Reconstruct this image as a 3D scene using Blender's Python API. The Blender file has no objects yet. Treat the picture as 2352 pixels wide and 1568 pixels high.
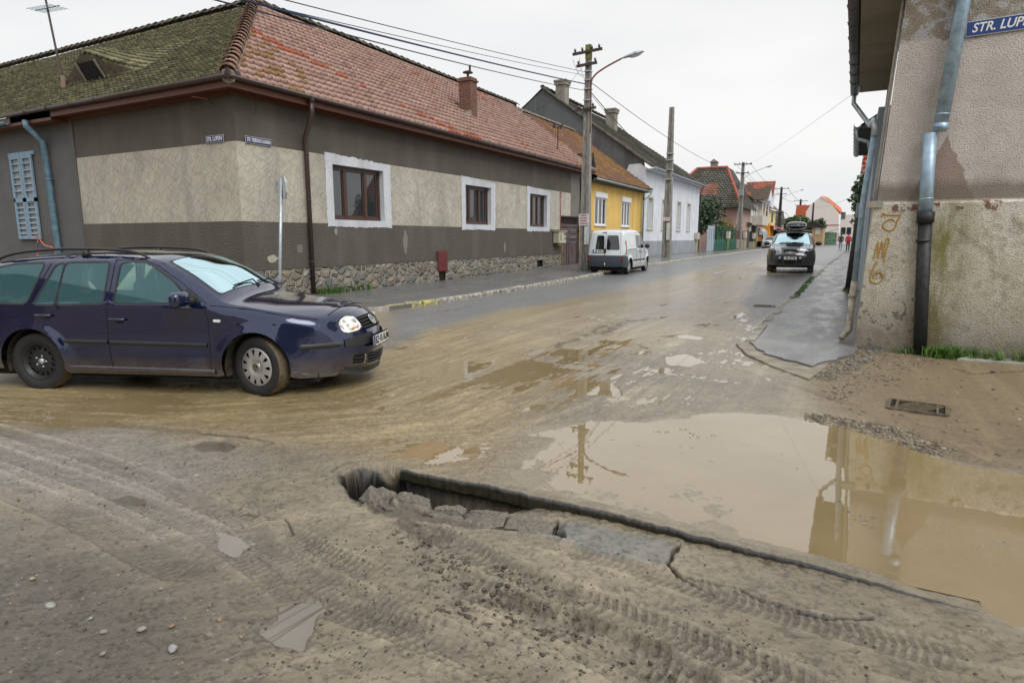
import bpy, bmesh, math, random
import numpy as np
from math import pi, sin, cos, radians, sqrt, atan2
from mathutils import Vector, Matrix
from mathutils.geometry import delaunay_2d_cdt
random.seed(7); RS = np.random.RandomState(11)
SC = bpy.context.scene; COL = SC.collection
# ---------------------------------------------------------------- photo geometry (street runs along +Y)
FPX, CAMH, PITCH, YAW = 1430.0, 1.64, math.atan(238/1430.0), radians(28.4)
def ray(u, v):
    xc = (u-1176)/FPX; yc = (784-v)/FPX
    f = cos(PITCH)+yc*sin(PITCH); z = yc*cos(PITCH)-sin(PITCH)
    return (xc*cos(YAW)-f*sin(YAW), xc*sin(YAW)+f*cos(YAW), z)
def GP(u, v, z=0.0):
    d = ray(u, v); t = (z-CAMH)/d[2]; return (d[0]*t, d[1]*t)
def rise(y):
    t = np.clip((np.asarray(y, float)-9)/33.0, 0, 1); return 0.25*t*t*(3-2*t)
def rz(y): return float(rise(y))
# ---------------------------------------------------------------- noise (numpy)
def _hash(ix, iy, seed):
    n = (ix.astype(np.int64)*374761393 + iy.astype(np.int64)*668265263 + seed*974634777) & 0xffffffff
    n = ((n ^ (n >> 13))*1274126177) & 0xffffffff
    n = n ^ (n >> 16)
    return (n & 0xffffff)/float(0xffffff)
def vnoise(x, y, seed=0):
    ix = np.floor(x); iy = np.floor(y); fx = x-ix; fy = y-iy
    fx = fx*fx*(3-2*fx); fy = fy*fy*(3-2*fy)
    a = _hash(ix, iy, seed); b = _hash(ix+1, iy, seed); c = _hash(ix, iy+1, seed); d = _hash(ix+1, iy+1, seed)
    return (a*(1-fx)+b*fx)*(1-fy)+(c*(1-fx)+d*fx)*fy
def fbm(x, y, seed=0, octv=4, gain=0.5):
    s = 0; a = 1; tot = 0
    for k in range(octv):
        s = s+a*vnoise(x*2**k+17.3*k, y*2**k-9.1*k, seed+k); tot += a; a *= gain
    return s/tot*2-1
def sstep(a, b, x):
    t = np.clip((x-a)/(b-a), 0, 1); return t*t*(3-2*t)
def seg_dist(x, y, pts):
    """distance to polyline, and arclength of nearest point, signed side"""
    best = np.full(x.shape, 1e9); arc = np.zeros(x.shape); side = np.zeros(x.shape); L = 0
    for (x0, y0), (x1, y1) in zip(pts[:-1], pts[1:]):
        dx, dy = x1-x0, y1-y0; l = sqrt(dx*dx+dy*dy)+1e-9
        t = np.clip(((x-x0)*dx+(y-y0)*dy)/(l*l), 0, 1)
        ex = x-(x0+t*dx); ey = y-(y0+t*dy); d = np.sqrt(ex*ex+ey*ey)
        m = d < best
        best = np.where(m, d, best); arc = np.where(m, L+t*l, arc); side = np.where(m, (dx*ey-dy*ex)/l, side); L += l
    return best, arc, side
def pip(x, y, poly):
    inside = np.zeros(x.shape, bool); n = len(poly); j = n-1
    for i in range(n):
        xi, yi = poly[i]; xj, yj = poly[j]
        if yi != yj:
            c = ((yi > y) != (yj > y)) & (x < (xj-xi)*(y-yi)/(yj-yi)+xi); inside ^= c
        j = i
    return inside
def poly_sd(x, y, poly):
    d, _, _ = seg_dist(x, y, list(poly)+[poly[0]])
    return np.where(pip(x, y, poly), d, -d)      # positive inside
def PW(pts, z=0): return [GP(u, v, z) for u, v in pts]
# ---------------------------------------------------------------- object helpers
ORG = {}
def _org(parent):
    return ORG.get(parent.name, (0, 0, 0)) if parent else (0, 0, 0)
def tag(o, label=None, cat=None, group=None, kind=None):
    if label: o['label'] = label
    if cat: o['category'] = cat
    if group: o['group'] = group
    if kind: o['kind'] = kind
    return o
def thing(name, label, cat, loc=(0, 0, 0), rz_=0, group=None, world=False):
    o = bpy.data.objects.new(name, None); COL.objects.link(o); o.empty_display_size = .3
    o.location = loc; o.rotation_euler = (0, 0, rz_)
    ORG[o.name] = tuple(loc) if world else (0, 0, 0)
    return tag(o, label, cat, group)
def mk(name, verts, faces, mat, parent=None, smooth=False, cols=None, fmat=None):
    me = bpy.data.meshes.new(name)
    ox = _org(parent)
    v = np.asarray(verts, dtype=np.float64).reshape(-1, 3)
    if parent and any(ox): v = v-np.array(ox)
    if isinstance(faces, np.ndarray):
        k = faces.shape[1]; nf = faces.shape[0]
        me.vertices.add(len(v)); me.vertices.foreach_set('co', v.astype(np.float32).ravel())
        me.loops.add(nf*k); me.loops.foreach_set('vertex_index', faces.astype(np.int32).ravel())
        me.polygons.add(nf); me.polygons.foreach_set('loop_start', np.arange(0, nf*k, k, dtype=np.int32))
        me.update(calc_edges=True)
    else:
        me.from_pydata([tuple(p) for p in v], [], faces)
    if cols is not None:
        ca = me.color_attributes.new('Col', 'FLOAT_COLOR', 'POINT')
        c = np.asarray(cols, dtype=np.float32)
        if c.shape[1] == 3: c = np.concatenate([c, np.ones((len(c), 1), np.float32)], 1)
        ca.data.foreach_set('color', c.ravel())
    ml = mat if isinstance(mat, (list, tuple)) else [mat]
    for m in ml:
        if m: me.materials.append(m)
    if fmat is not None: me.polygons.foreach_set('material_index', np.asarray(fmat, dtype=np.int32))
    if smooth: me.polygons.foreach_set('use_smooth', np.ones(len(me.polygons), bool))
    me.validate(clean_customdata=False); me.update()
    o = bpy.data.objects.new(name, me); COL.objects.link(o)
    if parent: o.parent = parent
    ORG[o.name] = ox
    return o
class MB:
    def __init__(s): s.v = []; s.f = []; s.m = []; s.mi = 0
    def add(s, vs, fs):
        n = len(s.v); s.v += [tuple(p) for p in vs]; s.f += [tuple(i+n for i in f) for f in fs]; s.m += [s.mi]*len(fs); return s
    def box(s, x0, x1, y0, y1, z0, z1, M=None):
        vs = [(x, y, z) for z in (z0, z1) for y in (y0, y1) for x in (x0, x1)]
        if M is not None: vs = [tuple(M @ Vector(p)) for p in vs]
        return s.add(vs, [(0, 2, 3, 1), (4, 5, 7, 6), (0, 1, 5, 4), (2, 6, 7, 3), (0, 4, 6, 2), (1, 3, 7, 5)])
    def tube(s, path, r, n=8, caps=True, squash=1.0):
        P = [Vector(p) for p in path]; rr = r if isinstance(r, (list, tuple)) else [r]*len(P); vs = []; fs = []
        up = None
        for i, p in enumerate(P):
            d = (P[min(i+1, len(P)-1)]-P[max(i-1, 0)]).normalized()
            if up is None:
                up = Vector((0, 0, 1)) if abs(d.z) < .9 else Vector((1, 0, 0))
            a = d.cross(up)
            if a.length < 1e-4: a = d.cross(Vector((0, 1, 0)))
            a.normalize(); b = a.cross(d).normalized(); up = b
            for k in range(n):
                t = 2*pi*k/n; vs.append(p+a*cos(t)*rr[i]+b*sin(t)*rr[i]*squash)
        for i in range(len(P)-1):
            for k in range(n):
                fs.append((i*n+k, i*n+(k+1) % n, (i+1)*n+(k+1) % n, (i+1)*n+k))
        if caps:
            fs.append(tuple(range(n-1, -1, -1))); fs.append(tuple((len(P)-1)*n+k for k in range(n)))
        return s.add(vs, fs)
    def lathe(s, prof, M=None, n=24, closed=False):
        vs = []; fs = []
        for (r, z) in prof:
            for k in range(n):
                t = 2*pi*k/n; vs.append(Vector((r*cos(t), r*sin(t), z)))
        for i in range(len(prof)-1):
            for k in range(n): fs.append((i*n+k, i*n+(k+1) % n, (i+1)*n+(k+1) % n, (i+1)*n+k))
        if not closed:
            fs.append(tuple(range(n-1, -1, -1))); fs.append(tuple((len(prof)-1)*n+k for k in range(n)))
        if M is not None: vs = [M @ p for p in vs]
        return s.add(vs, fs)
    def prism(s, poly, ext, M=None):
        """poly: 2D points in local xy, extruded along local z from 0..ext"""
        n = len(poly); vs = [Vector((x, y, 0)) for x, y in poly]+[Vector((x, y, ext)) for x, y in poly]
        if M is not None: vs = [M @ p for p in vs]
        return s.add(vs, [tuple(range(n-1, -1, -1)), tuple(range(n, 2*n))]+[(i, (i+1) % n, (i+1) % n+n, i+n) for i in range(n)])
    def quad(s, a, b, c, d): return s.add([a, b, c, d], [(0, 1, 2, 3)])
    def ball(s, c, rx, ry, rz_, n=10, jit=0, seed=0, pw=1.0):
        sg = lambda v: math.copysign(abs(v)**pw, v)
        rr = random.Random(seed); vs = []; fs = []; m = n//2+1
        for i in range(m+1):
            ph = pi*i/m
            for k in range(n):
                t = 2*pi*k/n; j = 1+jit*(rr.random()-.5)
                vs.append((c[0]+rx*sg(sin(ph))*sg(cos(t))*j, c[1]+ry*sg(sin(ph))*sg(sin(t))*j, c[2]+rz_*sg(cos(ph))*j))
        for i in range(m):
            for k in range(n): fs.append((i*n+k, (i+1)*n+k, (i+1)*n+(k+1) % n, i*n+(k+1) % n))
        return s.add(vs, fs)
    def build(s, name, mat, parent=None, smooth=False, bevel=0):
        ml = mat if isinstance(mat, (list, tuple)) else [mat]
        o = mk(name, s.v, s.f, ml, parent, smooth, fmat=s.m if len(ml) > 1 else None)
        if bevel:
            b = o.modifiers.new('Bevel', 'BEVEL'); b.width = bevel; b.segments = 2; b.limit_method = 'ANGLE'; b.angle_limit = radians(40)
        return o
def kids(o): return list(o.children)
def dup(o, loc=None, rz_=None, label=None, parent=None):
    c = o.copy(); COL.objects.link(c); c.parent = parent
    if loc is not None: c.location = loc
    if rz_ is not None: c.rotation_euler = (0, 0, rz_)
    if label: c['label'] = label
    for ch in kids(o): dup(ch, parent=c)
    ORG[c.name] = (0, 0, 0)
    return c
# ---------------------------------------------------------------- materials
def rgb(c): return (c[0], c[1], c[2], 1)
class NT:
    def __init__(s, name):
        s.m = bpy.data.materials.new(name); s.m.use_nodes = True; s.t = s.m.node_tree; s.n = s.t.nodes; s.l = s.t.links
        s.b = s.n['Principled BSDF']; s.tc = None
    def new(s, typ, **kw):
        nd = s.n.new(typ)
        for k, v in kw.items():
            if hasattr(nd, k) and k not in nd.inputs: setattr(nd, k, v)
            else: nd.inputs[k].default_value = v
        return nd
    def coord(s, kind='Object'):
        if s.tc is None: s.tc = s.n.new('ShaderNodeTexCoord')
        return s.tc.outputs[kind]
    def link(s, a, b): s.l.new(a, b)
    def noise(s, scale, detail=4, rough=.55, dist=0, vec=None, sc=None):
        nd = s.n.new('ShaderNodeTexNoise'); nd.inputs['Scale'].default_value = scale; nd.inputs['Detail'].default_value = detail
        nd.inputs['Roughness'].default_value = rough; nd.inputs['Distortion'].default_value = dist
        v = vec or s.coord()
        if sc:
            mp = s.n.new('ShaderNodeMapping'); mp.inputs['Scale'].default_value = sc; s.link(v, mp.inputs[0]); v = mp.outputs[0]
        s.link(v, nd.inputs['Vector']); return nd.outputs['Fac']
    def ramp(s, fac, stops, interp='LINEAR'):
        nd = s.n.new('ShaderNodeValToRGB'); nd.color_ramp.interpolation = interp; e = nd.color_ramp.elements
        while len(e) < len(stops): e.new(.5)
        for i, (p, c) in enumerate(stops):
            e[i].position = p; e[i].color = rgb(c) if hasattr(c, '__len__') else (c, c, c, 1)
        s.link(fac, nd.inputs[0]); return nd.outputs[0]
    def mix(s, fac, a, b, mode='MIX'):
        nd = s.n.new('ShaderNodeMix'); nd.data_type = 'RGBA'; nd.blend_type = mode
        for sk, v in ((nd.inputs[0], fac), (nd.inputs[6], a), (nd.inputs[7], b)):
            if hasattr(v, 'default_value') or hasattr(v, 'links'): s.link(v, sk)
            elif hasattr(v, '__len__'): sk.default_value = rgb(v)
            else: sk.default_value = v
        return nd.outputs[2]
    def math(s, op, a, b=0.0, c=None):
        nd = s.n.new('ShaderNodeMath'); nd.operation = op
        for i, v in enumerate((a, b) if c is None else (a, b, c)):
            if hasattr(v, 'links'): s.link(v, nd.inputs[i])
            else: nd.inputs[i].default_value = v
        return nd.outputs[0]
    def bump(s, h, strength=.3, dist=.01):
        nd = s.n.new('ShaderNodeBump'); nd.inputs['Strength'].default_value = strength; nd.inputs['Distance'].default_value = dist
        s.link(h, nd.inputs['Height']); s.link(nd.outputs[0], s.b.inputs['Normal']); return nd
    def set(s, **kw):
        for k, v in kw.items():
            k = k.replace('_', ' ')
            if hasattr(v, 'links'): s.link(v, s.b.inputs[k])
            elif hasattr(v, '__len__'): s.b.inputs[k].default_value = rgb(v)
            else: s.b.inputs[k].default_value = v
        return s
    def vcol(s):
        nd = s.n.new('ShaderNodeVertexColor'); nd.layer_name = 'Col'; return nd
def simple(name, c, rough=.6, metal=0, var=.15, scale=8, bump=0, bscale=60, bdist=.004, spec=.5, coat=0, vec=None):
    t = NT(name); f = t.noise(scale, 5)
    lo = tuple(x*(1-var) for x in c); hi = tuple(min(1, x*(1+var)) for x in c)
    col = t.ramp(f, [(.3, lo), (.7, hi)])
    t.set(Base_Color=col, Roughness=rough, Metallic=metal); t.b.inputs['Specular IOR Level'].default_value = spec
    if coat: t.b.inputs['Coat Weight'].default_value = coat
    if bump:
        t.bump(t.noise(bscale, 4), bump, bdist)
    return t.m
def plaster(name, c, stain=(.1, .09, .07), bscale=70, bump=.8, dist=.006, stain_amt=.35, rough=.9):
    t = NT(name); f = t.noise(1.2, 6, .6); g = t.noise(.5, 3, .5, sc=(3, 3, .35)); h = t.noise(bscale, 3)
    col = t.ramp(f, [(.3, tuple(x*.85 for x in c)), (.7, tuple(min(1, x*1.1) for x in c))])
    sm = t.math('MULTIPLY', t.ramp(g, [(.5, 0.0), (.75, 1.0)]), stain_amt)
    col = t.mix(sm, col, stain)
    col = t.mix(t.ramp(h, [(.35, .28), (.6, 0.0)]), col, tuple(x*.55 for x in c))
    t.set(Base_Color=col, Roughness=rough); t.bump(h, bump, dist); return t.m
M = {}
M['plaster_dark'] = plaster('dark_roughcast', (.118, .106, .09), stain=(.20, .185, .16), bscale=22, bump=1.0, dist=.03, stain_amt=.45)
M['plaster_old'] = plaster('old_grey_render', (.14, .14, .14), bscale=18, bump=.9, dist=.012)
M['white_frame_render'] = plaster('white_patch_render', (.66, .69, .74), stain=(.3, .3, .3), bscale=16, bump=.6, stain_amt=.45)
M['brown_metal'] = simple('brown_gutter_metal', (.055, .034, .032), .35, .0, .15, 5)
M['wood_red'] = None
t = NT('red_brown_wood'); f = t.noise(6, 6, .7, sc=(8, .4, 8)); t.set(Base_Color=t.ramp(f, [(.3, (.05, .018, .01)), (.6, (.16, .05, .02)), (.8, (.24, .09, .035))]), Roughness=.5); M['wood_red'] = t.m
M['win_brown'] = simple('brown_window_wood', (.075, .04, .03), .35, 0, .2, 20)
def glassmat(name, c, refl=.5, rough=.02):
    t = NT(name); t.set(Base_Color=c, Roughness=rough); t.b.inputs['Specular IOR Level'].default_value = refl; t.b.inputs['IOR'].default_value = 1.6; return t.m
M['win_glass'] = glassmat('window_glass_dark', (.03, .035, .04), .9)
M['curtain'] = simple('white_net_curtain', (.5, .52, .55), .9, 0, .3, 12)
M['zinc'] = simple('zinc_pipe_metal', (.42, .47, .50), .38, .55, .25, 9, .2, 20)
M['zinc_pale_blue'] = simple('bluish_zinc_pipe', (.33, .45, .56), .4, .35, .25, 9)
M['zinc_blue'] = simple('blue_grey_painted_pipe', (.13, .23, .29), .5, .1, .35, 7)
M['cast_iron'] = simple('black_cast_iron', (.028, .03, .032), .55, .3, .5, 12, .5, 60)
M['black_plastic'] = simple('black_plastic', (.018, .018, .02), .45, 0, .1)
M['rubber'] = simple('tyre_rubber', (.02, .02, .022), .75, 0, .3, 20)
M['mud_rubber'] = simple('muddy_tyre_tread', (.13, .10, .06), .7, 0, .6, 14, .9, 90, .01)
M['concrete'] = simple('weathered_concrete', (.26, .25, .23), .85, 0, .3, 6, .6, 60, .006)
M['kerb'] = simple('kerb_concrete', (.36, .34, .30), .8, 0, .35, 10, .7, 60, .006)
M['black'] = simple('matt_black', (.008, .008, .008), .9, 0, 0)
M['chrome'] = simple('chrome', (.75, .76, .78), .12, 1.0, 0)
M['white_enamel'] = simple('white_enamel', (.75, .76, .78), .3, 0, .05)
M['blue_enamel'] = simple('blue_enamel_sign', (.014, .03, .14), .3, 0, .15)
M['lamp_grey'] = simple('lamp_grey_metal', (.33, .36, .38), .4, .4, .2)
M['cream'] = simple('cream_paint', (.50, .48, .38), .5, 0, .12)
M['yellow_pipe'] = simple('yellow_gas_pipe', (.72, .56, .02), .4, 0, .1)
M['rust'] = simple('rusty_iron', (.14, .05, .03), .8, 0, .5, 20)
M['wood_pole'] = simple('tarred_wood', (.05, .042, .036), .85, 0, .4, 8, .6, 30, .01)
M['insul'] = simple('dark_insulator', (.03, .015, .012), .2, 0, .1)
def text_mesh(name, body, size, mat, parent, M4, ext=.002, sx=1.0, bold=0.0, align='CENTER', shear=0):
    cu = bpy.data.curves.new(name, 'FONT'); cu.body = body; cu.size = size; cu.extrude = ext; cu.align_x = align; cu.align_y = 'CENTER'
    cu.offset = bold; cu.shear = shear; cu.resolution_u = 3
    tmp = bpy.data.objects.new('tmp', cu); COL.objects.link(tmp); bpy.context.view_layer.update()
    me = bpy.data.meshes.new_from_object(tmp.evaluated_get(bpy.context.evaluated_depsgraph_get()))
    bpy.data.objects.remove(tmp); bpy.data.curves.remove(cu)
    me.name = name; ox = Vector(_org(parent))
    for v in me.vertices:
        v.co = M4 @ Vector((v.co.x*sx, v.co.y, v.co.z)) - ox
    me.materials.clear(); me.materials.append(mat)
    o = bpy.data.objects.new(name, me); COL.objects.link(o); o.parent = parent; ORG[o.name] = tuple(ox)
    return o
def frameM(o, ex, ey):
    ex = Vector(ex).normalized(); ey = Vector(ey).normalized(); ez = ex.cross(ey)
    return Matrix(((ex.x, ey.x, ez.x, o[0]), (ex.y, ey.y, ez.y, o[1]), (ex.z, ey.z, ez.z, o[2]), (0, 0, 0, 1)))
# ---------------------------------------------------------------- constrained 2-D surface -> mapped 3-D patches
def resample(poly, step, closed=True):
    out = []; n = len(poly)
    for i in range(n if closed else n-1):
        a = poly[i]; b = poly[(i+1) % n]; l = math.hypot(b[0]-a[0], b[1]-a[1]); k = max(1, int(math.ceil(l/step)))
        for j in range(k): out.append((a[0]+(b[0]-a[0])*j/k, a[1]+(b[1]-a[1])*j/k))
    if not closed: out.append(poly[-1])
    return out
def smooth_poly(pts, n=6, closed=True):
    """Catmull-Rom"""
    out = []; m = len(pts)
    rng = range(m) if closed else range(m-1)
    for i in rng:
        if closed: p0, p1, p2, p3 = pts[i-1], pts[i], pts[(i+1) % m], pts[(i+2) % m]
        else: p0, p1, p2, p3 = pts[max(i-1, 0)], pts[i], pts[i+1], pts[min(i+2, m-1)]
        for k in range(n):
            t = k/n; t2 = t*t; t3 = t2*t
            out.append(tuple(.5*(2*p1[c]+(p2[c]-p0[c])*t+(2*p0[c]-5*p1[c]+4*p2[c]-p3[c])*t2+(3*p1[c]-p0[c]-3*p2[c]+p3[c])*t3) for c in range(len(p1))))
    if not closed: out.append(tuple(pts[-1]))
    return out
def round_poly(pts, r, n=4):
    out = []; m = len(pts)
    for i in range(m):
        p = Vector(pts[i]); a = Vector(pts[i-1])-p; b = Vector(pts[(i+1) % m])-p
        rr = min(r, a.length*.45, b.length*.45); a = p+a.normalized()*rr; b = p+b.normalized()*rr
        for k in range(n+1):
            t = k/n; q = a*(1-t)**2+p*2*t*(1-t)+b*t*t; out.append((q.x, q.y))
    return out
def cdt(outline, feats, step, grid=None):
    """feats: list of closed polygons. returns pts(np), tris(np), feature id per tri (-1 base, last match wins)"""
    pts = []; edges = []
    def addloop(P):
        n0 = len(pts); pts.extend(P); n = len(P); edges.extend([(n0+i, n0+(i+1) % n) for i in range(n)])
    addloop(outline)
    for f in feats: addloop(f)
    xs = [p[0] for p in outline]; ys = [p[1] for p in outline]; g = grid or step
    gx, gy = np.meshgrid(np.arange(min(xs)+g*.5, max(xs), g), np.arange(min(ys)+g*.5, max(ys), g)); gx = gx.ravel(); gy = gy.ravel()
    keep = poly_sd(gx, gy, outline) > g*.35
    for f in feats: keep &= np.abs(poly_sd(gx, gy, f)) > g*.3
    pts.extend(zip(gx[keep], gy[keep]))
    r = delaunay_2d_cdt([Vector((float(a), float(b))) for a, b in pts], edges, [], 0, 1e-5)
    P = np.array([(v.x, v.y) for v in r[0]]); T = np.array([f for f in r[2] if len(f) == 3], dtype=np.int64)
    c = P[T].mean(1); ok = pip(c[:, 0], c[:, 1], outline); T = T[ok]; c = c[ok]
    fid = np.full(len(T), -1)
    for i, f in enumerate(feats): fid[pip(c[:, 0], c[:, 1], f)] = i
    return P, T, fid
def sub(P3, T, mask, cols=None):
    t = T[mask]; used, inv = np.unique(t, return_inverse=True)
    return P3[used], inv.reshape(t.shape), (cols[used] if cols is not None else None)
# ================================================================ GROUND
EX = [(920, 1084), (1000, 1101), (1150, 1129), (1300, 1161), (1450, 1196), (1560, 1226), (1700, 1262), (1850, 1297), (2000, 1340), (2240, 1409)]
EW = PW(EX); EWx = np.array([p[0] for p in EW]); EWy = np.array([p[1] for p in EW])
def edge_y(x): return np.interp(x, EWx, EWy)
def drop_d(x): return np.interp(x, [-3.2, -2.75, -1.9, -1.4, -.7, -.1, .6], [0, .10, .085, .055, .042, .02, 0])
CAV = PW([(788, 1108), (800, 1092), (828, 1082), (862, 1082), (900, 1096), (925, 1078), (1000, 1096), (1100, 1114), (1200, 1136), (1165, 1160), (1060, 1156), (1000, 1150), (955, 1140), (900, 1128), (872, 1146), (836, 1154), (806, 1132)])
FLOW = PW([(-600, 900), (0, 935), (400, 955), (800, 930), (1050, 850), (1300, 765), (1500, 705), (1700, 645), (1840, 600), (1900, 575)])
FLOW2 = PW([(2352, 1010), (1950, 850), (1650, 790), (1350, 860), (1000, 960), (500, 1010)])
PUD_MAIN = PW([(1140, 1000), (1250, 985), (1350, 968), (1480, 966), (1560, 962), (1600, 952), (1680, 944), (1760, 948), (1860, 962), (1960, 974), (2060, 1010), (2200, 1060), (2360, 1090), (2700, 1120), (2800, 1600), (2352, 1470), (2240, 1400), (2000, 1328), (1850, 1286), (1700, 1250), (1560, 1214), (1450, 1184), (1300, 1150), (1200, 1120), (1150, 1085), (1180, 1050), (1260, 1010)])
ISLES = [PW([(1335, 990), (1460, 972), (1640, 985), (1800, 1030), (1870, 1090), (1800, 1110), (1650, 1070), (1450, 1045), (1330, 1020)]),
         PW([(1880, 1095), (2050, 1095), (2352, 1115), (2500, 1130), (2500, 1180), (2352, 1165), (2200, 1150), (2000, 1140), (1900, 1120)]),
         PW([(1880, 1110), (1960, 1130), (2020, 1200), (1990, 1230), (1930, 1180)])]
WETBAND = PW([(-500, 905), (0, 900), (450, 900), (750, 900), (880, 860), (980, 810), (1120, 800), (1260, 830), (1240, 890), (1300, 915), (1250, 950), (1160, 985), (1160, 1060), (1100, 1090), (960, 1075), (880, 1060), (820, 1025), (640, 1000), (300, 975), (0, 985), (-500, 990)])
WB2 = PW([(700, 800), (950, 760), (1200, 735), (1400, 700), (1600, 660), (1740, 690), (1800, 780), (1860, 900), (1700, 935), (1560, 945), (1350, 965), (1150, 990), (900, 900)])
SMALLP = [[(692, 1384), (738, 1398), (722, 1430), (712, 1455), (688, 1490), (652, 1482), (603, 1455), (640, 1432), (652, 1400)],
          [(442, 1024), (470, 1012), (520, 1012), (545, 1026), (515, 1040), (462, 1040)],
          [(262, 1146), (300, 1140), (332, 1148), (322, 1160), (290, 1158)],
          [(514, 1222), (526, 1222), (556, 1262), (540, 1275), (520, 1262)],
          [(1300, 885), (1370, 878), (1420, 893), (1418, 908), (1345, 904)],
          [(1528, 820), (1580, 814), (1612, 830), (1590, 842), (1535, 838)],
          [(1440, 808), (1490, 806), (1492, 815), (1450, 816)],
          [(1110, 862), (1160, 852), (1212, 858), (1200, 870), (1130, 872)],
          [(1215, 842), (1235, 830), (1262, 834), (1258, 848), (1225, 850)],
          [(1270, 812), (1290, 801), (1335, 802), (1320, 814)],
          [(566, 1180), (590, 1172), (608, 1176), (590, 1188)],
          [(1518, 772), (1580, 768), (1622, 775), (1600, 780)],
          [(938, 1022), (985, 1014), (1020, 1016), (1050, 1026), (1036, 1044), (985, 1052), (950, 1044)]]
SMALLP = [PW(p) for p in SMALLP]
TRACKS = [([(630, 1215), (740, 1275), (890, 1335)], .16, .022, 1.0), ([(560, 1210), (700, 1320), (900, 1420), (1100, 1500), (1330, 1600)], .19, .014, .6),
          ([(930, 1190), (1080, 1270), (1250, 1350), (1500, 1440), (1800, 1560), (1950, 1640)], .2, .018, .8),
          ([(1180, 1222), (1450, 1300), (1750, 1400), (2050, 1480), (2352, 1560)], .17, .012, .8),
          ([(1030, 1330), (1300, 1440), (1560, 1560), (1700, 1650)], .2, .02, .7),
          ([(-100, 960), (150, 1035), (350, 1105), (560, 1200), (640, 1300)], .17, .013, .6), ([(-100, 1010), (250, 1130), (480, 1225), (700, 1385)], .16, .012, .5),
          ([(-100, 1080), (200, 1200), (350, 1280), (480, 1340)], .22, .013, .4), ([(0, 955), (330, 985), (620, 1010)], .15, .008, .5),
          ([(640, 1360), (900, 1440), (1150, 1540), (1300, 1620)], .18, .014, .7), ([(1120, 1380), (1400, 1520), (1600, 1640)], .2, .014, .7),
          ([(1900, 1490), (2200, 1560), (2500, 1620)], .2, .01, .3), ([(1400, 960), (1500, 1030), (1700, 1090)], .14, .008, .7),
          ([(1500, 800), (1800, 880), (2000, 950)], .15, .007, .7), ([(1250, 830), (1500, 850), (1850, 905)], .15, .006, .6)]
TRACKS = [(PW(p), w, d, a) for p, w, d, a in TRACKS]
CRACKS = [([(1276, 1182), (1272, 1198), (1290, 1210), (1292, 1228)], .022, .05), ([(1562, 1240), (1545, 1262), (1535, 1296), (1560, 1318), (1640, 1336), (1700, 1352), (1760, 1382), (1830, 1402)], .014, .035),
          ([(1535, 1298), (1600, 1345), (1640, 1365)], .012, .015), ([(1830, 1402), (1900, 1420), (2000, 1422)], .02, .012), ([(762, 1088), (790, 1070), (835, 1060)], .008, .02),
          ([(468, 996), (500, 1000), (560, 1004), (622, 1020)], .035, .03), ([(655, 1195), (665, 1215), (672, 1232)], .006, .012),
          ([(1005, 716), (1065, 712)], .04, .03), ([(1370, 738), (1450, 735)], .03, .02), ([(1560, 768), (1625, 776)], .03, .02), ([(2190, 850), (2230, 862), (2352, 855)], .03, .025), ([(1175, 1180), (1160, 1212)], .012, .03)]
CRACKS = [(PW(p), w, d) for p, w, d in CRACKS]
CLODS = [([(880, 1165), (950, 1215), (985, 1280), (1010, 1310)], .07), ([(985, 1350), (1050, 1325), (1100, 1340), (1165, 1362)], .05), ([(1000, 1235), (1150, 1300), (1300, 1365)], .10), ([(1150, 1370), (1400, 1450), (1600, 1540)], .07), ([(780, 1100), (830, 1150), (900, 1195), (1000, 1215)], .035), ([(1270, 800), (1330, 780), (1400, 745)], .10), ([(1380, 770), (1440, 740), (1500, 735)], .12)]
CLODS = [(PW(p), w) for p, w in CLODS]
RIGHTMUD = PW([(1850, 905), (1880, 850), (1960, 800), (2060, 780), (2700, 790), (2900, 1000), (2352, 1080), (2180, 1045), (2050, 1000), (1900, 950)])
TANROAD = PW([(-500, 800), (300, 820), (900, 800), (960, 770), (1150, 720), (1350, 690), (1500, 660), (1600, 635), (1680, 640), (1650, 670), (1480, 745), (1300, 790), (1200, 850), (1250, 900), (1160, 975), (1060, 1040), (900, 1040), (640, 1000), (300, 975), (-500, 985)])
ASPHL = PW([(890, 800), (905, 720), (1000, 700), (1380, 640), (1600, 602), (1760, 560), (1960, 560), (1900, 600), (1700, 640), (1640, 625), (1500, 655), (1350, 685), (1150, 715), (960, 768)])
SHEEN = PW([(1400, 720), (1550, 660), (1700, 640), (1780, 640), (1790, 700), (1720, 760), (1640, 760), (1500, 800), (1420, 780)])
DARKNEAR = PW([(-900, 1180), (0, 1180), (180, 1250), (420, 1340), (520, 1450), (620, 1568), (700, 1800), (-900, 1900)])
SLAB = PW([(1165, 1180), (1290, 1182), (1556, 1240), (1535, 1300), (1300, 1240), (1150, 1215)])
SHEEN2 = PW([(-400, 975), (300, 990), (560, 1075), (420, 1150), (620, 1290), (420, 1250), (150, 1140), (-400, 1060)])
FARMUD = PW([(1000, 760), (1300, 700), (1500, 650), (1700, 612), (1800, 588), (1850, 590), (1800, 660), (1790, 720), (1700, 790), (1300, 810)])
CLEANR = PW([(1740, 640), (1850, 640), (1790, 720), (1730, 745), (1700, 700)])
CHR = PW([(885, 1136), (960, 1150), (1060, 1160), (1180, 1170), (1292, 1184), (1288, 1226), (1150, 1214), (1060, 1208), (960, 1190), (890, 1178), (850, 1165)])
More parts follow.
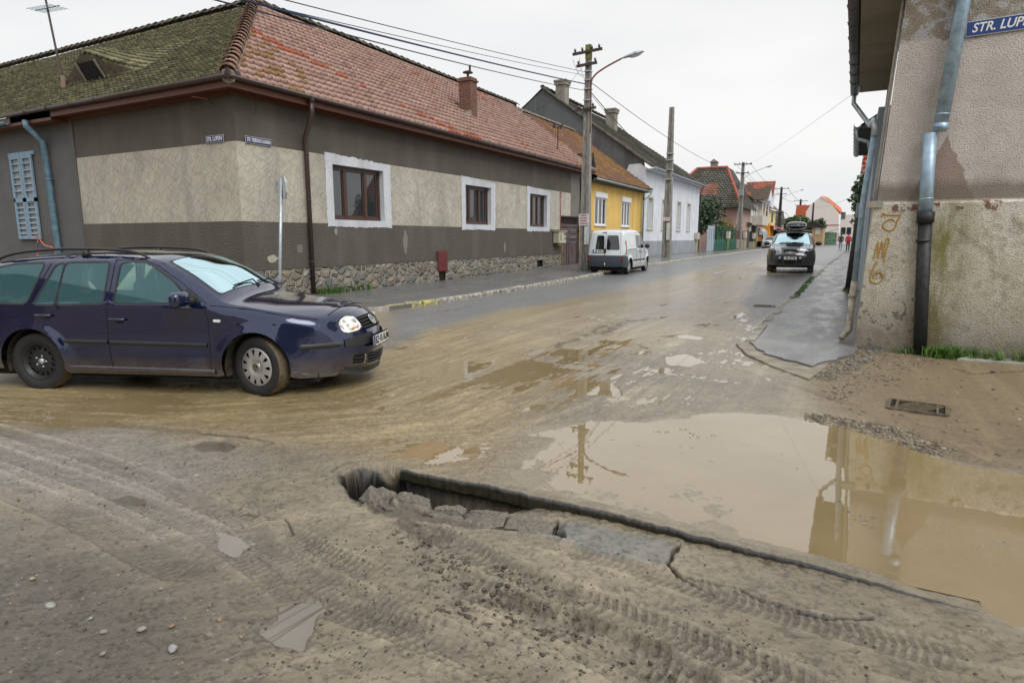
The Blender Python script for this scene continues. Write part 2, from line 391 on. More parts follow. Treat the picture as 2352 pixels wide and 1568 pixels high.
def ground_fn(x, y, far_only=False):
    """returns height and rgba (a = roughness)"""
    sh = x.shape; x = x.ravel(); y = y.ravel(); N = x.size
    r = np.sqrt(x*x+y*y)
    wx = x+.10*fbm(x*2.1, y*2.1, 3, 4); wy = y+.10*fbm(x*2.1, y*2.1, 40, 4)
    near = 1-sstep(9, 16, r)
    nf = 1-sstep(4, 10, r); rg = 1-np.abs(fbm(x*13, y*13, 14, 3))*2
    h = rise(y)+.019+.010*fbm(x*.6, y*.6, 5, 3)*near
    hn = .005*fbm(x*8, y*8, 6, 4)*near+.0024*fbm(x*42, y*42, 8, 3)*nf+.002*(rg-.5)*nf*sstep(-.2, .5, fbm(x*1.4, y*1.4, 15, 2)); h = h+hn
    # flow-aligned streaks left by turning wheels
    d1, a1, s1 = seg_dist(x, y, FLOW); d2, a2, s2 = seg_dist(x, y, FLOW2)
    st = fbm(a1*.9, s1*9, 21, 3); st2 = fbm(a2*.9, s2*9, 31, 3)
    stn = np.where(d1 < d2, st, st2)
    fine = fbm(a1*2.2, s1*30, 25, 2)
    def soft(poly, w, xx=None, yy=None):
        xx = wx if xx is None else xx; yy = wy if yy is None else yy
        out = np.zeros(N); px = [p[0] for p in poly]; py = [p[1] for p in poly]
        m = (xx > min(px)-w) & (xx < max(px)+w) & (yy > min(py)-w) & (yy < max(py)+w)
        if m.any(): out[m] = sstep(-w, w, poly_sd(xx[m], yy[m], poly))
        return out
    mp = soft(PUD_MAIN, .10); isl = np.maximum.reduce([soft(p, .12) for p in ISLES])
    wb = soft(WETBAND, .35)
    grav = vnoise(x*40, y*40, 50)*vnoise(x*95, y*95, 51)
    mpw = soft(PUD_MAIN, .28); D = mpw*.036*np.clip(.75+.5*fbm(x*1.7, y*1.7, 18, 3), .3, 1.2); D = np.maximum(D, mp*.021); D = D*(1-isl)+isl*mp*(.0188+.003*fbm(x*5, y*5, 19, 2))
    wb2 = soft(WB2, .5); wet_all = np.maximum(wb, wb2*.8)
    D = np.maximum(D, wb*(.0195+.013*fbm(x*1.1, y*1.1, 12, 3))); D = np.maximum(D, wb2*(.0100+.013*fbm(x*1.5, y*1.5, 13, 3)))
    sp = np.maximum.reduce([soft(p, .035, x+.045*fbm(x*6, y*6, 61, 4), y+.045*fbm(x*6, y*6, 62, 4)) for p in SMALLP])
    h = h-D+.013*stn*np.maximum(wet_all, .25*near)*(1-mp)+.010*fine*near*np.maximum(wet_all, .25)*(1-mp)+.007*fbm(x*16, y*16, 17, 3)*near*np.maximum(wet_all, .3)*(1-mp)
    h = h-sp*.045*(1-mp)
    h = h+isl*mp*(.006*fbm(x*26, y*26, 20, 3)-.002)
    ry_ = y-edge_y(x); rim_ = np.exp(-((ry_-.05)/.09)**2)*(ry_ > -.02)*(x > -2.8)*(x < .8)*near*sstep(.8, -.2, x); h = np.where(rim_ > .3, np.maximum(h, .003+.006*fbm(x*9, y*9, 16, 3)), h)
    # tracks
    pit = sstep(.62, .80, vnoise(x*52, y*52, 33))*nf*(1-mp); h = h-.004*pit
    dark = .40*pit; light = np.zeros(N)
    nb = fbm(x*3, y*3, 77, 2)
    for pts, w, dep, am in TRACKS:
        px = [p[0] for p in pts]; py = [p[1] for p in pts]
        m = (x > min(px)-.4) & (x < max(px)+.4) & (y > min(py)-.4) & (y < max(py)+.4)
        if not m.any(): continue
        xs, ys = x[m], y[m]
        d, a, s = seg_dist(xs+.02*fbm(xs*2, ys*2, 90, 2), ys, pts)
        L = a.max()+1e-6; ends = sstep(0, .25, a)*sstep(0, .25, L-a)
        ins = 1-sstep(w*.42, w*.55, d)
        rim = np.exp(-((d-w*.56)/.018)**2)
        aw = a+.012*fbm(xs*5, ys*5, 92, 2); pd = .038+.018*((w*97+dep*531+L) % 1.0); lug = np.sin(2*pi*(aw/pd+np.abs(s)*(4+5*((L*3.7) % 1.0)))); rib = np.cos(2*pi*s/(w*.36))
        pat = sstep(-.3, .5, lug)*.7+.3*sstep(0, .6, rib)
        act = np.clip(.75+1.3*nb[m], .15, 1)*am*ends; h[m] -= hn[m]*.7*ins
        nz = .5+.5*fbm(xs*30, ys*30, 91, 2)
        h[m] += -dep*.75*ins*ends+dep*.75*pat*ins*act+dep*.45*rim*ends*nz
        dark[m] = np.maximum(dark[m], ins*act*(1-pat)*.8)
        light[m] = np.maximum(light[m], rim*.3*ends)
    # clods
    cl = np.zeros(N)
    for pts, w in CLODS:
        px = [p[0] for p in pts]; py = [p[1] for p in pts]
        m = (x > min(px)-.4) & (x < max(px)+.4) & (y > min(py)-.4) & (y < max(py)+.4)
        if not m.any(): continue
        d, a, s = seg_dist(x[m]+.04*fbm(x[m]*6, y[m]*6, 95, 3), y[m]+.04*fbm(x[m]*6, y[m]*6, 96, 3), pts)
        cl[m] = np.maximum(cl[m], 1-sstep(w*.4, w*1.4, d))
    cn = np.abs(fbm(x*17, y*17, 97, 5, .6)); clv = sstep(-.5, .2, fbm(x*7, y*7, 94, 3)); cl = cl*clv
    h = h+cl*(.055*cn-.003)
    # cracks
    ck = np.zeros(N)
    for pts, w, dep in CRACKS:
        px = [p[0] for p in pts]; py = [p[1] for p in pts]
        m = (x > min(px)-.2) & (x < max(px)+.2) & (y > min(py)-.2) & (y < max(py)+.2)
        if not m.any(): continue
        xs, ys = x[m], y[m]; d, a, s = seg_dist(xs+.012*fbm(xs*20, ys*20, 98, 3), ys+.012*fbm(xs*20, ys*20, 99, 3), pts)
        c = 1-sstep(w*.45, w, d); h[m] -= dep*c; ck[m] = np.maximum(ck[m], c)
    # ---- colours
    def C(c): return np.array(c)[None, :]
    n1 = fbm(x*1.1, y*1.1, 110, 4)[:, None]; n2 = fbm(x*14, y*14, 111, 3)[:, None]; n3 = fbm(x*70, y*70, 112, 2)[:, None]
    col = C((.285, .238, .165))*(1+.30*n1+.20*n2)
    rgh = .31+.12*n1[:, 0]
    def blend(mask, c, rr=None, var=.12):
        nonlocal col, rgh
        mm = mask[:, None]; col = col*(1-mm)+C(c)*(1+var*n1+.10*n2)*mm
        if rr is not None: rgh = rgh*(1-mask)+rr*mask
    farm = sstep(12, 30, y); blend(farm, (.20, .205, .215), .34)
    blend(soft(TANROAD, .5), (.38, .295, .155), .20)
    blend(soft(ASPHL, .35), (.20, .205, .212), .34)
    blend(soft(SHEEN, .5), (.38, .335, .26), .15)  # wet sheen brightened in the colour as well as the roughness
    blend(soft(FARMUD, .6)*np.clip(.6+1.2*fbm(a1*.18, s1*3.2, 124, 3), 0, 1), (.40, .325, .20), .17)
    blend(soft(SHEEN2, .3), (.29, .262, .22), .2)  # whitish sheen put into the colour along with low roughness
    blend(soft(CLEANR, .2), (.09, .085, .08), .32)
    blend(wb*.75, (.33, .255, .13), .12)
    blend(soft(RIGHTMUD, .25), (.23, .175, .105), .5)
    blend(soft(DARKNEAR, .35), (.135, .115, .085), .42)
    blend(mp, (.33, .28, .205), .18)
    hid = 0
    blend(soft(SLAB, .03)*.8, (.20, .20, .195), .45)
    streak = sstep(.05, .5, np.where(r > 6, fbm(a1*.35, s1*5, 121, 3), stn))*(1-farm*.6)
    gr_ = sstep(.0, -.0045, .006*fbm(x*8, y*8, 6, 4)+.0042*fbm(x*42, y*42, 8, 3))*nf; col = col*(1-.22*gr_[:, None]); col = col*(1+(.20*streak-.08)[:, None]); rgh = rgh-.10*streak  # shade of the small crevices multiplied into the mud colour
    # speckle: grit
    g1 = vnoise(x*38, y*38, 130); g2 = vnoise(x*60+9, y*60, 131)
    gm = sstep(.86, .95, g1)[:, None]*.5*(1-sstep(4, 8, r))[:, None]; col = col*(1-gm)+C((.30, .28, .25))*gm
    gm = sstep(.84, .93, g2)[:, None]*.6*(1-sstep(4, 8, r))[:, None]; col = col*(1-gm)+C((.07, .065, .06))*gm
    spd = np.maximum.reduce([soft(p, .10, x, y) for p in SMALLP])[:, None]; col = col*(1-.28*spd); rgh = rgh-.1*spd[:, 0]
    gx_, gy_ = x-.40, y-6.78; gu = gx_*.9943-gy_*.107; gv = gx_*.107+gy_*.9943; gm_ = (gu > .02) & (gu < .48) & (gv > .02) & (gv < .40); h = h-.09*gm_; col = np.where(gm_[:, None], .02, col)
    im = (isl*mp*sstep(.3, .5, grav))[:, None]; col = col*(1-im*.4)+C((.16, .17, .18))*im*.4
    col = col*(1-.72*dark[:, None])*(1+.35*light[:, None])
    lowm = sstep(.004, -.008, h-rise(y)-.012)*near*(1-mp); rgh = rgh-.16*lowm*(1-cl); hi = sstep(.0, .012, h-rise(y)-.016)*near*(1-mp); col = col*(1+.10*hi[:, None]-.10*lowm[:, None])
    cm = cl[:, None]; col = col*(1-cm*.75)+C((.10, .085, .062))*(1+.6*n3)*cm*.75; rgh = rgh*(1-cl)+.6*cl
    col = col*(1-.8*ck[:, None])
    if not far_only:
        ey = edge_y(x); inx = sstep(-3.0, -2.72, x)*(1-sstep(.45, .65, x))
        step = ey+.05
        cav = soft(CAV, .018, x+.015*fbm(x*12, y*12, 140, 3), y+.015*fbm(x*12, y*12, 141, 3))
        d = np.maximum(0, step-y)
        nearm = (y < step)
        h = h-np.where(nearm, drop_d(x)*np.exp(-(d/np.interp(x, [-2.6, -1.8, -.7], [.42, .5, .6]))**2)*inx, 0)
        under = ((x > -2.69) & (x < -1.75) & (y > ey-.12) & (y < ey+.07) & (cav > .0) | ((x > -2.66) & (x < -1.72) & (y > ey-.03) & (y < ey+.065)))
        cav = np.maximum(cav, under*1.0)
        h = h-cav*(.50+.08*fbm(x*5, y*5, 142, 3))+cav*.02*fbm(x*25, y*25, 143, 3)
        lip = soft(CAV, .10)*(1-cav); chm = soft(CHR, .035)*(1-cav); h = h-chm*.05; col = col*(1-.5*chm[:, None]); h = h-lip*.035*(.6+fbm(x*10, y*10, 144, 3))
        cc = sstep(.0, .35, np.maximum(cav, soft(CAV, .055, x+.03*fbm(x*12, y*12, 145, 3), y+.03*fbm(x*12, y*12, 146, 3))))[:, None]; col = col*(1-cc)+C((.022, .018, .014))*(1+.4*n1)*cc; rgh = rgh*(1-cav)+.95*cav  # wet soil colour with the hole's shade painted in, crumbly rim darkened too
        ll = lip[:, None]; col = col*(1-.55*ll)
        dk_ = sstep(-.02, -.10, h)[:, None]*(np.maximum(cav, lip) > .05)[:, None]; col = col*(1-.85*dk_); rgh = np.maximum(rgh, .9*dk_[:, 0])  # darker with depth: shade of the hole put into the colour
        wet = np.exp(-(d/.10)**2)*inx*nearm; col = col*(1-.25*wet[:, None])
    col = np.clip(col, .008, .6); rgh = np.clip(rgh, .10, .9)
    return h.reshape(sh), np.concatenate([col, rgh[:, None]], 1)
def make_ground():
    fa = np.radians(np.linspace(-56, 56, 1180)); ca = np.radians(np.linspace(56, 304, 70))[1:-1]
    ang = np.concatenate([fa, ca])
    vs = np.concatenate([np.arange(1660, 900, -1.7), np.arange(900, 640, -1.35), np.arange(640, 556, -1.2)])
    dep = np.arctan((vs-784)/FPX)+PITCH
    rr = CAMH/np.tan(dep); rr = np.concatenate([np.linspace(.05, rr[0], 14)[:-1], rr, [rr[-1]*1.3, 260, 420, 900]])
    A, R = np.meshgrid(ang, rr)           # azimuth clockwise from heading
    hd = -YAW+A
    X = R*np.sin(hd); Y = R*np.cos(hd)
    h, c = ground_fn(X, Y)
    n, m = X.shape
    V = np.stack([X.ravel(), Y.ravel(), h.ravel()], 1)
    i = np.arange(n-1)[:, None]*m+np.arange(m)[None, :]; j = np.arange(n-1)[:, None]*m+(np.arange(m)+1)[None, :] % m
    F = np.stack([i, j, j+m, i+m], 2).reshape(-1, 4)[:, ::-1]
    return V, F, c
t = NT('wet_mud_and_asphalt'); vc = t.vcol(); nz = t.noise(38, 6, .72); nz2 = t.noise(240, 3, .6)
hgt = t.math('ADD', t.math('MULTIPLY', nz, .7), t.math('MULTIPLY', nz2, .3))
col = t.mix(t.ramp(nz2, [(.3, .28), (.65, 0.0)]), vc.outputs['Color'], (.05, .045, .035))
t.set(Base_Color=col, Roughness=t.math('ADD', vc.outputs['Alpha'], t.math('MULTIPLY', t.math('SUBTRACT', nz, .5), .35)))
t.link(t.ramp(vc.outputs['Alpha'], [(.4, .75), (.72, .12)]), t.b.inputs['Specular IOR Level'])
t.bump(hgt, .75, .012); M['ground'] = t.m
V, F, c = make_ground()
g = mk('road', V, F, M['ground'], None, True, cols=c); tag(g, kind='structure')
del V, F, c
# ---- water in the puddles
t = NT('muddy_puddle_water'); f = t.noise(1.3, 3)
t.set(Base_Color=t.ramp(f, [(.3, (.235, .175, .085)), (.7, (.28, .215, .115))]), Roughness=.012); t.b.inputs['IOR'].default_value = 2.4
t.bump(t.noise(7, 2), .03, .01); M['water'] = t.m
t = NT('silty_grey_water'); f = t.noise(3, 3); t.set(Base_Color=t.ramp(f, [(.3, (.13, .11, .08)), (.7, (.18, .155, .12))]), Roughness=.02); t.b.inputs['IOR'].default_value = 2.0; M['water2'] = t.m
def make_water():
    xs = np.arange(-12, 7.5, .08); ys = np.arange(.6, 17.6, .08); X, Y = np.meshgrid(xs, ys)
    ey = edge_y(X)
    d = poly_sd(X, Y, PUD_MAIN); m = d > -.35
    m |= poly_sd(X, Y, WETBAND) > -.5; m |= poly_sd(X, Y, WB2) > -.5
    for p in SMALLP: m |= poly_sd(X, Y, p) > -.12
    m &= ~((X > -3.1) & (X < 0.64) & (Y < ey+.05) & (Y > ey-.9))
    m &= ~(poly_sd(X, Y, CAV) > -.035)
    n, k = X.shape; q = m[:-1, :-1] & m[1:, :-1] & m[:-1, 1:] & m[1:, 1:]
    ii, jj = np.nonzero(q); F = np.stack([ii*k+jj, ii*k+jj+1, (ii+1)*k+jj+1, (ii+1)*k+jj], 1)
    u, inv = np.unique(F, return_inverse=True)
    V = np.stack([X.ravel()[u], Y.ravel()[u], rise(Y.ravel()[u])], 1)
    FF = inv.reshape(F.shape); cc = V[FF].mean(1); near_ = np.zeros(len(FF), int)
    for i in (0, 1, 2, 3, 10): near_[poly_sd(cc[:, 0], cc[:, 1], SMALLP[i]) > -.25] = 1
    o = mk('water', V, FF, [M['water'], M['water2']], None, True, fmat=near_); tag(o, kind='structure')
make_water()
# ---- sheared asphalt face along the collapsed strip
def make_edge():
    xs = np.arange(-2.70, .62, .006); rows = []
    ey = edge_y(xs)+.012*fbm(xs*9, xs*0, 200, 4)+.004*fbm(xs*45, xs*0, 202, 2)
    th = np.interp(xs, [-2.7, -1.4, .6], [.088, .11, .10])+.012*fbm(xs*9, xs*0+4, 201, 3)
    prof = [(.10, 0, 0), (.075, 0, 0), (.05, 0, 0), (.022, 0, 0), (.008, -.001, 0), (0, -.006, 0), (-.001, .25, 1), (.001, .5, 1), (0, .75, 1), (.004, 1.0, 1), (.10, 1.05, 1), (.18, 1.1, 1)]
    V = []; Cc = []
    for k, (dy, t_, typ) in enumerate(prof):
        yy = ey+dy+(.006*fbm(xs*30, xs*0+k*3.1, 210, 3) if k >= 4 else 0)
        h, c = ground_fn(xs, ey+max(dy, .02), True)
        if typ == 0: z = h+.003+(t_ if t_ < 0 else 0)-(.012 if k == 0 else 0)
        else:
            z = h-th*t_; n = .5+.5*fbm(xs*25, xs*0+k*2.0, 220, 3)
            c = np.stack([.024+.03*n, .022+.026*n, .015+.018*n, .85+0*n], 1)
        if k in (4, 5): gg = .5+.5*fbm(xs*40, xs*0+k*1.7, 230, 2); c = np.stack([.05+.12*gg, .05+.12*gg, .05+.125*gg, .9+0*gg], 1)*(1 if k != 5 else .5)
        V.append(np.stack([xs, yy, z], 1)); Cc.append(c)
    n = len(xs); K = len(prof); V = np.concatenate(V); Cc = np.concatenate(Cc)
    i = np.arange(K-1)[:, None]*n+np.arange(n-1)[None, :]
    F = np.stack([i, i+1, i+1+n, i+n], 2).reshape(-1, 4)
    o = mk('asphalt_layer', V, F[:, ::-1], M['ground'], None, False, cols=Cc); tag(o, kind='structure')
make_edge()
def rock_mesh(seed, sx, sy, sz, jag=.25, flat=0, sub=3):
    bm = bmesh.new(); bmesh.ops.create_icosphere(bm, subdivisions=sub, radius=1)
    rr = random.Random(seed); ofs = rr.random()*50
    co = np.array([v.co for v in bm.verts]); nr = fbm(co[:, 0]*1.6+ofs, co[:, 1]*1.6+co[:, 2]*1.9, seed, 3); nr2 = fbm(co[:, 0]*6+ofs, co[:, 1]*6+co[:, 2]*5, seed+9, 3)
    for v, a, b in zip(bm.verts, nr, nr2):
        p = v.co*(1+jag*a+jag*.35*b)
        if flat: p = Vector([math.copysign(min(abs(c), flat+.1*b), c) for c in p])
        v.co = Vector((p.x*sx, p.y*sy, p.z*sz))
    V = np.array([v.co for v in bm.verts]); F = [tuple(v.index for v in f.verts) for f in bm.faces]; bm.free(); return V, F
t = NT('broken_asphalt_chunk'); n_ = t.noise(40, 5, .7); vor = t.new('ShaderNodeTexVoronoi', Scale=60.0); t.link(t.coord(), vor.inputs['Vector'])
t.set(Base_Color=t.mix(t.ramp(vor.outputs['Distance'], [(.15, .55), (.4, 0.0)]), t.ramp(n_, [(.3, (.06, .055, .045)), (.6, (.19, .168, .13)), (.8, (.27, .235, .18))]), (.17, .18, .19)), Roughness=.6)
t.bump(n_, .8, .01); M['chunk'] = t.m
def slab_chunk(seed, poly_px, z, th, tilt, label):
    pts = [GP(u, v, z) for u, v in poly_px]; cx = sum(p[0] for p in pts)/len(pts); cy = sum(p[1] for p in pts)/len(pts)
    loc = [(p[0]-cx, p[1]-cy) for p in pts]; P, T, fid = cdt(resample(loc, .012), [], .012)
    edge = poly_sd(P[:, 0], P[:, 1], loc)
    top = .011*fbm(P[:, 0]*20+seed, P[:, 1]*20, seed, 4)-.006*np.exp(-(np.maximum(edge, 0)/.008))
    n = len(P); jx = .016*fbm(P[:, 0]*22, P[:, 1]*22+seed, seed+4, 3)
    V = np.concatenate([np.stack([P[:, 0]+jx, P[:, 1]+jx, top], 1), np.stack([P[:, 0]*.93-jx, P[:, 1]*.93+jx, -th+0*top], 1)])
    F = [tuple(t) for t in T]
    b = [i for i in range(n) if edge[i] < .0015]
    b.sort(key=lambda i: atan2(P[i, 1], P[i, 0]))
    for a_, b_ in zip(b, b[1:]+b[:1]):
        F.append((a_, a_+n, b_+n)); F.append((a_, b_+n, b_))
    # middle jitter comes from bump
    o = mk('asphalt_chunk', V, F, M['chunk'], None, False)
    o.location = (cx, cy, z); o.rotation_euler = tilt
    tag(o, label, 'asphalt chunk', 'broken asphalt chunks in the collapse'); return o
slab_chunk(1, [(900, 1142), (922, 1130), (962, 1140), (990, 1154), (986, 1172), (955, 1176), (905, 1166)], -.062, .11, (radians(14), radians(-6), 0), 'thick tilted chunk of asphalt deepest in the road collapse hole')
slab_chunk(2, [(984, 1180), (1005, 1164), (1060, 1163), (1072, 1170), (1062, 1194), (1030, 1192)], -.058, .08, (radians(8), radians(5), 0), 'small wedge of broken asphalt, second from the open hole')
slab_chunk(3, [(1064, 1190), (1078, 1170), (1120, 1170), (1168, 1178), (1152, 1208), (1110, 1210)], -.055, .07, (radians(5), radians(-3), 0), 'flat cracked asphalt piece, third from the open hole')
slab_chunk(4, [(1158, 1208), (1174, 1177), (1225, 1176), (1284, 1182), (1268, 1222), (1200, 1218)], -.048, .06, (radians(3), radians(2), 0), 'largest flat asphalt plate beside the sheared road edge')
V, F = rock_mesh(31, .17, .11, .10, .5); o = mk('mud_lump', V, F, M['chunk'], None, False); x_, y_ = GP(868, 1160, -.1); o.location = (x_, y_, -.10)
tag(o, 'crumbly brown lump of mud and gravel inside the mouth of the hole', 'mud lump')
# ---- pebbles and clods
PEB = [((118, 1400), .075, (.50, .50, .46), 'large pale oval pebble in the dark mud at lower left'), ((326, 1454), .055, (.42, .40, .36), 'grey elongated pebble in the dark mud below the tyre tracks'),
       ((398, 1500), .07, (.55, .55, .55), 'white flaky angular stone near the bottom edge'), ((240, 1408+52), .042, (.45, .42, .36), 'small grey oval stone between the pale pebble and the white flaky stone'),
       ((210, 1428), .03, (.58, .58, .56), 'small round white pebble right of the large pale pebble'), ((75, 1337), .045, (.50, .44, .32), 'yellowish pebble in the mud near the left edge'),
       ((396, 1446), .04, (.42, .26, .17), 'reddish brown stone in the dark mud'), ((505, 1432), .04, (.48, .34, .22), 'orange tan stone at the edge of the tyre ruts'),
       ((452, 1098), .045, (.62, .60, .56), 'flat white stone in the mud beyond the tyre tracks'), ((290, 1080), .04, (.20, .13, .09), 'dark reddish stone on the mud at left'),
       ((322, 1072), .04, (.5, .5, .46), 'pale flat chip beside the dark reddish stone'), ((238, 1510), .035, (.40, .37, .32), 'dull grey stone at the lower left bottom'),
       ((1075, 1425), .05, (.12, .10, .08), 'round clod of dark mud between the tyre ruts'), ((1147, 1352), .055, (.09, .08, .065), 'dark mud clod left of the long ruts'),
       ((738, 1050), .03, (.07, .08, .10), 'small dark blue stone on the mud above the hole'), ((1700, 648), .12, (.32, .22, .13), 'brown lump lying in the middle of the wet road'),
       ((2340, 968), .05, (.75, .76, .78), 'crumpled white scrap lying on the muddy corner at right'), ((370, 1360), .03, (.5, .48, .44), 'small pale pebble left of the reddish stone'),
       ((2090, 1005), .03, (.5, .3, .15), 'orange stone on the shore of the big puddle')]
for k, ((u, v), s, c, lb) in enumerate(PEB):
    x_, y_ = GP(u, v); V, F = rock_mesh(40+k, s*.38, s*.26, s*.19, .3, sub=2)
    o = mk('mud_clod' if 'clod' in lb or 'lump' in lb else ('paper_scrap' if 'scrap' in lb else 'pebble'), V, F, simple('stone_%d' % k, tuple(q*.6 for q in c), .55, 0, .3, 30, .4, 60), None, True)
    o.location = (x_, y_, .018+rz(y_)+s*.06); o.rotation_euler = (0, 0, k*1.3); tag(o, lb, 'clod' if 'clod' in lb or 'lump' in lb else ('litter' if 'scrap' in lb else 'pebble'))
def scatter(name, n, polys, smin, smax, mat, z0, seed, kindlabel, cat, mix=None):
    rr = np.random.RandomState(seed); base = [rock_mesh(seed+k, 1, .8, .6, .5, sub=1) for k in range(4)]
    VV = []; FF = []; nv = 0
    per = n//len(polys)
    for poly in polys:
        px = [p[0] for p in poly]; py = [p[1] for p in poly]; c = 0
        while c < per:
            x = rr.uniform(min(px), max(px), per*2); y = rr.uniform(min(py), max(py), per*2); ok = pip(x, y, poly)
            for a, b in zip(x[ok], y[ok]):
                if c >= per: break
                c += 1; V, F = base[rr.randint(4)]; s = smin+(smax-smin)*rr.rand()**3; an = rr.rand()*6.28
                ca, sa = cos(an), sin(an); W = np.stack([a+s*(V[:, 0]*ca-V[:, 1]*sa), b+s*(V[:, 0]*sa+V[:, 1]*ca), V[:, 2]*s], 1)
                VV.append(W); FF.append(np.array(F)+nv); nv += len(V)
    V = np.concatenate(VV); F = np.concatenate(FF); nvp = len(base[0][0])
    cx = V.reshape(-1, nvp, 3)[:, :, :2].mean(1); hh, _ = ground_fn(cx[:, 0], cx[:, 1]); V[:, 2] += np.repeat(hh, nvp)+z0
    o = mk(name, V, F, mat, None, True); tag(o, kindlabel, cat, kind='stuff'); return o
t = NT('grit'); oi = t.noise(9, 2); t.set(Base_Color=t.ramp(oi, [(.3, (.06, .055, .05)), (.5, (.16, .13, .09)), (.7, (.34, .29, .22))]), Roughness=.6); M['grit'] = t.m
M['clod'] = simple('dark_mud_clods', (.075, .063, .048), .65, 0, .4, 40, .6, 80, .005)
t = NT('blue_grit'); oi = t.noise(14, 2); t.set(Base_Color=t.ramp(oi, [(.3, (.05, .06, .075)), (.6, (.13, .14, .16)), (.8, (.3, .27, .22))]), Roughness=.45); M['bgrit'] = t.m
scatter('gravel', 2600, [RIGHTMUD, PW([(1880, 860), (1960, 810), (2100, 790), (2150, 830), (2000, 900), (1900, 930)]), PW([(1850, 950), (2060, 985), (2200, 1040), (2150, 1050), (2000, 1000), (1850, 965)])], .006, .028, M['grit'], .001, 3, 'loose yellow and grey gravel on the muddy corner', 'gravel')
scatter('gravel', 1300, [ISLES[1], PW([(1560, 975), (1700, 1000), (1870, 1060), (1880, 1100), (1760, 1050), (1560, 1000)]), ISLES[2]], .003, .011, M['bgrit'], .001, 5, 'bluish grit breaking the surface of the big puddle', 'gravel')
scatter('rubble', 260, [PW([(1868, 872), (1890, 850), (1950, 826), (2010, 800), (2040, 806), (1975, 850), (1905, 880)])], .01, .05, M['chunk'], .002, 14, 'crumbled asphalt along the broken end of the right-hand pavement', 'rubble')
scatter('mud_clods', 520, [PW([(880, 1190), (1000, 1230), (1300, 1400), (1560, 1568), (1200, 1568), (1000, 1420), (960, 1330)]), PW([(900, 1230), (1250, 1330), (1400, 1500), (1000, 1430)])], .002, .02, M['clod'], 0, 8, 'crumbs of dark mud thrown up between the tyre ruts', 'mud crumbs')
scatter('mud_clods', 2600, [PW([(0, 1000), (700, 1040), (900, 1200), (1700, 1300), (2352, 1480), (2352, 1568), (0, 1568)]), PW([(700, 1230), (1700, 1400), (1800, 1568), (600, 1568)])], .0015, .009, M['clod'], 0, 18, 'fine crumbs of mud all over the near ground', 'mud crumbs')
scatter('gravel', 500, [PW([(0, 1250), (500, 1380), (640, 1568), (0, 1568)]), PW([(0, 1000), (700, 1050), (700, 1250), (0, 1200)])], .003, .013, M['grit'], 0, 9, 'small stones pressed into the dark mud at lower left', 'gravel')
# ================================================================ PAVEMENTS
t = NT('wet_pavement_asphalt'); a = t.noise(1.2, 5, .6); b = t.noise(90, 3); w = t.noise(2.6, 5, .7, sc=(1, .35, 1))
t.set(Base_Color=t.mix(t.ramp(b, [(.35, .35), (.6, 0.0)]), t.ramp(a, [(.3, (.135, .14, .147)), (.55, (.175, .178, .182)), (.68, (.24, .20, .15))]), (.04, .04, .04)), Roughness=t.ramp(w, [(.4, .22), (.6, .40)]))
t.bump(b, .5, .005); M['pave'] = t.m
def pavement(name, outline, h, step=.6, mat=None):
    P, T, fid = cdt(resample(outline, step), [], step); z = rise(P[:, 1])+h
    ol = resample(outline, step); n0 = len(P); V = [(a, b, c) for (a, b), c in zip(P, z)]; F = [tuple(t) for t in T]
    for (a, b), (c, d) in zip(ol, ol[1:]+ol[:1]):
        k = len(V); za = rz(b)+h; zb = rz(d)+h; V += [(a, b, za), (c, d, zb), (c, d, zb-h-.1), (a, b, za-h-.1)]; F.append((k, k+1, k+2, k+3))
    o = mk(name, V, F, mat or M['pave'], None, False); tag(o, kind='structure'); return o
LP = [(-9.02, 11.6), (-9.02, 24.6), (-10.55, 25.4), (-10.55, 31.0), (-9.02, 32.0), (-9.02, 90), (-10, 120), (-14, 170), (-20, 172), (-16, 120), (-12.7, 90), (-12.6, 10.3), (-40, 10.3), (-40, 8.4), (-11.2, 8.4), (-9.9, 9.3), (-9.2, 10.6)]
pavement('pavement', LP, .11)
RP = [(-1.28, 10.1), (-1.3, 14), (-1.12, 25.6), (-.75, 52), (-.4, 90), (1.5, 90), (1.4, 20), (1.4, 10.9), (.2, 10.6), (.12, 9.7), (-.35, 8.55), (-.9, 9.1)]
RP = [(a+(.07*fbm(np.array([a*5]), np.array([b*5]), 7, 3)[0] if b < 10.3 else 0), b+(.16*fbm(np.array([a*4]), np.array([b*4]), 8, 3)[0] if b < 10.3 else 0)) for a, b in resample(RP, .12)] if 1 else RP
pavement('pavement', RP, .055, .25)
def kerb(path, w, h, side, seglen, mat, seed, paint=None):
    """row of kerb stones with joints along path"""
    rr = random.Random(seed); m = MB(); pts = resample(path, seglen, False)
    for (a, b), (c, d) in zip(pts[:-1], pts[1:]):
        L = math.hypot(c-a, d-b); ux, uy = (c-a)/L, (d-b)/L; nx, ny = -uy*side, ux*side; g = .012+rr.random()*.02; j = rr.uniform(-.02, .02); hz = rr.uniform(-.012, .012)
        def P(s, t, z): return (a+ux*s+nx*(t+j), b+uy*s+ny*(t+j), rz(b+uy*s)+z)
        n0 = len(m.v); ch = .035; vs = []
        for s in (g, L-g):
            vs += [P(s, 0, -.06), P(s, .01, h-ch+hz), P(s, ch, h+hz), P(s, w, h+hz), P(s, w, -.06)]
        m.add(vs, [(0, 1, 6, 5), (1, 2, 7, 6), (2, 3, 8, 7), (3, 4, 9, 8), (4, 3, 2, 1, 0), (5, 6, 7, 8, 9)])
    o = m.build('kerb', mat, None, False); tag(o, kind='structure'); return o
t = NT('whitewashed_kerb_stone'); n_ = t.noise(7, 6, .7); g_ = t.noise(3, 3)
t.set(Base_Color=t.mix(t.ramp(n_, [(.48, 0.0), (.56, .8)]), (.23, .215, .18), (.55, .53, .48)), Roughness=.75); t.bump(n_, .6, .01); M['kerb_white'] = t.m
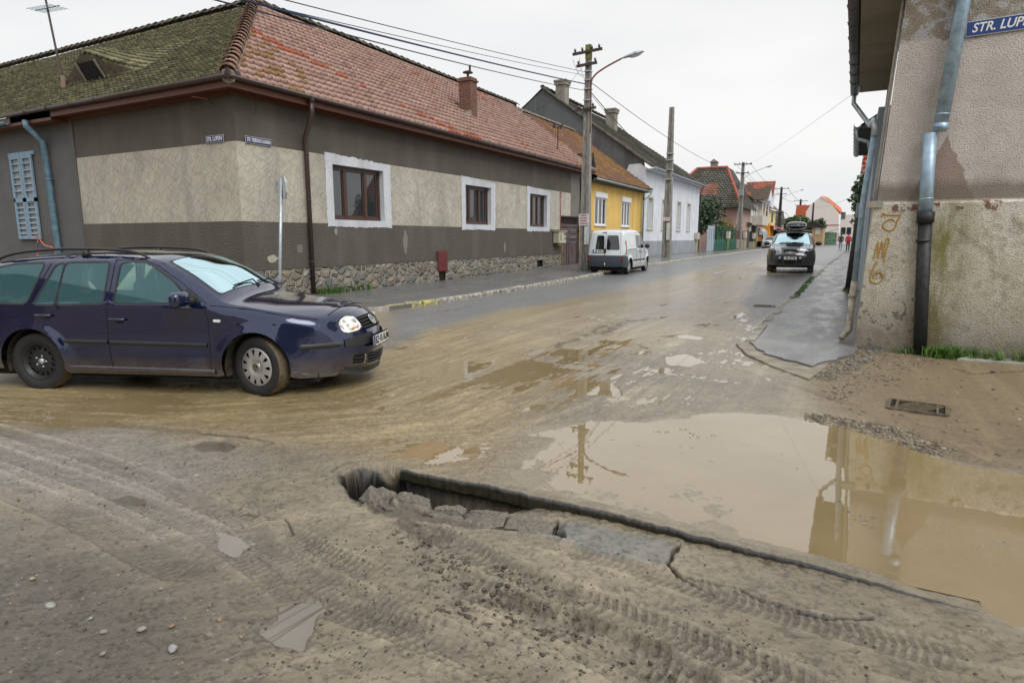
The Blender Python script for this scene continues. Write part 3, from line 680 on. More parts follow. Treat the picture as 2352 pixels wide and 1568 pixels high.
t = NT('yellow_kerb_stone'); n_ = t.noise(9, 6, .7)
t.set(Base_Color=t.mix(t.ramp(n_, [(.46, 0.0), (.54, .85)]), (.23, .215, .18), (.62, .55, .12)), Roughness=.75); t.bump(n_, .6, .01); M['kerb_yellow'] = t.m
kerb([(-8.88, 12.6), (-8.86, 24.3), (-9.5, 25.2), (-10.4, 25.45)], .17, .13, 1, .8, M['kerb_white'], 1)
kerb([(-9.1, 11.0), (-8.88, 12.6)], .17, .13, 1, .55, M['kerb_yellow'], 2)
kerb([(-10.42, 25.6), (-10.42, 30.9), (-8.9, 32.0), (-8.9, 90), (-9.9, 120)], .17, .13, 1, 1.0, M['kerb'], 3)
kerb([(-9.1, 10.9), (-9.8, 9.25), (-11.2, 8.3), (-40, 8.3)], .17, .13, 1, .8, M['kerb'], 4)
kerb([(-1.4, 10.2), (-1.42, 14), (-1.24, 25.6), (-.87, 52), (-.5, 90)], .16, .062, -1, .7, M['kerb'], 5)
M['apron'] = simple('muddy_concrete_slab', (.25, .22, .17), .6, 0, .35, 5, .8, 30, .01)
# sloping concrete slabs at the end of the right-hand pavement
pavement('concrete_apron', PW([(1690, 792), (1716, 818), (1780, 848), (1858, 876), (1902, 842), (1896, 828), (1830, 812), (1760, 795), (1722, 788)]), .03, .3, M['apron'])
# ================================================================ BUILDINGS
FX = -12.78; CY = 10.17
M['white_wall'] = plaster('white_wall_render', (.72, .76, .82), stain=(.5, .5, .5), bscale=20, bump=.3, stain_amt=.25)
M['yellow_wall'] = plaster('yellow_wall_render', (.80, .54, .16), stain=(.45, .28, .09), bscale=30, bump=.3, stain_amt=.3)
M['grey_gable'] = plaster('grey_gable_render', (.13, .135, .14), stain=(.04, .04, .04), bscale=14, bump=.9, dist=.02, stain_amt=.6)
M['base_grey'] = plaster('grey_socle_render', (.33, .36, .39), stain=(.2, .2, .2), bscale=30)
M['beige_wall'] = plaster('beige_render', (.58, .55, .48), bscale=20, bump=.3, stain_amt=.2)
# beige band with scratched herringbone relief
def scratch_mat():
    t = NT('beige_scratched_plaster'); base = t.noise(1.0, 5, .6); fine = t.noise(90, 3)
    hs = None
    for k, ang in enumerate((.6, -.55, 1.2)):
        mp = t.n.new('ShaderNodeMapping'); mp.inputs['Rotation'].default_value = (0, ang if False else 0, 0)
        geo = t.coord()
        sep = t.n.new('ShaderNodeSeparateXYZ'); t.link(geo, sep.inputs[0])
        a = t.math('ADD', sep.outputs[0], sep.outputs[1]); b = sep.outputs[2]
        ca, sa = cos(ang), sin(ang)
        u = t.math('ADD', t.math('MULTIPLY', a, ca), t.math('MULTIPLY', b, sa)); v = t.math('SUBTRACT', t.math('MULTIPLY', b, ca), t.math('MULTIPLY', a, sa))
        cb = t.n.new('ShaderNodeCombineXYZ'); t.link(t.math('MULTIPLY', u, 3.1), cb.inputs[0]); t.link(t.math('MULTIPLY', v, 10.0), cb.inputs[1]); cb.inputs[2].default_value = k*7.3
        vo = t.new('ShaderNodeTexVoronoi', Scale=1.0); vo.feature = 'F1'; vo.inputs['Randomness'].default_value = .85; t.link(cb.outputs[0], vo.inputs['Vector'])
        sp = t.n.new('ShaderNodeSeparateXYZ'); t.link(vo.outputs['Color'], sp.inputs[0])
        # thin short line inside cell: local vector
        d = t.n.new('ShaderNodeVectorMath'); d.operation = 'SUBTRACT'; t.link(cb.outputs[0], d.inputs[0]); t.link(vo.outputs['Position'], d.inputs[1])
        s2 = t.n.new('ShaderNodeSeparateXYZ'); t.link(d.outputs[0], s2.inputs[0])
        ln = t.math('MULTIPLY', t.math('LESS_THAN', t.math('ABSOLUTE', s2.outputs[1]), .085), t.math('LESS_THAN', t.math('ABSOLUTE', s2.outputs[0]), .40))
        ln = t.math('MULTIPLY', ln, t.math('GREATER_THAN', sp.outputs[0], .45))
        hs = ln if hs is None else t.math('MAXIMUM', hs, ln)
    col = t.ramp(base, [(.3, (.48, .45, .375)), (.7, (.62, .59, .50))])
    col = t.mix(t.math('MULTIPLY', hs, .30), col, (.20, .18, .14))
    st = t.noise(.7, 4, .5, sc=(2, 2, .4)); col = t.mix(t.ramp(st, [(.52, 0.0), (.75, .45)]), col, (.22, .22, .21))
    t.set(Base_Color=col, Roughness=.9); t.bump(t.math('ADD', t.math('MULTIPLY', hs, -1.0), t.math('MULTIPLY', fine, .5)), .9, .03); return t.m
M['scratch'] = scratch_mat()
def stone_mat():
    t = NT('river_stone_masonry'); mp = t.n.new('ShaderNodeMapping'); mp.inputs['Scale'].default_value = (3.6, 3.6, 5.0); t.link(t.coord(), mp.inputs[0])
    wv = t.noise(3, 3); 
    va = t.n.new('ShaderNodeVectorMath'); va.operation = 'ADD'; cb = t.n.new('ShaderNodeCombineXYZ'); t.link(t.math('MULTIPLY', wv, .7), cb.inputs[0]); t.link(t.math('MULTIPLY', wv, .5), cb.inputs[2]); t.link(mp.outputs[0], va.inputs[0]); t.link(cb.outputs[0], va.inputs[1])
    v1 = t.new('ShaderNodeTexVoronoi', Scale=1.0); v1.feature = 'DISTANCE_TO_EDGE'; t.link(va.outputs[0], v1.inputs['Vector'])
    v2 = t.new('ShaderNodeTexVoronoi', Scale=1.0); t.link(va.outputs[0], v2.inputs['Vector'])
    sep = t.n.new('ShaderNodeSeparateXYZ'); t.link(v2.outputs['Color'], sep.inputs[0])
    stc = t.ramp(sep.outputs[0], [(0, (.10, .095, .09)), (.25, (.30, .25, .18)), (.45, (.17, .19, .21)), (.6, (.42, .35, .25)), (.8, (.30, .28, .24)), (1, (.52, .48, .40))])
    n_ = t.noise(18, 5, .7); stc = t.mix(t.ramp(n_, [(.35, .6), (.65, 0.0)]), stc, (.07, .06, .05))
    edge = t.ramp(v1.outputs['Distance'], [(.05, 1.0), (.10, 0.0)])
    rim = t.ramp(v1.outputs['Distance'], [(.02, .35), (.04, 1.0)])
    col = t.mix(edge, stc, (.33, .31, .27)); col = t.mix(t.ramp(v1.outputs['Distance'], [(.045, 0.0), (.075, .8), (.11, 0.0)]), col, (.04, .035, .03))
    t.set(Base_Color=col, Roughness=.75)
    h = t.ramp(v1.outputs['Distance'], [(0, .45), (.05, .45), (.07, .1), (.2, .8), (.5, 1.0)])
    t.bump(t.math('ADD', h, t.math('MULTIPLY', n_, .12)), 1.0, .06); return t.m
M['stone'] = stone_mat()
def wall_cdt(name, plane, const, outline, holes, mat, parent, step=.5, jitter=None):
    """vertical wall in plane 'X' (points are (y,z)) or 'Y' (points are (x,z)), with holes"""
    P, T, fid = cdt(resample(outline, step), [resample(h, step) for h in holes], step)
    V = np.stack([np.full(len(P), const), P[:, 0], P[:, 1]], 1) if plane == 'X' else np.stack([P[:, 0], np.full(len(P), const), P[:, 1]], 1)
    v, f, _ = sub(V, T, fid < 0)
    return mk(name, v, f, mat, parent)
def rect(a0, a1, b0, b1): return [(a0, b0), (a1, b0), (a1, b1), (a0, b1)]
# ---- roof tiles
def tiles(name, O, ea, eb, arange_fn, nb, ch, tw, mat, parent, prof='pan', lift=.035, colfn=None, seed=1, warp=None, a_off=0):
    """O eave origin, ea unit vector along the eave, eb unit vector up the slope; arange_fn(b)->(a0,a1)"""
    O = np.array(O, float); ea = np.array(ea, float); eb = np.array(eb, float); nn = np.cross(ea, eb); nn /= np.linalg.norm(nn)
    if nn[2] < 0: nn = -nn
    rr = np.random.RandomState(seed); VV = []; FF = []; CC = []; nv = 0
    if prof == 'pan': tt = np.array([0, .18, .36, .5, .64, .82, 1.0]); hp = np.array([.045, .008, .0, .014, .0, .008, .045])
    else: tt = np.array([.02, .25, .5, .75, .98]); hp = np.array([0, .0, .0, .0, 0])
    for j in range(nb):
        b0, b1 = j*ch, (j+1)*ch; r = arange_fn(b0+ch*.5)
        if r is None: continue
        a0, a1 = r; off = (tw*.5 if (prof != 'pan' and j % 2) else 0)+a_off
        ks = np.arange(math.floor((a0-off)/tw), math.ceil((a1-off)/tw))
        for k in ks:
            s = off+k*tw; A = np.clip(s+tt*tw, a0, a1)
            if A[-1]-A[0] < .02: continue
            jl = rr.uniform(0, .012); sk_ = rr.uniform(-.008, .008); n = len(tt)
            if prof == 'pan': bf = np.full(n, b0-.02)+sk_; lowl = lift+jl
            else:
                bf = b0-.02-np.array([-.02, -.006, .012, -.006, -.02])+sk_; lowl = lift+jl+rr.uniform(0, .006)
            rows = []
            for (bb, hh) in ((bf, hp*1.0+lowl), (np.full(n, b1+.02), hp*.9+.004), (bf+.001, hp*0-.02)):
                w_ = warp(A, bb) if warp is not None else 0
                rows.append(O[None]+A[:, None]*ea[None]+bb[:, None]*eb[None]+(hh+w_)[:, None]*nn[None])
            VV.append(np.concatenate(rows)); i = np.arange(n-1)
            FF.append(np.stack([i, i+1, i+1+n, i+n], 1)+nv); FF.append(np.stack([i+2*n, i+1+2*n, i+1, i], 1)+nv)
            c = colfn(s+tw/2, b0, rr); c_ = np.tile(np.array(c), (3*n, 1)); c_[2*n:] *= .03; c_[:n] *= .8; CC.append(c_); nv += 3*n  # shadow under each tile lip painted into the vertex colours
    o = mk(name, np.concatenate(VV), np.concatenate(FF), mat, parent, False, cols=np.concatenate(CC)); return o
def tilemat(name, moss=.5, mossc=(.05, .06, .02), rough=.75, mscale=2.0, mlo=.45, mhi=.6):
    t = NT(name); vc = t.vcol(); n1 = t.noise(mscale, 6, .7); n2 = t.noise(28, 4, .7)
    col = t.mix(t.math('MULTIPLY', t.ramp(n1, [(mlo, 0.0), (mhi, 1.0)]), moss), vc.outputs['Color'], mossc)
    col = t.mix(t.ramp(n2, [(.35, .45), (.6, 0.0)]), col, (.03, .025, .02))
    t.set(Base_Color=col, Roughness=rough); t.bump(n2, .5, .01); return t.m
M['tile_pink'] = tilemat('weathered_pink_tiles', .2, (.16, .13, .11), mscale=1.5)
M['tile_green'] = tilemat('mossy_plain_tiles', .45, (.17, .18, .07), mscale=3.5, mlo=.4, mhi=.65)
M['tile_orange'] = tilemat('lichen_orange_tiles', .55, (.09, .065, .03), mscale=1.6)
M['tile_dark'] = tilemat('dark_slaty_tiles', .6, (.05, .052, .03), mscale=1.0)
M['tile_red'] = tilemat('red_tiles', .15, (.12, .05, .04))
M['mortar'] = simple('pale_mortar', (.32, .29, .25), .9, 0, .4, 9, .6, 40, .01)
def redcol(a, b, rr):
    u = rr.rand(); p = vnoise(np.array([a*.55+b*.9]), np.array([b*.45-a*.1]), 9)[0]
    if p > .86 and u > .3: return (.50, .12, .05)
    if a < 3.2 and b < 4 and a < 1.2+b*1.15+ .8 and u > .72: return (.36, .20, .08)
    base = np.array([.51, .305, .25]) if u < .6 else (np.array([.56, .36, .29]) if u < .93 else np.array([.38, .22, .17]))
    return tuple(base*(.9+.2*rr.rand()))
def greencol(a, b, rr):
    u = rr.rand(); base = np.array([.18, .17, .09]) if u < .5 else (np.array([.29, .275, .14]) if u < .8 else np.array([.10, .09, .065]))
    return tuple(base*(.8+.5*rr.rand()))
def orangecol(a, b, rr):
    u = rr.rand(); p = vnoise(np.array([a*.7]), np.array([b*.9]), 19)[0]
    base = np.array([.40, .20, .06]) if p > .5 else np.array([.33, .15, .09])
    if u > .8: base = np.array([.2, .14, .08])
    return tuple(base*(.8+.35*rr.rand()))
def darkcol(a, b, rr):
    u = rr.rand(); return tuple(np.array([.10, .095, .075] if u < .7 else [.14, .12, .09])*(.75+.5*rr.rand()))
def brightred(a, b, rr): return tuple(np.array([.46, .10, .045])*(.8+.4*rr.rand()))
def gutter(m, path, r=.075):
    """half round gutter as an open trough drawn with thickness"""
    P = [Vector(p) for p in path]
    for a, b in zip(P[:-1], P[1:]):
        d = (b-a).normalized(); s = d.cross(Vector((0, 0, 1))).normalized(); prof = [(-r, 0), (-r*.92, -r*.5), (-r*.6, -r*.85), (0, -r), (r*.6, -r*.85), (r*.92, -r*.5), (r, 0), (r*.8, 0), (r*.5, -r*.7), (0, -r*.85), (-r*.5, -r*.7), (-r*.8, 0)]
        vs = [tuple(q+s*x+Vector((0, 0, z))) for q in (a, b) for x, z in prof]; n = len(prof)
        m.add(vs, [(i, (i+1) % n, (i+1) % n+n, i+n) for i in range(n)]+[tuple(range(n-1, -1, -1)), tuple(range(n, 2*n))])
    return m
def brackets(m, a, b, every, r):
    a, b = Vector(a), Vector(b); L = (b-a).length; k = int(L/every); d = (b-a)/L; s = d.cross(Vector((0, 0, 1))).normalized()
    for i in range(1, k):
        p = a+d*(i*every); pts = [p+s*(r+.006)*cos(t)+Vector((0, 0, (r+.006)*sin(t))) for t in [0, -.5, -1, -1.57, -2.1, -2.6, -3.14]]
        m.tube(pts, .009, 5)
# ================= the grey corner house
EZ = 5.12; OV = .45
house = thing('corner_house', 'grey single storey corner house with beige scratched band and pink tiled roof', 'house', (FX, CY, 0), world=True)
Z0, ZS, ZB0, ZB1, ZT = -.1, .82, 2.03, 3.86, 4.98
W = [(13.22, 15.36, 2.14, 3.64), (20.0, 21.88, 2.14, 3.58), (25.3, 27.08, 2.13, 3.58)]
fr = .28
wallholes = [rect(a, b, c, d) for a, b, c, d in W]
YE = 31.45
def band(name, z0, z1, mat, push=0):
    hs = [[(a, max(c, z0)), (b, max(c, z0)), (b, min(d, z1)), (a, min(d, z1))] for a, b, c, d in W if min(d, z1) > max(c, z0)+.01]
    return hs
# street facade bands (windows sit in recesses)
wall_cdt('wall', 'X', FX, rect(CY, 28.72, ZS, ZB0), [], M['plaster_dark'], house)
wall_cdt('wall', 'X', FX, rect(CY, 29.9, ZB0, ZB1), [rect(a, b, c, min(d, ZB1-.01)) for a, b, c, d in W]+[rect(28.7, 29.9, ZB0, 2.72)], M['scratch'], house)
wall_cdt('wall', 'X', FX, rect(CY, 29.9, ZB1, ZT), [], M['plaster_dark'], house)
wall_cdt('wall', 'X', FX, rect(29.9, YE, 2.72, ZT), [], plaster('grey_porch_render', (.2, .19, .17)), house)
m = MB(); m.quad((FX, CY, ZS), (-19.68, CY, ZS), (-19.68, CY, ZB0), (FX, CY, ZB0)); m.quad((FX, CY, ZB1), (-19.68, CY, ZB1), (-19.68, CY, ZT), (FX, CY, ZT)); m.quad((FX, CY, Z0), (-19.68, CY, Z0), (-19.68, CY, ZS), (FX, CY, ZS))
m.build('wall', M['plaster_dark'], house)
m = MB(); m.quad((FX, CY, ZB0), (-19.5, CY, ZB0), (-19.5, CY, ZB1), (FX, CY, ZB1)); m.build('wall', M['scratch'], house)
m = MB(); m.box(-19.66, -19.5, CY-.035, CY+.1, 0, ZT); m.build('corner_strip', M['plaster_old'], house)
# back-fill so the house is solid
m = MB(); m.box(-23.4, FX-.35, CY+.3, YE-.02, 0, 4.9); m.build('inner_core', M['black'], house)
# stone socle, domed bulging stones via displaced sheet
gy = np.arange(CY-.02, 28.72, .035); gz = np.arange(0, .86, .035); GY, GZ = np.meshgrid(gy, gz)
V = np.stack([np.full(GY.size, FX+.045)+.012*fbm(GY.ravel()*6, GZ.ravel()*6, 4, 2), GY.ravel(), GZ.ravel()+rz(10)*0], 1); n = len(gy)
i = np.arange(len(gz)-1)[:, None]*n+np.arange(n-1)[None]; F = np.stack([i, i+1, i+1+n, i+n], 2).reshape(-1, 4)
cc_ = V[F].mean(1); vent = (np.abs(cc_[:, 1]-26.3) < .28) & (cc_[:, 2] > .3) & (cc_[:, 2] < .62); hd_ = (np.abs(cc_[:, 1]-18.36) < .2) & (cc_[:, 2] > .12) & (cc_[:, 2] < .48)
mk('stone_socle', V, F[~(vent | hd_)], M['stone'], house, True)
m = MB(); m.box(FX-.2, FX+.05, CY-.05, 28.72, .845, .87); m.build('socle_ledge', simple('dark_ledge', (.09, .085, .075), .9), house)
m = MB(); m.box(-19.6, FX+.03, CY-.035, CY, 0, .86); m.build('stone_socle', M['stone'], house)
# window recesses with white render and brown timber windows
def window(a0, a1, z0, z1, nl):
    w_ = MB(); x1 = FX+.012; ins = FX-.24
    # ragged white surround
    rnd = random.Random(int(a0*10)); out = []
    O_ = [(a0-fr, z0-.2), (a1+.33, z0-.2), (a1+.33, z1+.2), (a0-fr, z1+.3)]
    O_ = [(p[0]+rnd.uniform(-.025, .025), p[1]+rnd.uniform(-.02, .02)) for p in resample(O_, .06)]
    P, T, fid = cdt(O_, [resample(rect(a0, a1, z0, z1), .1)], .15); V = np.stack([np.full(len(P), x1), P[:, 0], P[:, 1]], 1); v, f, _ = sub(V, T, fid < 0)
    so_ = mk('surround', v, f, M['white_frame_render'], house)
    m = MB(); m.quad((x1, a0, z0), (ins, a0, z0), (ins, a0, z1), (x1, a0, z1)); m.quad((x1, a1, z0), (x1, a1, z1), (ins, a1, z1), (ins, a1, z0)); m.quad((x1, a0, z1), (ins, a0, z1), (ins, a1, z1), (x1, a1, z1)); m.quad((x1, a0, z0), (x1, a1, z0), (ins, a1, z0), (ins, a0, z0))
    m.build('reveal', M['white_frame_render'], house)
    fx = ins+.02; m = MB(); T_ = .085
    m.box(fx, fx+.07, a0, a1, z0, z0+T_); m.box(fx, fx+.07, a0, a1, z1-T_, z1); m.box(fx, fx+.07, a0, a0+T_, z0+T_, z1-T_); m.box(fx, fx+.07, a1-T_, a1, z0+T_, z1-T_)
    wo = m.build('window', M['win_brown'], house, bevel=.008)
    cuts = [a0+T_+(a1-a0-2*T_)*c for c in nl]
    for c in cuts:
        m = MB(); m.box(fx+.005, fx+.085, c-.055, c+.055, z0+T_, z1-T_); m.build('mullion', M['win_brown'], wo)
    edges = [a0+T_]+cuts+[a1-T_]
    for e0, e1 in zip(edges[:-1], edges[1:]):
        m = MB(); g = .05; e0_, e1_ = e0+g, e1-g
        for (y0, y1, q0, q1) in ((e0_, e1_, z0+T_, z0+T_+.05), (e0_, e1_, z1-T_-.05, z1-T_), (e0_-.0, e0_+.045, z0+T_+.05, z1-T_-.05), (e1_-.045, e1_, z0+T_+.05, z1-T_-.05)): m.box(fx+.03, fx+.062, y0, y1, q0, q1)
        sa = m.build('sash', M['win_brown'], wo)
        m = MB(); m.quad((fx+.035, e0, z0), (fx+.035, e1, z0), (fx+.035, e1, z1), (fx+.035, e0, z1)); m.build('pane', M['win_glass'], wo)
    return wo
window(*W[0], [.27, .70]); window(*W[1], [.24, .66]); window(*W[2], [.3, .62])
# eaves: boarded soffit and fascia
m = MB(); e = FX+OV; ys = CY-OV
m.box(e-.03, e, ys, YE+.3, EZ-.20, EZ-.02); m.box(-21.9, e-.03, ys, ys+.03, EZ-.20, EZ-.02)
m.quad((FX, CY, ZT), (e-.03, ys+.03, EZ-.19), (e-.03, YE+.3, EZ-.19), (FX, YE+.3, ZT)); m.quad((FX, CY, ZT), (-19.7, CY, ZT), (-19.7, ys+.03, EZ-.19), (e-.03, ys+.03, EZ-.19))
m.box(FX-.02, FX+.12, CY-.12, YE+.3, ZT-.1, ZT+.03); m.box(-19.7, FX, CY-.12, CY+.02, ZT-.1, ZT+.03)
m.build('eaves_board', M['wood_red'], house)
m = MB(); gz_ = EZ+.03; gx = e+.08; gyy = ys-.08
gutter(m, [(gx, gyy, gz_), (gx, YE+.35, gz_-.05)], .09); gutter(m, [(-21.9, gyy, gz_), (gx, gyy, gz_)], .09)
brackets(m, (gx, gyy, gz_), (gx, YE, gz_-.05), 1.15, .09); brackets(m, (-21.9, gyy, gz_), (gx, gyy, gz_), 1.15, .09)
m.build('gutter', M['brown_metal'], house, True)
m = MB(); m.prism([(-.02, -.02), (.12, -.02), (.12, .10), (-.02, .20)], .02, frameM((gx-.1, gyy+.05, gz_), (1, 0, 0), (0, 0, 1))); m.prism([(-.3, 0), (.03, 0), (.03, .24), (-.06, .22), (-.1, .12), (-.3, .1)], .015, frameM((gx-.02, gyy-.02, gz_), (1, 0, 0), (0, 0, 1)))
m.prism([(0, 0), (.33, 0), (.33, .1), (.12, .12), (.08, .22), (0, .24)], .015, frameM((gx+.03, gyy-.02, gz_), (0, 1, 0), (0, 0, 1))); m.build('gutter_splash_guard', M['brown_metal'], house)
# downpipe on the street facade
m = MB(); py = 12.05
m.tube([(gx, py, gz_-.02), (gx, py, gz_-.16)], [.085, .07], 12); m.tube([(gx, py, gz_-.16), (gx, py, gz_-.42), (FX+.12, py+.12, gz_-.98), (FX+.12, py+.14, gz_-1.15), (FX+.12, py+.14, .14)], .062, 12)
for z in (3.75, 2.6, 1.0): m.tube([(FX+.12, py+.14, z), (FX+.12, py+.14, z+.03)], .07, 12)
o = m.build('downpipe', M['brown_metal'], house, True)
# roofs
RX, RY, RZ = FX-5.2, CY+5.2, 9.22
ex_, ey_ = FX+OV+.04, CY-OV-.04
sl_len = sqrt((ex_-RX)**2+(RZ-EZ)**2); sx_, sz_ = (ex_-RX)/sl_len, (RZ-EZ)/sl_len
run = ex_-RX
def rr_(b): return (b/sl_len*run, 32.0-ey_+b*.12)
ch = sl_len/19
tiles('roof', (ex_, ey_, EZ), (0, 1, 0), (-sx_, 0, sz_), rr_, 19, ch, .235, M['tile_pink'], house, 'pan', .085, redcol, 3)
dpx, dpy = -19.9, 0
def warp_g(A, B):
    # eyebrow dormer swell; a measured from the hip corner going left
    cx = 7.6; dx = (A-cx)/2.1; wb = np.exp(-((B-2.2)/.9)**2)
    hh = .78*np.clip(1-np.abs(dx), 0, 1)**1.2*np.where(B > 1.9, np.exp(-((B-1.9)/1.5)**2), 0)
    return hh+.05*fbm(A*.35, B*.4, 71, 2)
def gr(b): return (b/sl_len*run, 26.0)
def gtiles():
    nb = 34; chh = sl_len/nb
    return tiles('roof', (ex_, ey_, EZ), (-1, 0, 0), (0, sx_, sz_), gr, nb, chh, .20, M['tile_green'], house, 'flat', .05, greencol, 5, warp=warp_g)
gtiles()
# under-roof sheets
m = MB(); k = .03
m.add([(ex_, ey_, EZ-k), (ex_, 32, EZ-k), (RX, 34, RZ-k), (RX, ey_+run, RZ-k)], [(0, 1, 2, 3)]); m.add([(ex_, ey_, EZ-k), (RX, ey_+run, RZ-k), (-38, ey_+run, RZ-k), (-38, ey_, EZ-k)], [(0, 1, 2, 3)])
m.add([(RX-5.4, 34, EZ), (RX, 34, RZ-k), (RX, ey_+run, RZ-k), (RX-5.4, ey_+run+5, EZ)], [(0, 1, 2, 3)])
m.build('roof_deck', M['black'], house)
# hip and ridge tiles
def ridge(a, b, mat, n, r=.13, col=None, up=.06):
    a, b = Vector(a), Vector(b); m = MB(); d = (b-a); L = d.length; d.normalize(); s = d.cross(Vector((0, 0, 1))).normalized(); u = s.cross(d)
    rnd = random.Random(n)
    for i in range(n):
        p = a+d*(L*i/n-.03)+u*up; q = a+d*(L*(i+1)/n+.02)+u*(up-.035); j = rnd.uniform(-.012, .012)
        vs = []
        for c, rr0 in ((p, r*1.12), (q, r*.9), (p, r*1.12-.025)):
            for t in range(7):
                th = pi*t/6; vs.append(tuple(c+s*(rr0*cos(th)+j)+u*rr0*sin(th)*.9))
        fs = [(t, t+1, t+8, t+7) for t in range(6)]+[(t+14, t+15, t+1, t) for t in range(6)]
        m.add(vs, fs)
    return m
M['ridge_tile'] = simple('weathered_ridge_tile', (.22, .13, .09), .8, 0, .6, 3, .6, 30, .01)
M['ridge_dark'] = simple('mossy_ridge_tile', (.10, .095, .075), .85, 0, .6, 3, .6, 30, .01)
hipm = ridge((ex_, ey_, EZ+.05), (RX, ey_+run, RZ+.04), M['ridge_tile'], 24, .17, up=.05); hipm.build('hip_tiles', M['ridge_tile'], house)
ridge((RX, ey_+run, RZ+.05), (RX, 34, RZ+.05), None, 46, .14).build('ridge_tiles', M['ridge_dark'], house)
ridge((RX, ey_+run, RZ+.05), (-38, ey_+run, RZ+.05), None, 50, .14).build('ridge_tiles', M['ridge_dark'], house)
m = MB(); m.tube([(ex_+.02, ey_, EZ+.0), (RX, ey_+run, RZ)], .16, 8); m.build('hip_mortar', M['mortar'], house)
# eyebrow dormer front
def rp(a, b, hn=0):  # point on green roof
    nn = Vector((0, -sz_, sx_)); return Vector((ex_-a, ey_+b*sx_, EZ+b*sz_))+nn*hn
cx = 7.6; b0 = 1.86; pts = [rp(cx+dx, b0, 0.02) for dx in (-1.8, 1.8)]; top = []
for i in range(13):
    dx = 1.8*(1-2*i/12); top.append(rp(cx+dx, b0+.04, .76*max(0, 1-abs(dx/2.1))**1.2))
m = MB(); n_ = len(top); base_ = [rp(cx+1.8*(1-2*i/12), b0, -.02) for i in range(13)]
m.add(top+base_, [(i, i+1, i+1+n_, i+n_) for i in range(n_-1)]); m.build('dormer_front', simple('weathered_dormer_wood', (.13, .105, .085), .9, 0, .4, 9), house)
m = MB(); Vn = Vector((0, -1, 0))
q = [rp(cx-.45, b0, .02), rp(cx+.45, b0, .02), rp(cx+.42, b0+.04, .50), rp(cx-.42, b0+.04, .50)]; q = [p+Vector((0, -.03, 0)) for p in q]; m.add(q, [(0, 1, 2, 3)]); dw = m.build('dormer_opening', M['black'], house)
gw_ = simple('grey_wood', (.2, .18, .15), .9)
for sgn in (-.5, .5): m = MB(); m.tube([rp(cx+sgn, b0, .0)+Vn*.04, rp(cx+sgn*.95, b0+.04, .52)+Vn*.04], .045, 4); m.build('dormer_post', gw_, dw)
# chimney
cyy, cxx = 22.75, FX-.9
cxx = -14.35; czb = EZ+(ex_-cxx)*sz_/sx_
def brickmat(name, c1, c2, mort, sc=1.0):
    t = NT(name); sep = t.n.new('ShaderNodeSeparateXYZ'); t.link(t.coord(), sep.inputs[0]); cb = t.n.new('ShaderNodeCombineXYZ'); t.link(t.math('ADD', sep.outputs[0], sep.outputs[1]), cb.inputs[0]); t.link(sep.outputs[2], cb.inputs[1])
    br = t.new('ShaderNodeTexBrick', Scale=sc); t.link(cb.outputs[0], br.inputs['Vector']); br.inputs['Color1'].default_value = rgb(c1); br.inputs['Color2'].default_value = rgb(c2); br.inputs['Mortar'].default_value = rgb(mort)
    br.inputs['Brick Width'].default_value = .25; br.inputs['Row Height'].default_value = .08; br.inputs['Mortar Size'].default_value = .012
    n_ = t.noise(12, 5, .7); t.set(Base_Color=t.mix(t.ramp(n_, [(.35, .6), (.6, 0.0)]), br.outputs['Color'], (.05, .03, .025)), Roughness=.85); t.bump(t.math('SUBTRACT', n_, br.outputs['Fac']), .8, .012); return t.m
M['brick'] = brickmat('old_red_brick', (.24, .085, .05), (.15, .055, .04), (.22, .17, .13))
M['oldchim'] = plaster('old_chimney_render', (.30, .28, .24), bscale=20, stain_amt=.6)
m = MB(); m.box(cxx-.28, cxx+.28, cyy-.25, cyy+.25, czb-.5, czb+1.45); m.box(cxx-.33, cxx+.33, cyy-.3, cyy+.3, czb+1.3, czb+1.37); ch_ = m.build('chimney', M['brick'], house)
m = MB(); m.box(cxx-.30, cxx+.30, cyy-.33, cyy-.24, czb-.45, czb+.12); m.build('flashing', M['mortar'], ch_)
m = MB(); m.tube([(cxx, cyy, czb+1.45), (cxx, cyy, czb+1.62)], .05, 8); m.lathe([(.22, 0), (.2, .03), (.04, .09)], Matrix.Translation((cxx, cyy, czb+1.66)), 14); m.tube([(cxx+.1, cyy, czb+1.7), (cxx+.1, cyy, czb+1.95)], .045, 6); m.build('cowl', M['cast_iron'], ch_)
# basement vent
m = MB(); m.box(FX-.3, FX-.05, 25.9, 26.7, .25, .7); m.build('vent_recess', M['black'], house)
m = MB(); m.box(FX-.05, FX+.06, 25.95, 26.65, .62, .70); m.build('vent_lintel', M['concrete'], house)
m = MB(); m.box(FX-.3, FX+.0, 18.1, 18.6, .1, .5); m.build('recess', M['black'], house)
# scars on the render
def patch(name, y, z, w_, h_, c, sd):
    rnd = random.Random(sd); pts = []
    for i in range(22):
        a = 2*pi*i/22; r = 1+rnd.uniform(-.18, .18); pts.append((y+w_*cos(a)*r, z+h_*sin(a)*r))
    P, T, _ = cdt(pts, [], .2); mk(name, np.stack([np.full(len(P), FX+.006), P[:, 0], P[:, 1]], 1), T, plaster('scar%d' % sd, c), house)
patch('plaster_scar', 16.35, 1.5, .12, .38, (.24, .23, .21), 1); patch('plaster_scar', 11.0, 1.12, .17, .09, (.48, .46, .38), 2); patch('plaster_scar', 13.25, 1.82, .06, .1, (.36, .34, .32), 3); patch('plaster_scar', 23.0, 1.25, .1, .2, (.25, .24, .22), 4); patch('plaster_scar', 11.9, 1.35, .1, .12, (.2, .19, .17), 5)
# flagpole holder
m = MB(); m.tube([(-13.45, CY-.02, 4.72), (-13.3, CY-.28, 4.78), (-13.55, CY-.5, 4.82)], .012, 6); m.build('iron_hook', M['rust'], house)
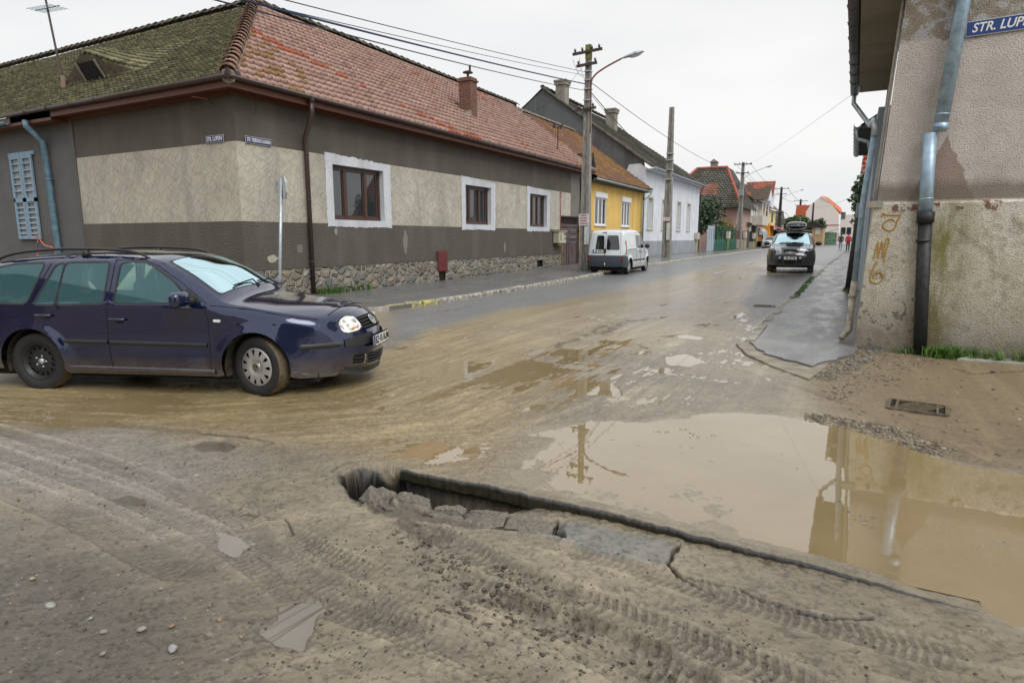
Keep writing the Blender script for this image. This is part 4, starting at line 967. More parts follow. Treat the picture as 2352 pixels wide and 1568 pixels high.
# gate
gate = thing('gate', 'brown double metal gate with scrollwork between grey house and yellow house', 'gate', (FX-.1, 30.05, .2), world=True)
gx0 = FX-.12; M['gate'] = simple('brown_gate_paint', (.10, .068, .07), .45, .1, .2, 6)
for (y0, y1) in ((28.82, 29.7), (29.72, 30.0), (30.02, 31.0)):
    m = MB(); m.box(gx0, gx0+.05, y0, y1, .22, .30); m.box(gx0, gx0+.05, y0, y1, 1.32, 1.38); m.box(gx0, gx0+.05, y0, y1, 2.2, 2.26); m.box(gx0, gx0+.05, y0, y0+.06, .3, 2.2); m.box(gx0, gx0+.05, y1-.06, y1, .3, 2.2)
    m.box(gx0+.01, gx0+.03, y0+.06, y1-.06, .3, 1.32)
    if y1-y0 > .5:
        m.tube([(gx0+.04, y0+.25, 1.2), (gx0+.04, y0+.45, .75)], .014, 4); m.tube([(gx0+.04, y1-.2, .75), (gx0+.04, y1-.45, .4)], .014, 4)
    lf = m.build('leaf', M['gate'], gate)
    m = MB(); yy = y0+.1
    while yy < y1-.06:
        pts = [(gx0+.03, yy+.03*sin(k_*1.6), 1.38+k_*.082) for k_ in range(11)]; m.tube(pts, .011, 4); yy += .085
    for zz in (1.62, 1.87, 2.08): m.tube([(gx0+.035, y0+.05, zz), (gx0+.035, y1-.05, zz)], .012, 4)
    m.build('scrollwork', simple('light_scroll_paint', (.22, .19, .19), .4), lf)
m = MB(); m.box(gx0-.02, gx0+.07, 28.72, 28.82, .2, 2.72); m.box(gx0-.02, gx0+.07, 31.0, 31.1, .2, 2.72); m.box(gx0, gx0+.06, 28.82, 31.0, 2.26, 2.33); m.box(gx0, gx0+.06, 28.82, 31.0, 2.66, 2.72)
for k_ in range(9):
    yc = 28.98+k_*.24; m.tube([(gx0+.03, yc+.1*cos(t_), 2.49+.12*sin(t_)) for t_ in np.linspace(0, 6.0, 12)], .01, 4)
m.build('frame', M['gate'], gate); m = MB(); m.box(gx0-.4, gx0-.3, 28.7, 31.2, .2, 2.8); m.build('backing', M['black'], gate)
m = MB(); m.box(gx0-.2, FX+.1, 28.7, 31.1, .05, .235); m.build('threshold', M['concrete'], gate)
# gas meter box
mt = thing('gas_meter_box', 'cream gas meter box on a yellow pipe beside the brown gate', 'meter box', (FX+.05, 28.2, 1.37), world=True)
m = MB(); m.box(FX+.03, FX+.34, 27.75, 28.62, 1.38, 1.93); m.build('cabinet', M['cream'], mt, bevel=.02)
m = MB(); m.box(FX+.02, FX+.38, 27.7, 28.67, 1.93, 1.97); m.build('lid', M['cream'], mt)
m = MB(); m.box(FX+.342, FX+.345, 28.22, 28.28, 1.5, 1.85); m.build('warning_strip', simple('yellow_sticker', (.8, .7, .03), .5), mt)
m = MB(); m.box(FX+.342, FX+.345, 28.4, 28.55, 1.75, 1.87); m.box(FX+.342, FX+.345, 28.42, 28.55, 1.55, 1.65); m.box(FX+.342, FX+.345, 27.95, 28.02, 1.5, 1.8); m.build('vent', M['cast_iron'], mt)
m = MB(); m.tube([(FX+.2, 27.95, 1.38), (FX+.2, 27.95, 1.30), (FX+.2, 28.45, 1.30), (FX+.2, 28.45, .22)], .028, 8); m.build('pipe', M['yellow_pipe'], mt, True)
rp_ = thing('vent_mast', 'thin red vertical pipe on the grey wall above the gas meter', 'pipe', (FX+.06, 28.55, 2), world=True)
m = MB(); m.tube([(FX+.08, 28.5, 1.97), (FX+.08, 28.5, 3.75)], .02, 6); m.tube([(FX+.08, 28.42, 3.62), (FX+.08, 28.6, 3.62)], .015, 6); m.tube([(FX+.08, 28.5, 3.75), (FX+.08, 28.5, 3.9)], [.035, .01], 6); m.build('mast', simple('red_oxide_paint', (.3, .035, .03), .5), rp_, True)
# red hatch
ht = thing('utility_hatch', 'dark red metal utility hatch in the stone base of the grey house', 'hatch', (FX+.05, 18.36, .5), world=True)
m = MB(); m.box(FX+.045, FX+.085, 18.08, 18.64, .48, 1.16); m.build('door', simple('red_hatch_paint', (.15, .03, .035), .45, 0, .2), ht, bevel=.006)
m = MB(); m.box(FX+.03, FX+.05, 18.05, 18.67, .45, 1.19); m.build('frame', M['rust'], ht)
# ventilation mast on red roof
vs = thing('roof_mast', 'short rusty electric mast with insulators on the far end of the pink roof', 'mast', (-13.2, 28.6, 5.9), world=True)
mx_, my_ = -13.35, 29.5; mz = EZ+(ex_-mx_)*sz_/sx_
m = MB(); m.tube([(mx_, my_, mz-.1), (mx_, my_, mz+1.15)], .035, 8); m.tube([(mx_, my_, mz), (mx_, my_, mz+.1)], [.1, .05], 8); m.build('pole', M['rust'], vs)
m = MB(); m.tube([(mx_, my_-.35, mz+1.15), (mx_, my_+.35, mz+1.15)], .025, 6); m.tube([(mx_-.25, my_, mz+1.18), (mx_+.25, my_, mz+1.18)], .025, 6)
for dx, dy in ((0, -.33), (0, .33), (-.24, 0), (.24, 0)): m.tube([(mx_+dx, my_+dy, mz+1.15), (mx_+dx, my_+dy, mz+1.35)], [.05, .03], 6)
m.build('insulator_frame', M['insul'], vs)
# street signs
def sign(body, c, ex, w_, h_, label, size, sx, gap=.03, shear=0, ez=(0, 0, 1)):
    s_ = thing('street_sign', label, 'street sign', c, world=True); nrm = Vector(ex).cross(Vector((0, 0, 1))); nrm = Vector(ex).cross(Vector(ez)).normalized()
    Mx = frameM(Vector(c)+nrm*gap, ex, ez)
    m = MB(); m.prism(round_poly(rect(-w_/2, w_/2, -h_/2, h_/2), .01), .006, Mx); m.build('border', M['white_enamel'], s_)
    m = MB(); m.prism(round_poly(rect(-w_/2+.007, w_/2-.007, -h_/2+.007, h_/2-.007), .01), .003, Mx @ Matrix.Translation((0, 0, .0062))); m.build('plate', M['blue_enamel'], s_)
    text_mesh('lettering', body, size, M['white_enamel'], s_, Mx @ Matrix.Translation((0, -.0, .012)), .001, sx, .003, shear=shear); return s_
sign('STR. LUPENI', (-13.49, CY, 3.945), (1, 0, 0), .66, .16, 'blue enamel sign STR. LUPENI left of the house corner', .135, .78)
sign('STR. TREBONIU LAURIAN', (FX, 10.78, 3.925), (0, 1, 0), .76, .16, 'blue enamel sign STR. TREBONIU LAURIAN right of the house corner', .12, .50)
# left neighbour
nb = thing('neighbour_house', 'dark grey house at far left with pale blue louvred shutters', 'house', (-20, CY, 0), world=True)
m = MB(); m.quad((-19.68, CY-.01, 0), (-36, CY-.01, 0), (-36, CY-.01, 4.95), (-19.68, CY-.01, 4.95)); m.build('wall', M['plaster_old'], nb)
m = MB(); gutter(m, [(-36, ys-.06, EZ-.21), (-21.95, ys-.06, EZ-.16)], .08); m.build('gutter', M['zinc_blue'], nb, True)
m = MB(); px_ = -20.9; m.tube([(px_, ys-.06, EZ-.2), (px_, ys-.06, EZ-.35), (px_+.04, CY-.14, EZ-.75), (px_+.12, CY-.12, 1.4), (px_+.14, CY-.12, .1)], .085, 12)
for z in (3.3, 1.9): m.tube([(px_+.07, CY-.12, z), (px_+.07, CY-.12, z+.04)], .1, 12)
m.build('downpipe', M['zinc_blue'], nb, True)
m = MB(); m.box(-36, -19.7, ys, CY, EZ-.28, EZ-.03); m.build('eaves_board', M['wood_red'], nb)
sh = M['shut'] = simple('pale_blue_shutter_paint', (.24, .36, .47), .6, 0, .2, 10)
wn = None
for (a, b) in ((-23.08, -22.46), (-22.42, -21.8)):
    m = MB(); y = CY-.06
    for q in ((a, b, 1.6, 1.7), (a, b, 4.0, 4.1), (a, b, 2.72, 2.84)): m.box(q[0], q[1], y-.03, y+.02, q[2], q[3])
    m.box(a, a+.09, y-.03, y+.02, 1.7, 4.0); m.box(b-.09, b, y-.03, y+.02, 1.7, 4.0)
    s_ = m.build('shutter', sh, nb); m = MB(); z = 1.74
    while z < 3.95:
        if not 2.68 < z < 2.85: m.box(a+.09, b-.09, -.03, .03, -.006, .006, Matrix.Translation((0, y, z+.03)) @ Matrix.Rotation(radians(38), 4, 'X'))
        z += .155 if z < 2.7 else .2
    m.box(a+.09, b-.09, y+.03, y+.035, 1.7, 4.0); m.build('louvres', simple('shutter_louvre', (.30, .36, .40), .7), s_)
m = MB(); m.box(-23.2, -21.68, CY-.05, CY-.01, 4.1, 4.2); m.build('shutter_frame', sh, nb)
# tricolour ribbon tied to the downpipe
rib = thing('ribbon', 'red yellow and blue ribbon tied to the blue-grey downpipe', 'ribbon', (-21.6, CY-.2, 1.5), world=True)
for k, (c, nm) in enumerate((((.02, .04, .3), 'blue'), ((.75, .5, .02), 'yellow'), ((.5, .02, .02), 'red'))):
    m = MB(); o_ = k*.022; pth = [(-21.7, CY-.2, 1.72), (-21.62, CY-.25, 1.5), (-21.75, CY-.22, 1.3), (-21.8, CY-.22, 1.12), (-21.6, CY-.2, .95)]
    m.tube([(a, b, c_+o_) for a, b, c_ in smooth_poly(pth, 5, False)], .014, 5); pth = [(-21.62, CY-.2, 1.6), (-21.4, CY-.2, 1.42), (-21.15, CY-.2, 1.36), (-20.95, CY-.2, 1.34), (-20.8, CY-.2, 1.2), (-20.86, CY-.2, .9)]
    m.tube([(a, b, c_+o_) for a, b, c_ in smooth_poly(pth, 5, False)], .014, 5); m.build(nm+'_stripe', simple('ribbon_'+nm, c, .5), rib)
# antenna
an = thing('tv_antenna', 'tall television antenna pole standing on the mossy roof', 'antenna', (-21.6, 11.2, 6.6), world=True)
ab = rp(9.25, 1.75); m = MB(); m.tube([ab, (ab.x-.28, ab.y-.1, ab.z+2.6)], .032, 8); m.build('pole', M['brown_metal'], an)
m = MB(); m.tube([ab-Vector((0, 0, .05)), ab+Vector((0, 0, .35))], .07, 8); m.build('pole_base', simple('rusty_sleeve', (.25, .17, .12), .8), an)
tp = Vector((ab.x-.26, ab.y-.1, ab.z+2.25)); m = MB()
m.tube([tp+Vector((-.45, -.1, .0)), tp+Vector((.6, .05, .02))], .014, 5)
for k in range(9):
    p = tp+Vector((-.42+k*.12, -.09+k*.018, .0)); m.tube([p+Vector((-.03, -.25, 0)), p+Vector((.03, .25, .0))], .008, 4)
m.build('aerial', M['zinc_blue'], an)
# ================= yellow house
yh = thing('yellow_house', 'low yellow house with two white roller shutter windows and orange tiled roof', 'house', (FX, 37, 0), world=True)
YW = [(33.3, 35.15, 2.34, 3.88), (37.9, 39.55, 2.34, 3.86)]; YN = 42.3; yb = 31.1
wall_cdt('wall', 'X', FX, rect(yb, YN, .2, 4.72), [rect(a, b, c, d) for a, b, c, d in YW], M['yellow_wall'], yh)
m = MB(); m.quad((FX, YN, 0), (FX-6, YN, 0), (FX-6, YN, 4.7), (FX, YN, 4.7)); m.build('wall', M['yellow_wall'], yh)
m = MB(); m.box(FX, FX+.05, yb+.1, YN, .1, 1.2); m.build('socle', M['base_grey'], yh)
m = MB(); m.box(FX, FX+.09, yb, YN, 1.98, 2.04); m.build('string_course', simple('dark_yellow_trim', (.5, .3, .06), .8), yh)
m = MB(); m.box(FX-8, FX-.25, yb+.1, YN-.1, 0, 4.6); m.build('inner_core', M['black'], yh)
M['upvc'] = simple('white_upvc', (.78, .8, .83), .35, 0, .05)
def upvc(a, b, c, d, parent, shutter=True):
    x = FX-.08; m = MB(); T_ = .09; m.box(x, x+.07, a, b, c, c+T_); m.box(x, x+.07, a, b, d-T_, d); m.box(x, x+.07, a, a+T_, c+T_, d-T_); m.box(x, x+.07, b-T_, b, c+T_, d-T_)
    for f in (.33, .66): m.box(x+.005, x+.065, a+(b-a)*f-.07, a+(b-a)*f+.07, c+T_, d-T_)
    w_ = m.build('window', M['upvc'], parent); m = MB(); m.quad((x+.03, a, c), (x+.03, b, c), (x+.03, b, d), (x+.03, a, d)); m.build('pane', M['win_glass'], w_)
    m = MB(); m.box(FX-.1, FX+.10, a-.03, b+.03, d-.02, d+.28); m.build('shutter_box', M['upvc'], w_, bevel=.02)
    m = MB(); m.box(FX-.02, FX+.08, a-.03, b+.03, c-.05, c); m.build('sill', M['upvc'], w_)
for q in YW: upvc(*q, yh)
yez = 4.78; yrun = ex_-RX
m = MB(); m.box(FX, FX+.4, yb+.9, YN+.1, yez-.16, yez-.08); m.build('eaves_board', simple('green_brown_soffit', (.07, .075, .05), .8), yh)
m = MB(); gutter(m, [(FX+.5, yb+.95, yez), (FX+.5, YN+.35, yez-.04)], .09); brackets(m, (FX+.5, yb+.95, yez), (FX+.5, YN+.2, yez-.04), .9, .09); m.build('gutter', M['zinc'], yh, True)
m = MB(); m.tube([(FX+.5, YN+.2, yez-.05), (FX+.5, YN+.2, yez-.25), (FX+.12, YN-.35, yez-.75), (FX+.1, YN-.35, .3)], .055, 10); m.build('downpipe', M['zinc'], yh, True)
ysl = sqrt(yrun**2+(RZ-.25-yez)**2)
tiles('roof', (FX+.52, yb+1, yez+.02), (0, 1, 0), (-yrun/ysl, 0, (RZ-.25-yez)/ysl), lambda b: (-.1+b*.12, YN+.35-yb-1), 21, ysl/21, .25, M['tile_orange'], yh, 'pan', .05, orangecol, 8, warp=lambda A, B: .04*fbm(A*.5, B*.5, 3, 2))
m = MB(); m.add([(FX+.5, yb+1, yez-.02), (FX+.5, YN+.3, yez-.02), (RX, YN+.3, RZ-.3), (RX, yb+1, RZ-.3)], [(0, 1, 2, 3)]); m.add([(FX+.5, YN+.32, yez-.02), (RX, YN+.32, RZ-.3), (RX-5, YN+.32, yez)], [(0, 1, 2)]); m.build('roof_deck', M['black'], yh)
ridge((RX, yb+2.5, RZ-.18), (RX, YN+.3, RZ-.18), None, 22, .14).build('ridge_tiles', M['mortar'], yh)
dz = yez+(FX+.5+13.6)*(RZ-.25-yez)/yrun; m = MB(); m.add([(-13.0, 33.0, yez+.55), (-13.0, 34.0, yez+.55), (-13.0, 33.5, yez+1.5), (-14.6, 33.5, yez+1.5)], [(0, 1, 2), (0, 2, 3), (1, 3, 2)]); dm = m.build('dormer', M['tile_orange'], yh)
m = MB(); m.add([(-12.98, 33.15, yez+.6), (-12.98, 33.85, yez+.6), (-12.98, 33.5, yez+1.3)], [(0, 1, 2)]); m.build('opening', M['black'], dm)
# ================= white house with tall grey gable
wh = thing('white_house', 'tall white rendered house with bare grey gable, dark tiled roof and four narrow windows', 'house', (FX, 51, 0), world=True)
GY0 = 42.7; GY1 = 60.0; ez = 6.35; RXw, RZw = -20.6, 12.25
WW = [(43.6, 44.75, 2.3, 4.4), (47.3, 48.4, 2.3, 4.42), (51.9, 53.0, 2.3, 4.48), (55.4, 56.5, 2.3, 4.5)]
wall_cdt('wall', 'X', FX, rect(GY0, GY1, 1.42, ez), [rect(*q) for q in WW], M['white_wall'], wh, 1)
m = MB(); m.box(FX-.01, FX+.06, GY0, GY1, .2, 1.42); m.build('socle', M['base_grey'], wh)
m = MB(); m.box(FX-14, FX-.3, GY0+.2, GY1-.1, 0, ez-.2); m.build('inner_core', M['black'], wh)
for a, b, c, d in WW:
    x = FX-.16; m = MB(); m.box(FX, FX+.035, a-.12, a, c-.05, d+.12); m.box(FX, FX+.035, b, b+.12, c-.05, d+.12); m.box(FX, FX+.035, a, b, d, d+.12); m.box(FX, FX+.09, a-.16, b+.16, c-.12, c-.05)
    w_ = m.build('window', simple('beige_trim', (.55, .50, .38), .8), wh)
    m = MB(); m.quad((x, a, c), (x, b, c), (x, b, d), (x, a, d)); m.build('pane', simple('pale_blind_glass', (.50, .52, .55), .15), w_)
    m = MB(); m.quad((FX, a, c), (x, a, c), (x, a, d), (FX, a, d)); m.quad((FX, b, c), (FX, b, d), (x, b, d), (x, b, c)); m.quad((FX, a, d), (x, a, d), (x, b, d), (FX, b, d)); m.build('reveal', M['white_wall'], w_)
m = MB(); m.add([(FX-.02, GY0, 0), (FX-.02, GY0, ez-.05), (FX-.1, GY0, ez+.45), (RXw, GY0, RZw+.1), (2*RXw-FX, GY0, ez-.1), (2*RXw-FX, GY0, 0)], [(0, 1, 2, 3, 4, 5)]); m.build('gable_wall', M['grey_gable'], wh)
rnd = random.Random(4); pts = [(FX, 4.3), (FX-1.0, 4.9), (FX-1.45, 5.9), (FX-1.15, 6.6), (FX-.35, 6.62), (FX+.02, ez)]; m = MB(); m.add([(a, GY0-.02, b) for a, b in pts], [tuple(range(len(pts)))]); m.build('white_corner', M['white_wall'], wh)
wsl = sqrt((FX+.5-RXw)**2+(RZw-ez)**2); ux, uz = (FX+.5-RXw)/wsl, (RZw-ez)/wsl
tiles('roof', (FX+.5, GY0-.12, ez), (0, 1, 0), (-ux, 0, uz), lambda b: (0, GY1+.3-GY0+.1-b*.35), 30, wsl/30, .28, M['tile_dark'], wh, 'flat', .05, darkcol, 12, warp=lambda A, B: .07*fbm(A*.4, B*.4, 5, 2))
m = MB(); m.add([(FX+.5, GY0-.1, ez-.03), (FX+.5, GY1+.3, ez-.03), (RXw, GY1-3, RZw-.03), (RXw, GY0-.1, RZw-.03), (RXw-9, GY0-.1, ez)], [(0, 1, 2, 3), (0, 3, 4)][:1]); m.add([(RXw, GY0-.1, RZw-.03), (RXw, GY1-3, RZw-.03), (RXw-8.3, GY1, ez), (RXw-8.3, GY0-.1, ez)], [(0, 1, 2, 3)]); m.build('roof_deck', M['black'], wh)
ridge((RXw, GY0, RZw+.05), (RXw, GY1-3, RZw+.05), None, 20, .16).build('ridge_tiles', M['ridge_dark'], wh)
m = MB(); m.tube([(FX+.5, GY0-.12, ez+.05), (RXw, GY0-.12, RZw+.1)], .09, 5); m.build('verge_mortar', M['ridge_dark'], wh)
m = MB(); gutter(m, [(FX+.6, GY0-.1, ez), (FX+.6, GY1+.4, ez-.05)], .1); brackets(m, (FX+.6, GY0, ez), (FX+.6, GY1, ez-.05), 1.2, .1); m.build('gutter', M['zinc'], wh, True)
m = MB(); m.box(FX, FX+.5, GY0, GY1+.2, ez-.16, ez-.08); m.build('soffit', M['white_wall'], wh)
m = MB(); m.tube([(FX+.3, GY1+.1, ez-.1), (FX+.1, GY1+.05, ez-.6), (FX+.1, GY1+.05, .3)], .05, 8); m.build('downpipe', M['cast_iron'], wh)
for (x, y, zb, zt) in ((-19.6, 44.0, 10.8, 12.95), (-18.0, 50.3, 9.8, 11.9)):
    m = MB(); m.box(x-.38, x+.38, y-.38, y+.38, zb, zt-.35); m.box(x-.46, x+.46, y-.46, y+.46, zt-.35, zt-.15); m.box(x-.5, x+.5, y-.5, y+.5, zt-.15, zt); m.build('chimney', M['oldchim'], wh, bevel=.02)
# signpost seen edge-on
sp = thing('road_sign', 'grey octagonal road sign seen edge-on on a pale blue pole by the grey wall', 'road sign', (-10.95, 9.35, .1), world=True)
sx0, sy0 = -10.95, 9.35
def atY(u, v, y):
    d = ray(u, v); t_ = y/d[1]; return (d[0]*t_, y, CAMH+d[2]*t_)
A_ = atY(643, 640, sy0); B_ = atY(646, 410, sy0); m = MB(); low = (A_[0]-.02, sy0, .1)
m.tube([low, A_, B_], .032, 10); m.build('pole', M['zinc'], sp, True)
t_ = thing; ctr = Vector(atY(654, 432, sy0)); nd = Vector((.96, -.28, 0)).normalized(); nd = Vector((cos(radians(172)), sin(radians(172)), 0)); 
vd = Vector((ctr.x, ctr.y, 0)).normalized(); side_ = Vector((vd.y, -vd.x, 0)); nrm = (side_*.97+vd*.22).normalized(); ex2 = nrm.cross(Vector((0, 0, 1)))
R_ = .24; octp = [(R_*cos(pi/8+k*pi/4), R_*sin(pi/8+k*pi/4)) for k in range(8)]
m = MB(); m.prism(octp, .03, frameM(ctr, ex2, (0, 0, 1))); pl = m.build('plate', simple('white_sign_back', (.5, .53, .55), .4, .3), sp)
m = MB(); m.box(-.02, .02, -.22, -.18, -.12, .12, Matrix.Translation(ctr)); m.build('bracket', M['zinc'], pl)
# ================================================================ FAR STREET
rnd = random.Random(12)
def leafmat(name, c1, c2, c3=None):
    t = NT(name); n_ = t.noise(2.5, 4, .7); n2 = t.noise(40, 2)
    t.set(Base_Color=t.mix(t.ramp(n2, [(.4, .5), (.6, 0.0)]), t.ramp(n_, [(.3, c1), (.55, c2), (.75, c3 or c2)]), tuple(x*.5 for x in c1)), Roughness=.5); return t.m
M['leaf_dark'] = leafmat('dark_green_leaves', (.015, .035, .012), (.04, .085, .03), (.09, .15, .06))
M['leaf_mid'] = leafmat('mid_green_leaves', (.03, .06, .015), (.07, .12, .03), (.16, .18, .05))
M['leaf_gold'] = leafmat('autumn_leaves', (.08, .09, .02), (.22, .20, .04), (.36, .28, .06))
M['bark'] = simple('bark', (.07, .055, .045), .9, 0, .4, 10)
def crown(name, c, rx, ry, rz_, n, s, mat, parent, seed=0, blobs=7):
    rr = np.random.RandomState(seed); B = []
    for k in range(blobs):
        d = rr.normal(size=3); d /= np.linalg.norm(d); q = .62*rr.rand()**.4; B.append((c[0]+d[0]*rx*q, c[1]+d[1]*ry*q, c[2]+d[2]*rz_*q, .35+.3*rr.rand()))
    bi = rr.randint(blobs, size=n); Bp = np.array(B)[bi]
    d = rr.normal(size=(n, 3)); d /= np.linalg.norm(d, axis=1)[:, None]; q = (rr.rand(n)**.45)[:, None]
    P = Bp[:, :3]+d*q*np.array([rx, ry, rz_])[None]*Bp[:, 3:4]
    a = rr.normal(size=(n, 3)); a /= np.linalg.norm(a, axis=1)[:, None]; b = np.cross(a, rr.normal(size=(n, 3))); b /= np.linalg.norm(b, axis=1)[:, None]
    ss = (s*(.6+.8*rr.rand(n)))[:, None]
    V = np.stack([P-a*ss, P+b*ss*.5, P+a*ss, P-b*ss*.5], 1).reshape(-1, 3); F = np.arange(n*4).reshape(-1, 4)
    return mk(name, V, F, mat, parent)
def tree(name, label, base, h, rx, ry, n, s, mat, seed, trunk_r=.12, stems=5, group=None, cat='tree', crown_z=.62, rzf=.42):
    t_ = thing(name, label, cat, base, world=True, group=group); rr = random.Random(seed); m = MB(); top = Vector(base)+Vector((0, 0, h*crown_z))
    m.tube([base, (base[0]+.05, base[1], base[2]+h*.3), (top.x, top.y, base[2]+h*.5)], [trunk_r, trunk_r*.8, trunk_r*.6], 8)
    m.build('trunk', M['bark'], t_, True)
    for k in range(stems):
        an = 2*pi*k/stems+rr.random(); e = top+Vector((cos(an)*rx*.6, sin(an)*ry*.6, h*.12*rr.uniform(-.5, 1.4))); s0 = Vector((base[0]+.05, base[1], base[2]+h*(.22+.2*rr.random())))
        m = MB(); m.tube([s0, s0.lerp(e, .5)+Vector((0, 0, .1*h*.5)), e], [trunk_r*.5, trunk_r*.3, .015], 5); m.build('limb', M['bark'], t_)
    crown('crown', (base[0], base[1], base[2]+h*crown_z), rx, ry, h*rzf, n, s, mat, t_, seed); return t_
# gate and fences of the gardens after the white house
gf = thing('garden_gate', 'grey blue sheet metal garden gate beside the white house', 'gate', (-11.6, 61, .3), world=True)
gm = simple('grey_blue_gate_paint', (.36, .42, .48), .5, .1, .1)
xg = -12.0
for k in range(3):
    y0 = 60.3+k*1.0; m = MB(); m.box(xg, xg+.05, y0+.03, y0+.97, .38, 1.35); m.box(xg, xg+.03, y0+.1, y0+.9, 1.4, 2.45); m.box(xg, xg+.07, y0, y0+.08, .3, 2.75); m.box(xg, xg+.06, y0, y0+1, 1.34, 1.42); m.box(xg, xg+.06, y0, y0+1, 2.45, 2.75); m.build('panel', gm, gf)
m = MB(); m.box(xg-.02, xg+.1, 63.3, 63.42, .3, 2.9); m.build('post', gm, gf)
M['fence_green'] = simple('green_fence_paint', (.02, .12, .085), .5, .1, .15)
gfn = thing('green_fence', 'green metal fence with bars above patterned sheet panels', 'fence', (-12, 70, .3), world=True)
y = 63.6
while y < 76.5:
    m = MB(); m.box(xg, xg+.02, y+.06, y+1.34, .38, 1.45); m.tube([(xg+.03, y+.7, .5), (xg+.03, y+.45, .9), (xg+.03, y+.7, 1.3), (xg+.03, y+.95, .9), (xg+.03, y+.7, .5)], .02, 4)
    for z in (1.5, 1.75, 2.0, 2.25, 2.5): m.tube([(xg, y, z), (xg, y+1.4, z)], .018, 4)
    m.build('panel', M['fence_green'], gfn); m = MB(); m.box(xg-.03, xg+.07, y-.04, y+.05, .2, 2.75); m.build('post', M['fence_green'], gfn); y += 1.4
for (yy, hh, lb) in ((69.8, 1.55, 'cream meter box standing before the green fence'), (81.6, 1.6, 'cream meter box before the low garden wall'), (89.5, 1.5, 'cream meter box by the black iron gate')):
    b_ = thing('gas_meter_box', lb, 'meter box', (-11.6, yy, .3), world=True); m = MB(); m.box(-11.9, -11.6, yy, yy+.95, hh, hh+.75); m.build('cabinet', M['cream'], b_); m = MB(); m.tube([(-11.7, yy+.3, .2), (-11.7, yy+.3, hh)], .03, 6); m.build('pipe', M['yellow_pipe'], b_)
b_ = thing('gas_meter_box', 'small cream meter box at the far end of the white house wall', 'meter box', (FX, 59.2, .3), world=True); m = MB(); m.box(FX+.05, FX+.3, 58.6, 59.5, 1.5, 2.1); m.build('cabinet', M['cream'], b_); m = MB(); m.tube([(FX+.18, 59, .2), (FX+.18, 59, 1.5)], .03, 6); m.build('pipe', M['yellow_pipe'], b_)
b_ = thing('gas_meter_box', 'cream meter box on the yellow house wall behind the white van', 'meter box', (FX, 32.2, .3), world=True); m = MB(); m.box(FX+.05, FX+.35, 31.7, 32.6, 1.25, 1.95); m.build('cabinet', M['cream'], b_); m = MB(); m.tube([(FX+.2, 32.4, .2), (FX+.2, 32.4, 1.25)], .035, 6); m.build('pipe', M['yellow_pipe'], b_)
gw = thing('garden_wall', 'low stained concrete garden wall with rusty railings', 'wall', (-12, 80, .3), world=True)
m = MB(); m.box(-12.1, -11.85, 76.9, 84.5, .2, 1.45); m.build('parapet', plaster('stained_concrete', (.30, .28, .24), stain=(.07, .06, .05), stain_amt=.8), gw)
for k in range(9):
    m = MB(); m.box(-12.0, -11.95, 77.2+k*.85, 77.28+k*.85, 1.45, 2.5); m.build('rail_post', M['rust'], gw)
m = MB(); m.box(-12.0, -11.96, 77, 84.5, 2.3, 2.36); m.build('rail', M['rust'], gw)
ig = thing('iron_gate', 'black iron garden gate with arched tops', 'gate', (-12, 86, .3), world=True)
for y0, w_ in ((84.8, 2.2), (87.4, 2.0), (89.8, 2.0)):
    m = MB(); m.prism([(0, 0), (w_, 0), (w_, 1.9), (w_*.8, 2.25), (w_*.5, 2.4), (w_*.2, 2.25), (0, 1.9)], .05, frameM((-12.0, y0, .35), (0, 1, 0), (0, 0, 1))) if y0 < 85 else [m.box(-12, -11.96, y0+k*.3, y0+.08+k*.3, 1.1, 2.5) for k in range(7)]; m.build('leaf', M['cast_iron'], ig)
m = MB(); m.box(-12.1, -11.9, 87.2, 100, .2, 1.1); m.build('stone_base', M['stone'], ig)
# trees and shrubs in the gardens
tree('tree', 'dense dark green tree behind the grey blue garden gate', (-14.4, 65, .3), 6.1, 2.6, 3.4, 5200, .17, M['leaf_dark'], 3, .16, 7)
tree('shrub', 'yellowing tall shrub behind the second electricity pole', (-13.5, 79, .3), 3.6, 1.5, 2.0, 1500, .15, M['leaf_gold'], 4, .06, 4, cat='shrub')
tree('shrub', 'green shrub growing above the green fence', (-13.3, 72.5, .3), 3.0, 1.0, 4.0, 1500, .16, M['leaf_mid'], 5, .06, 4, cat='shrub')
tree('vine', 'green vine trained over the black iron gate', (-13.2, 90, .3), 3.9, .8, 5.0, 1200, .16, M['leaf_mid'], 6, .05, 3, cat='vine', crown_z=.8, rzf=.16)
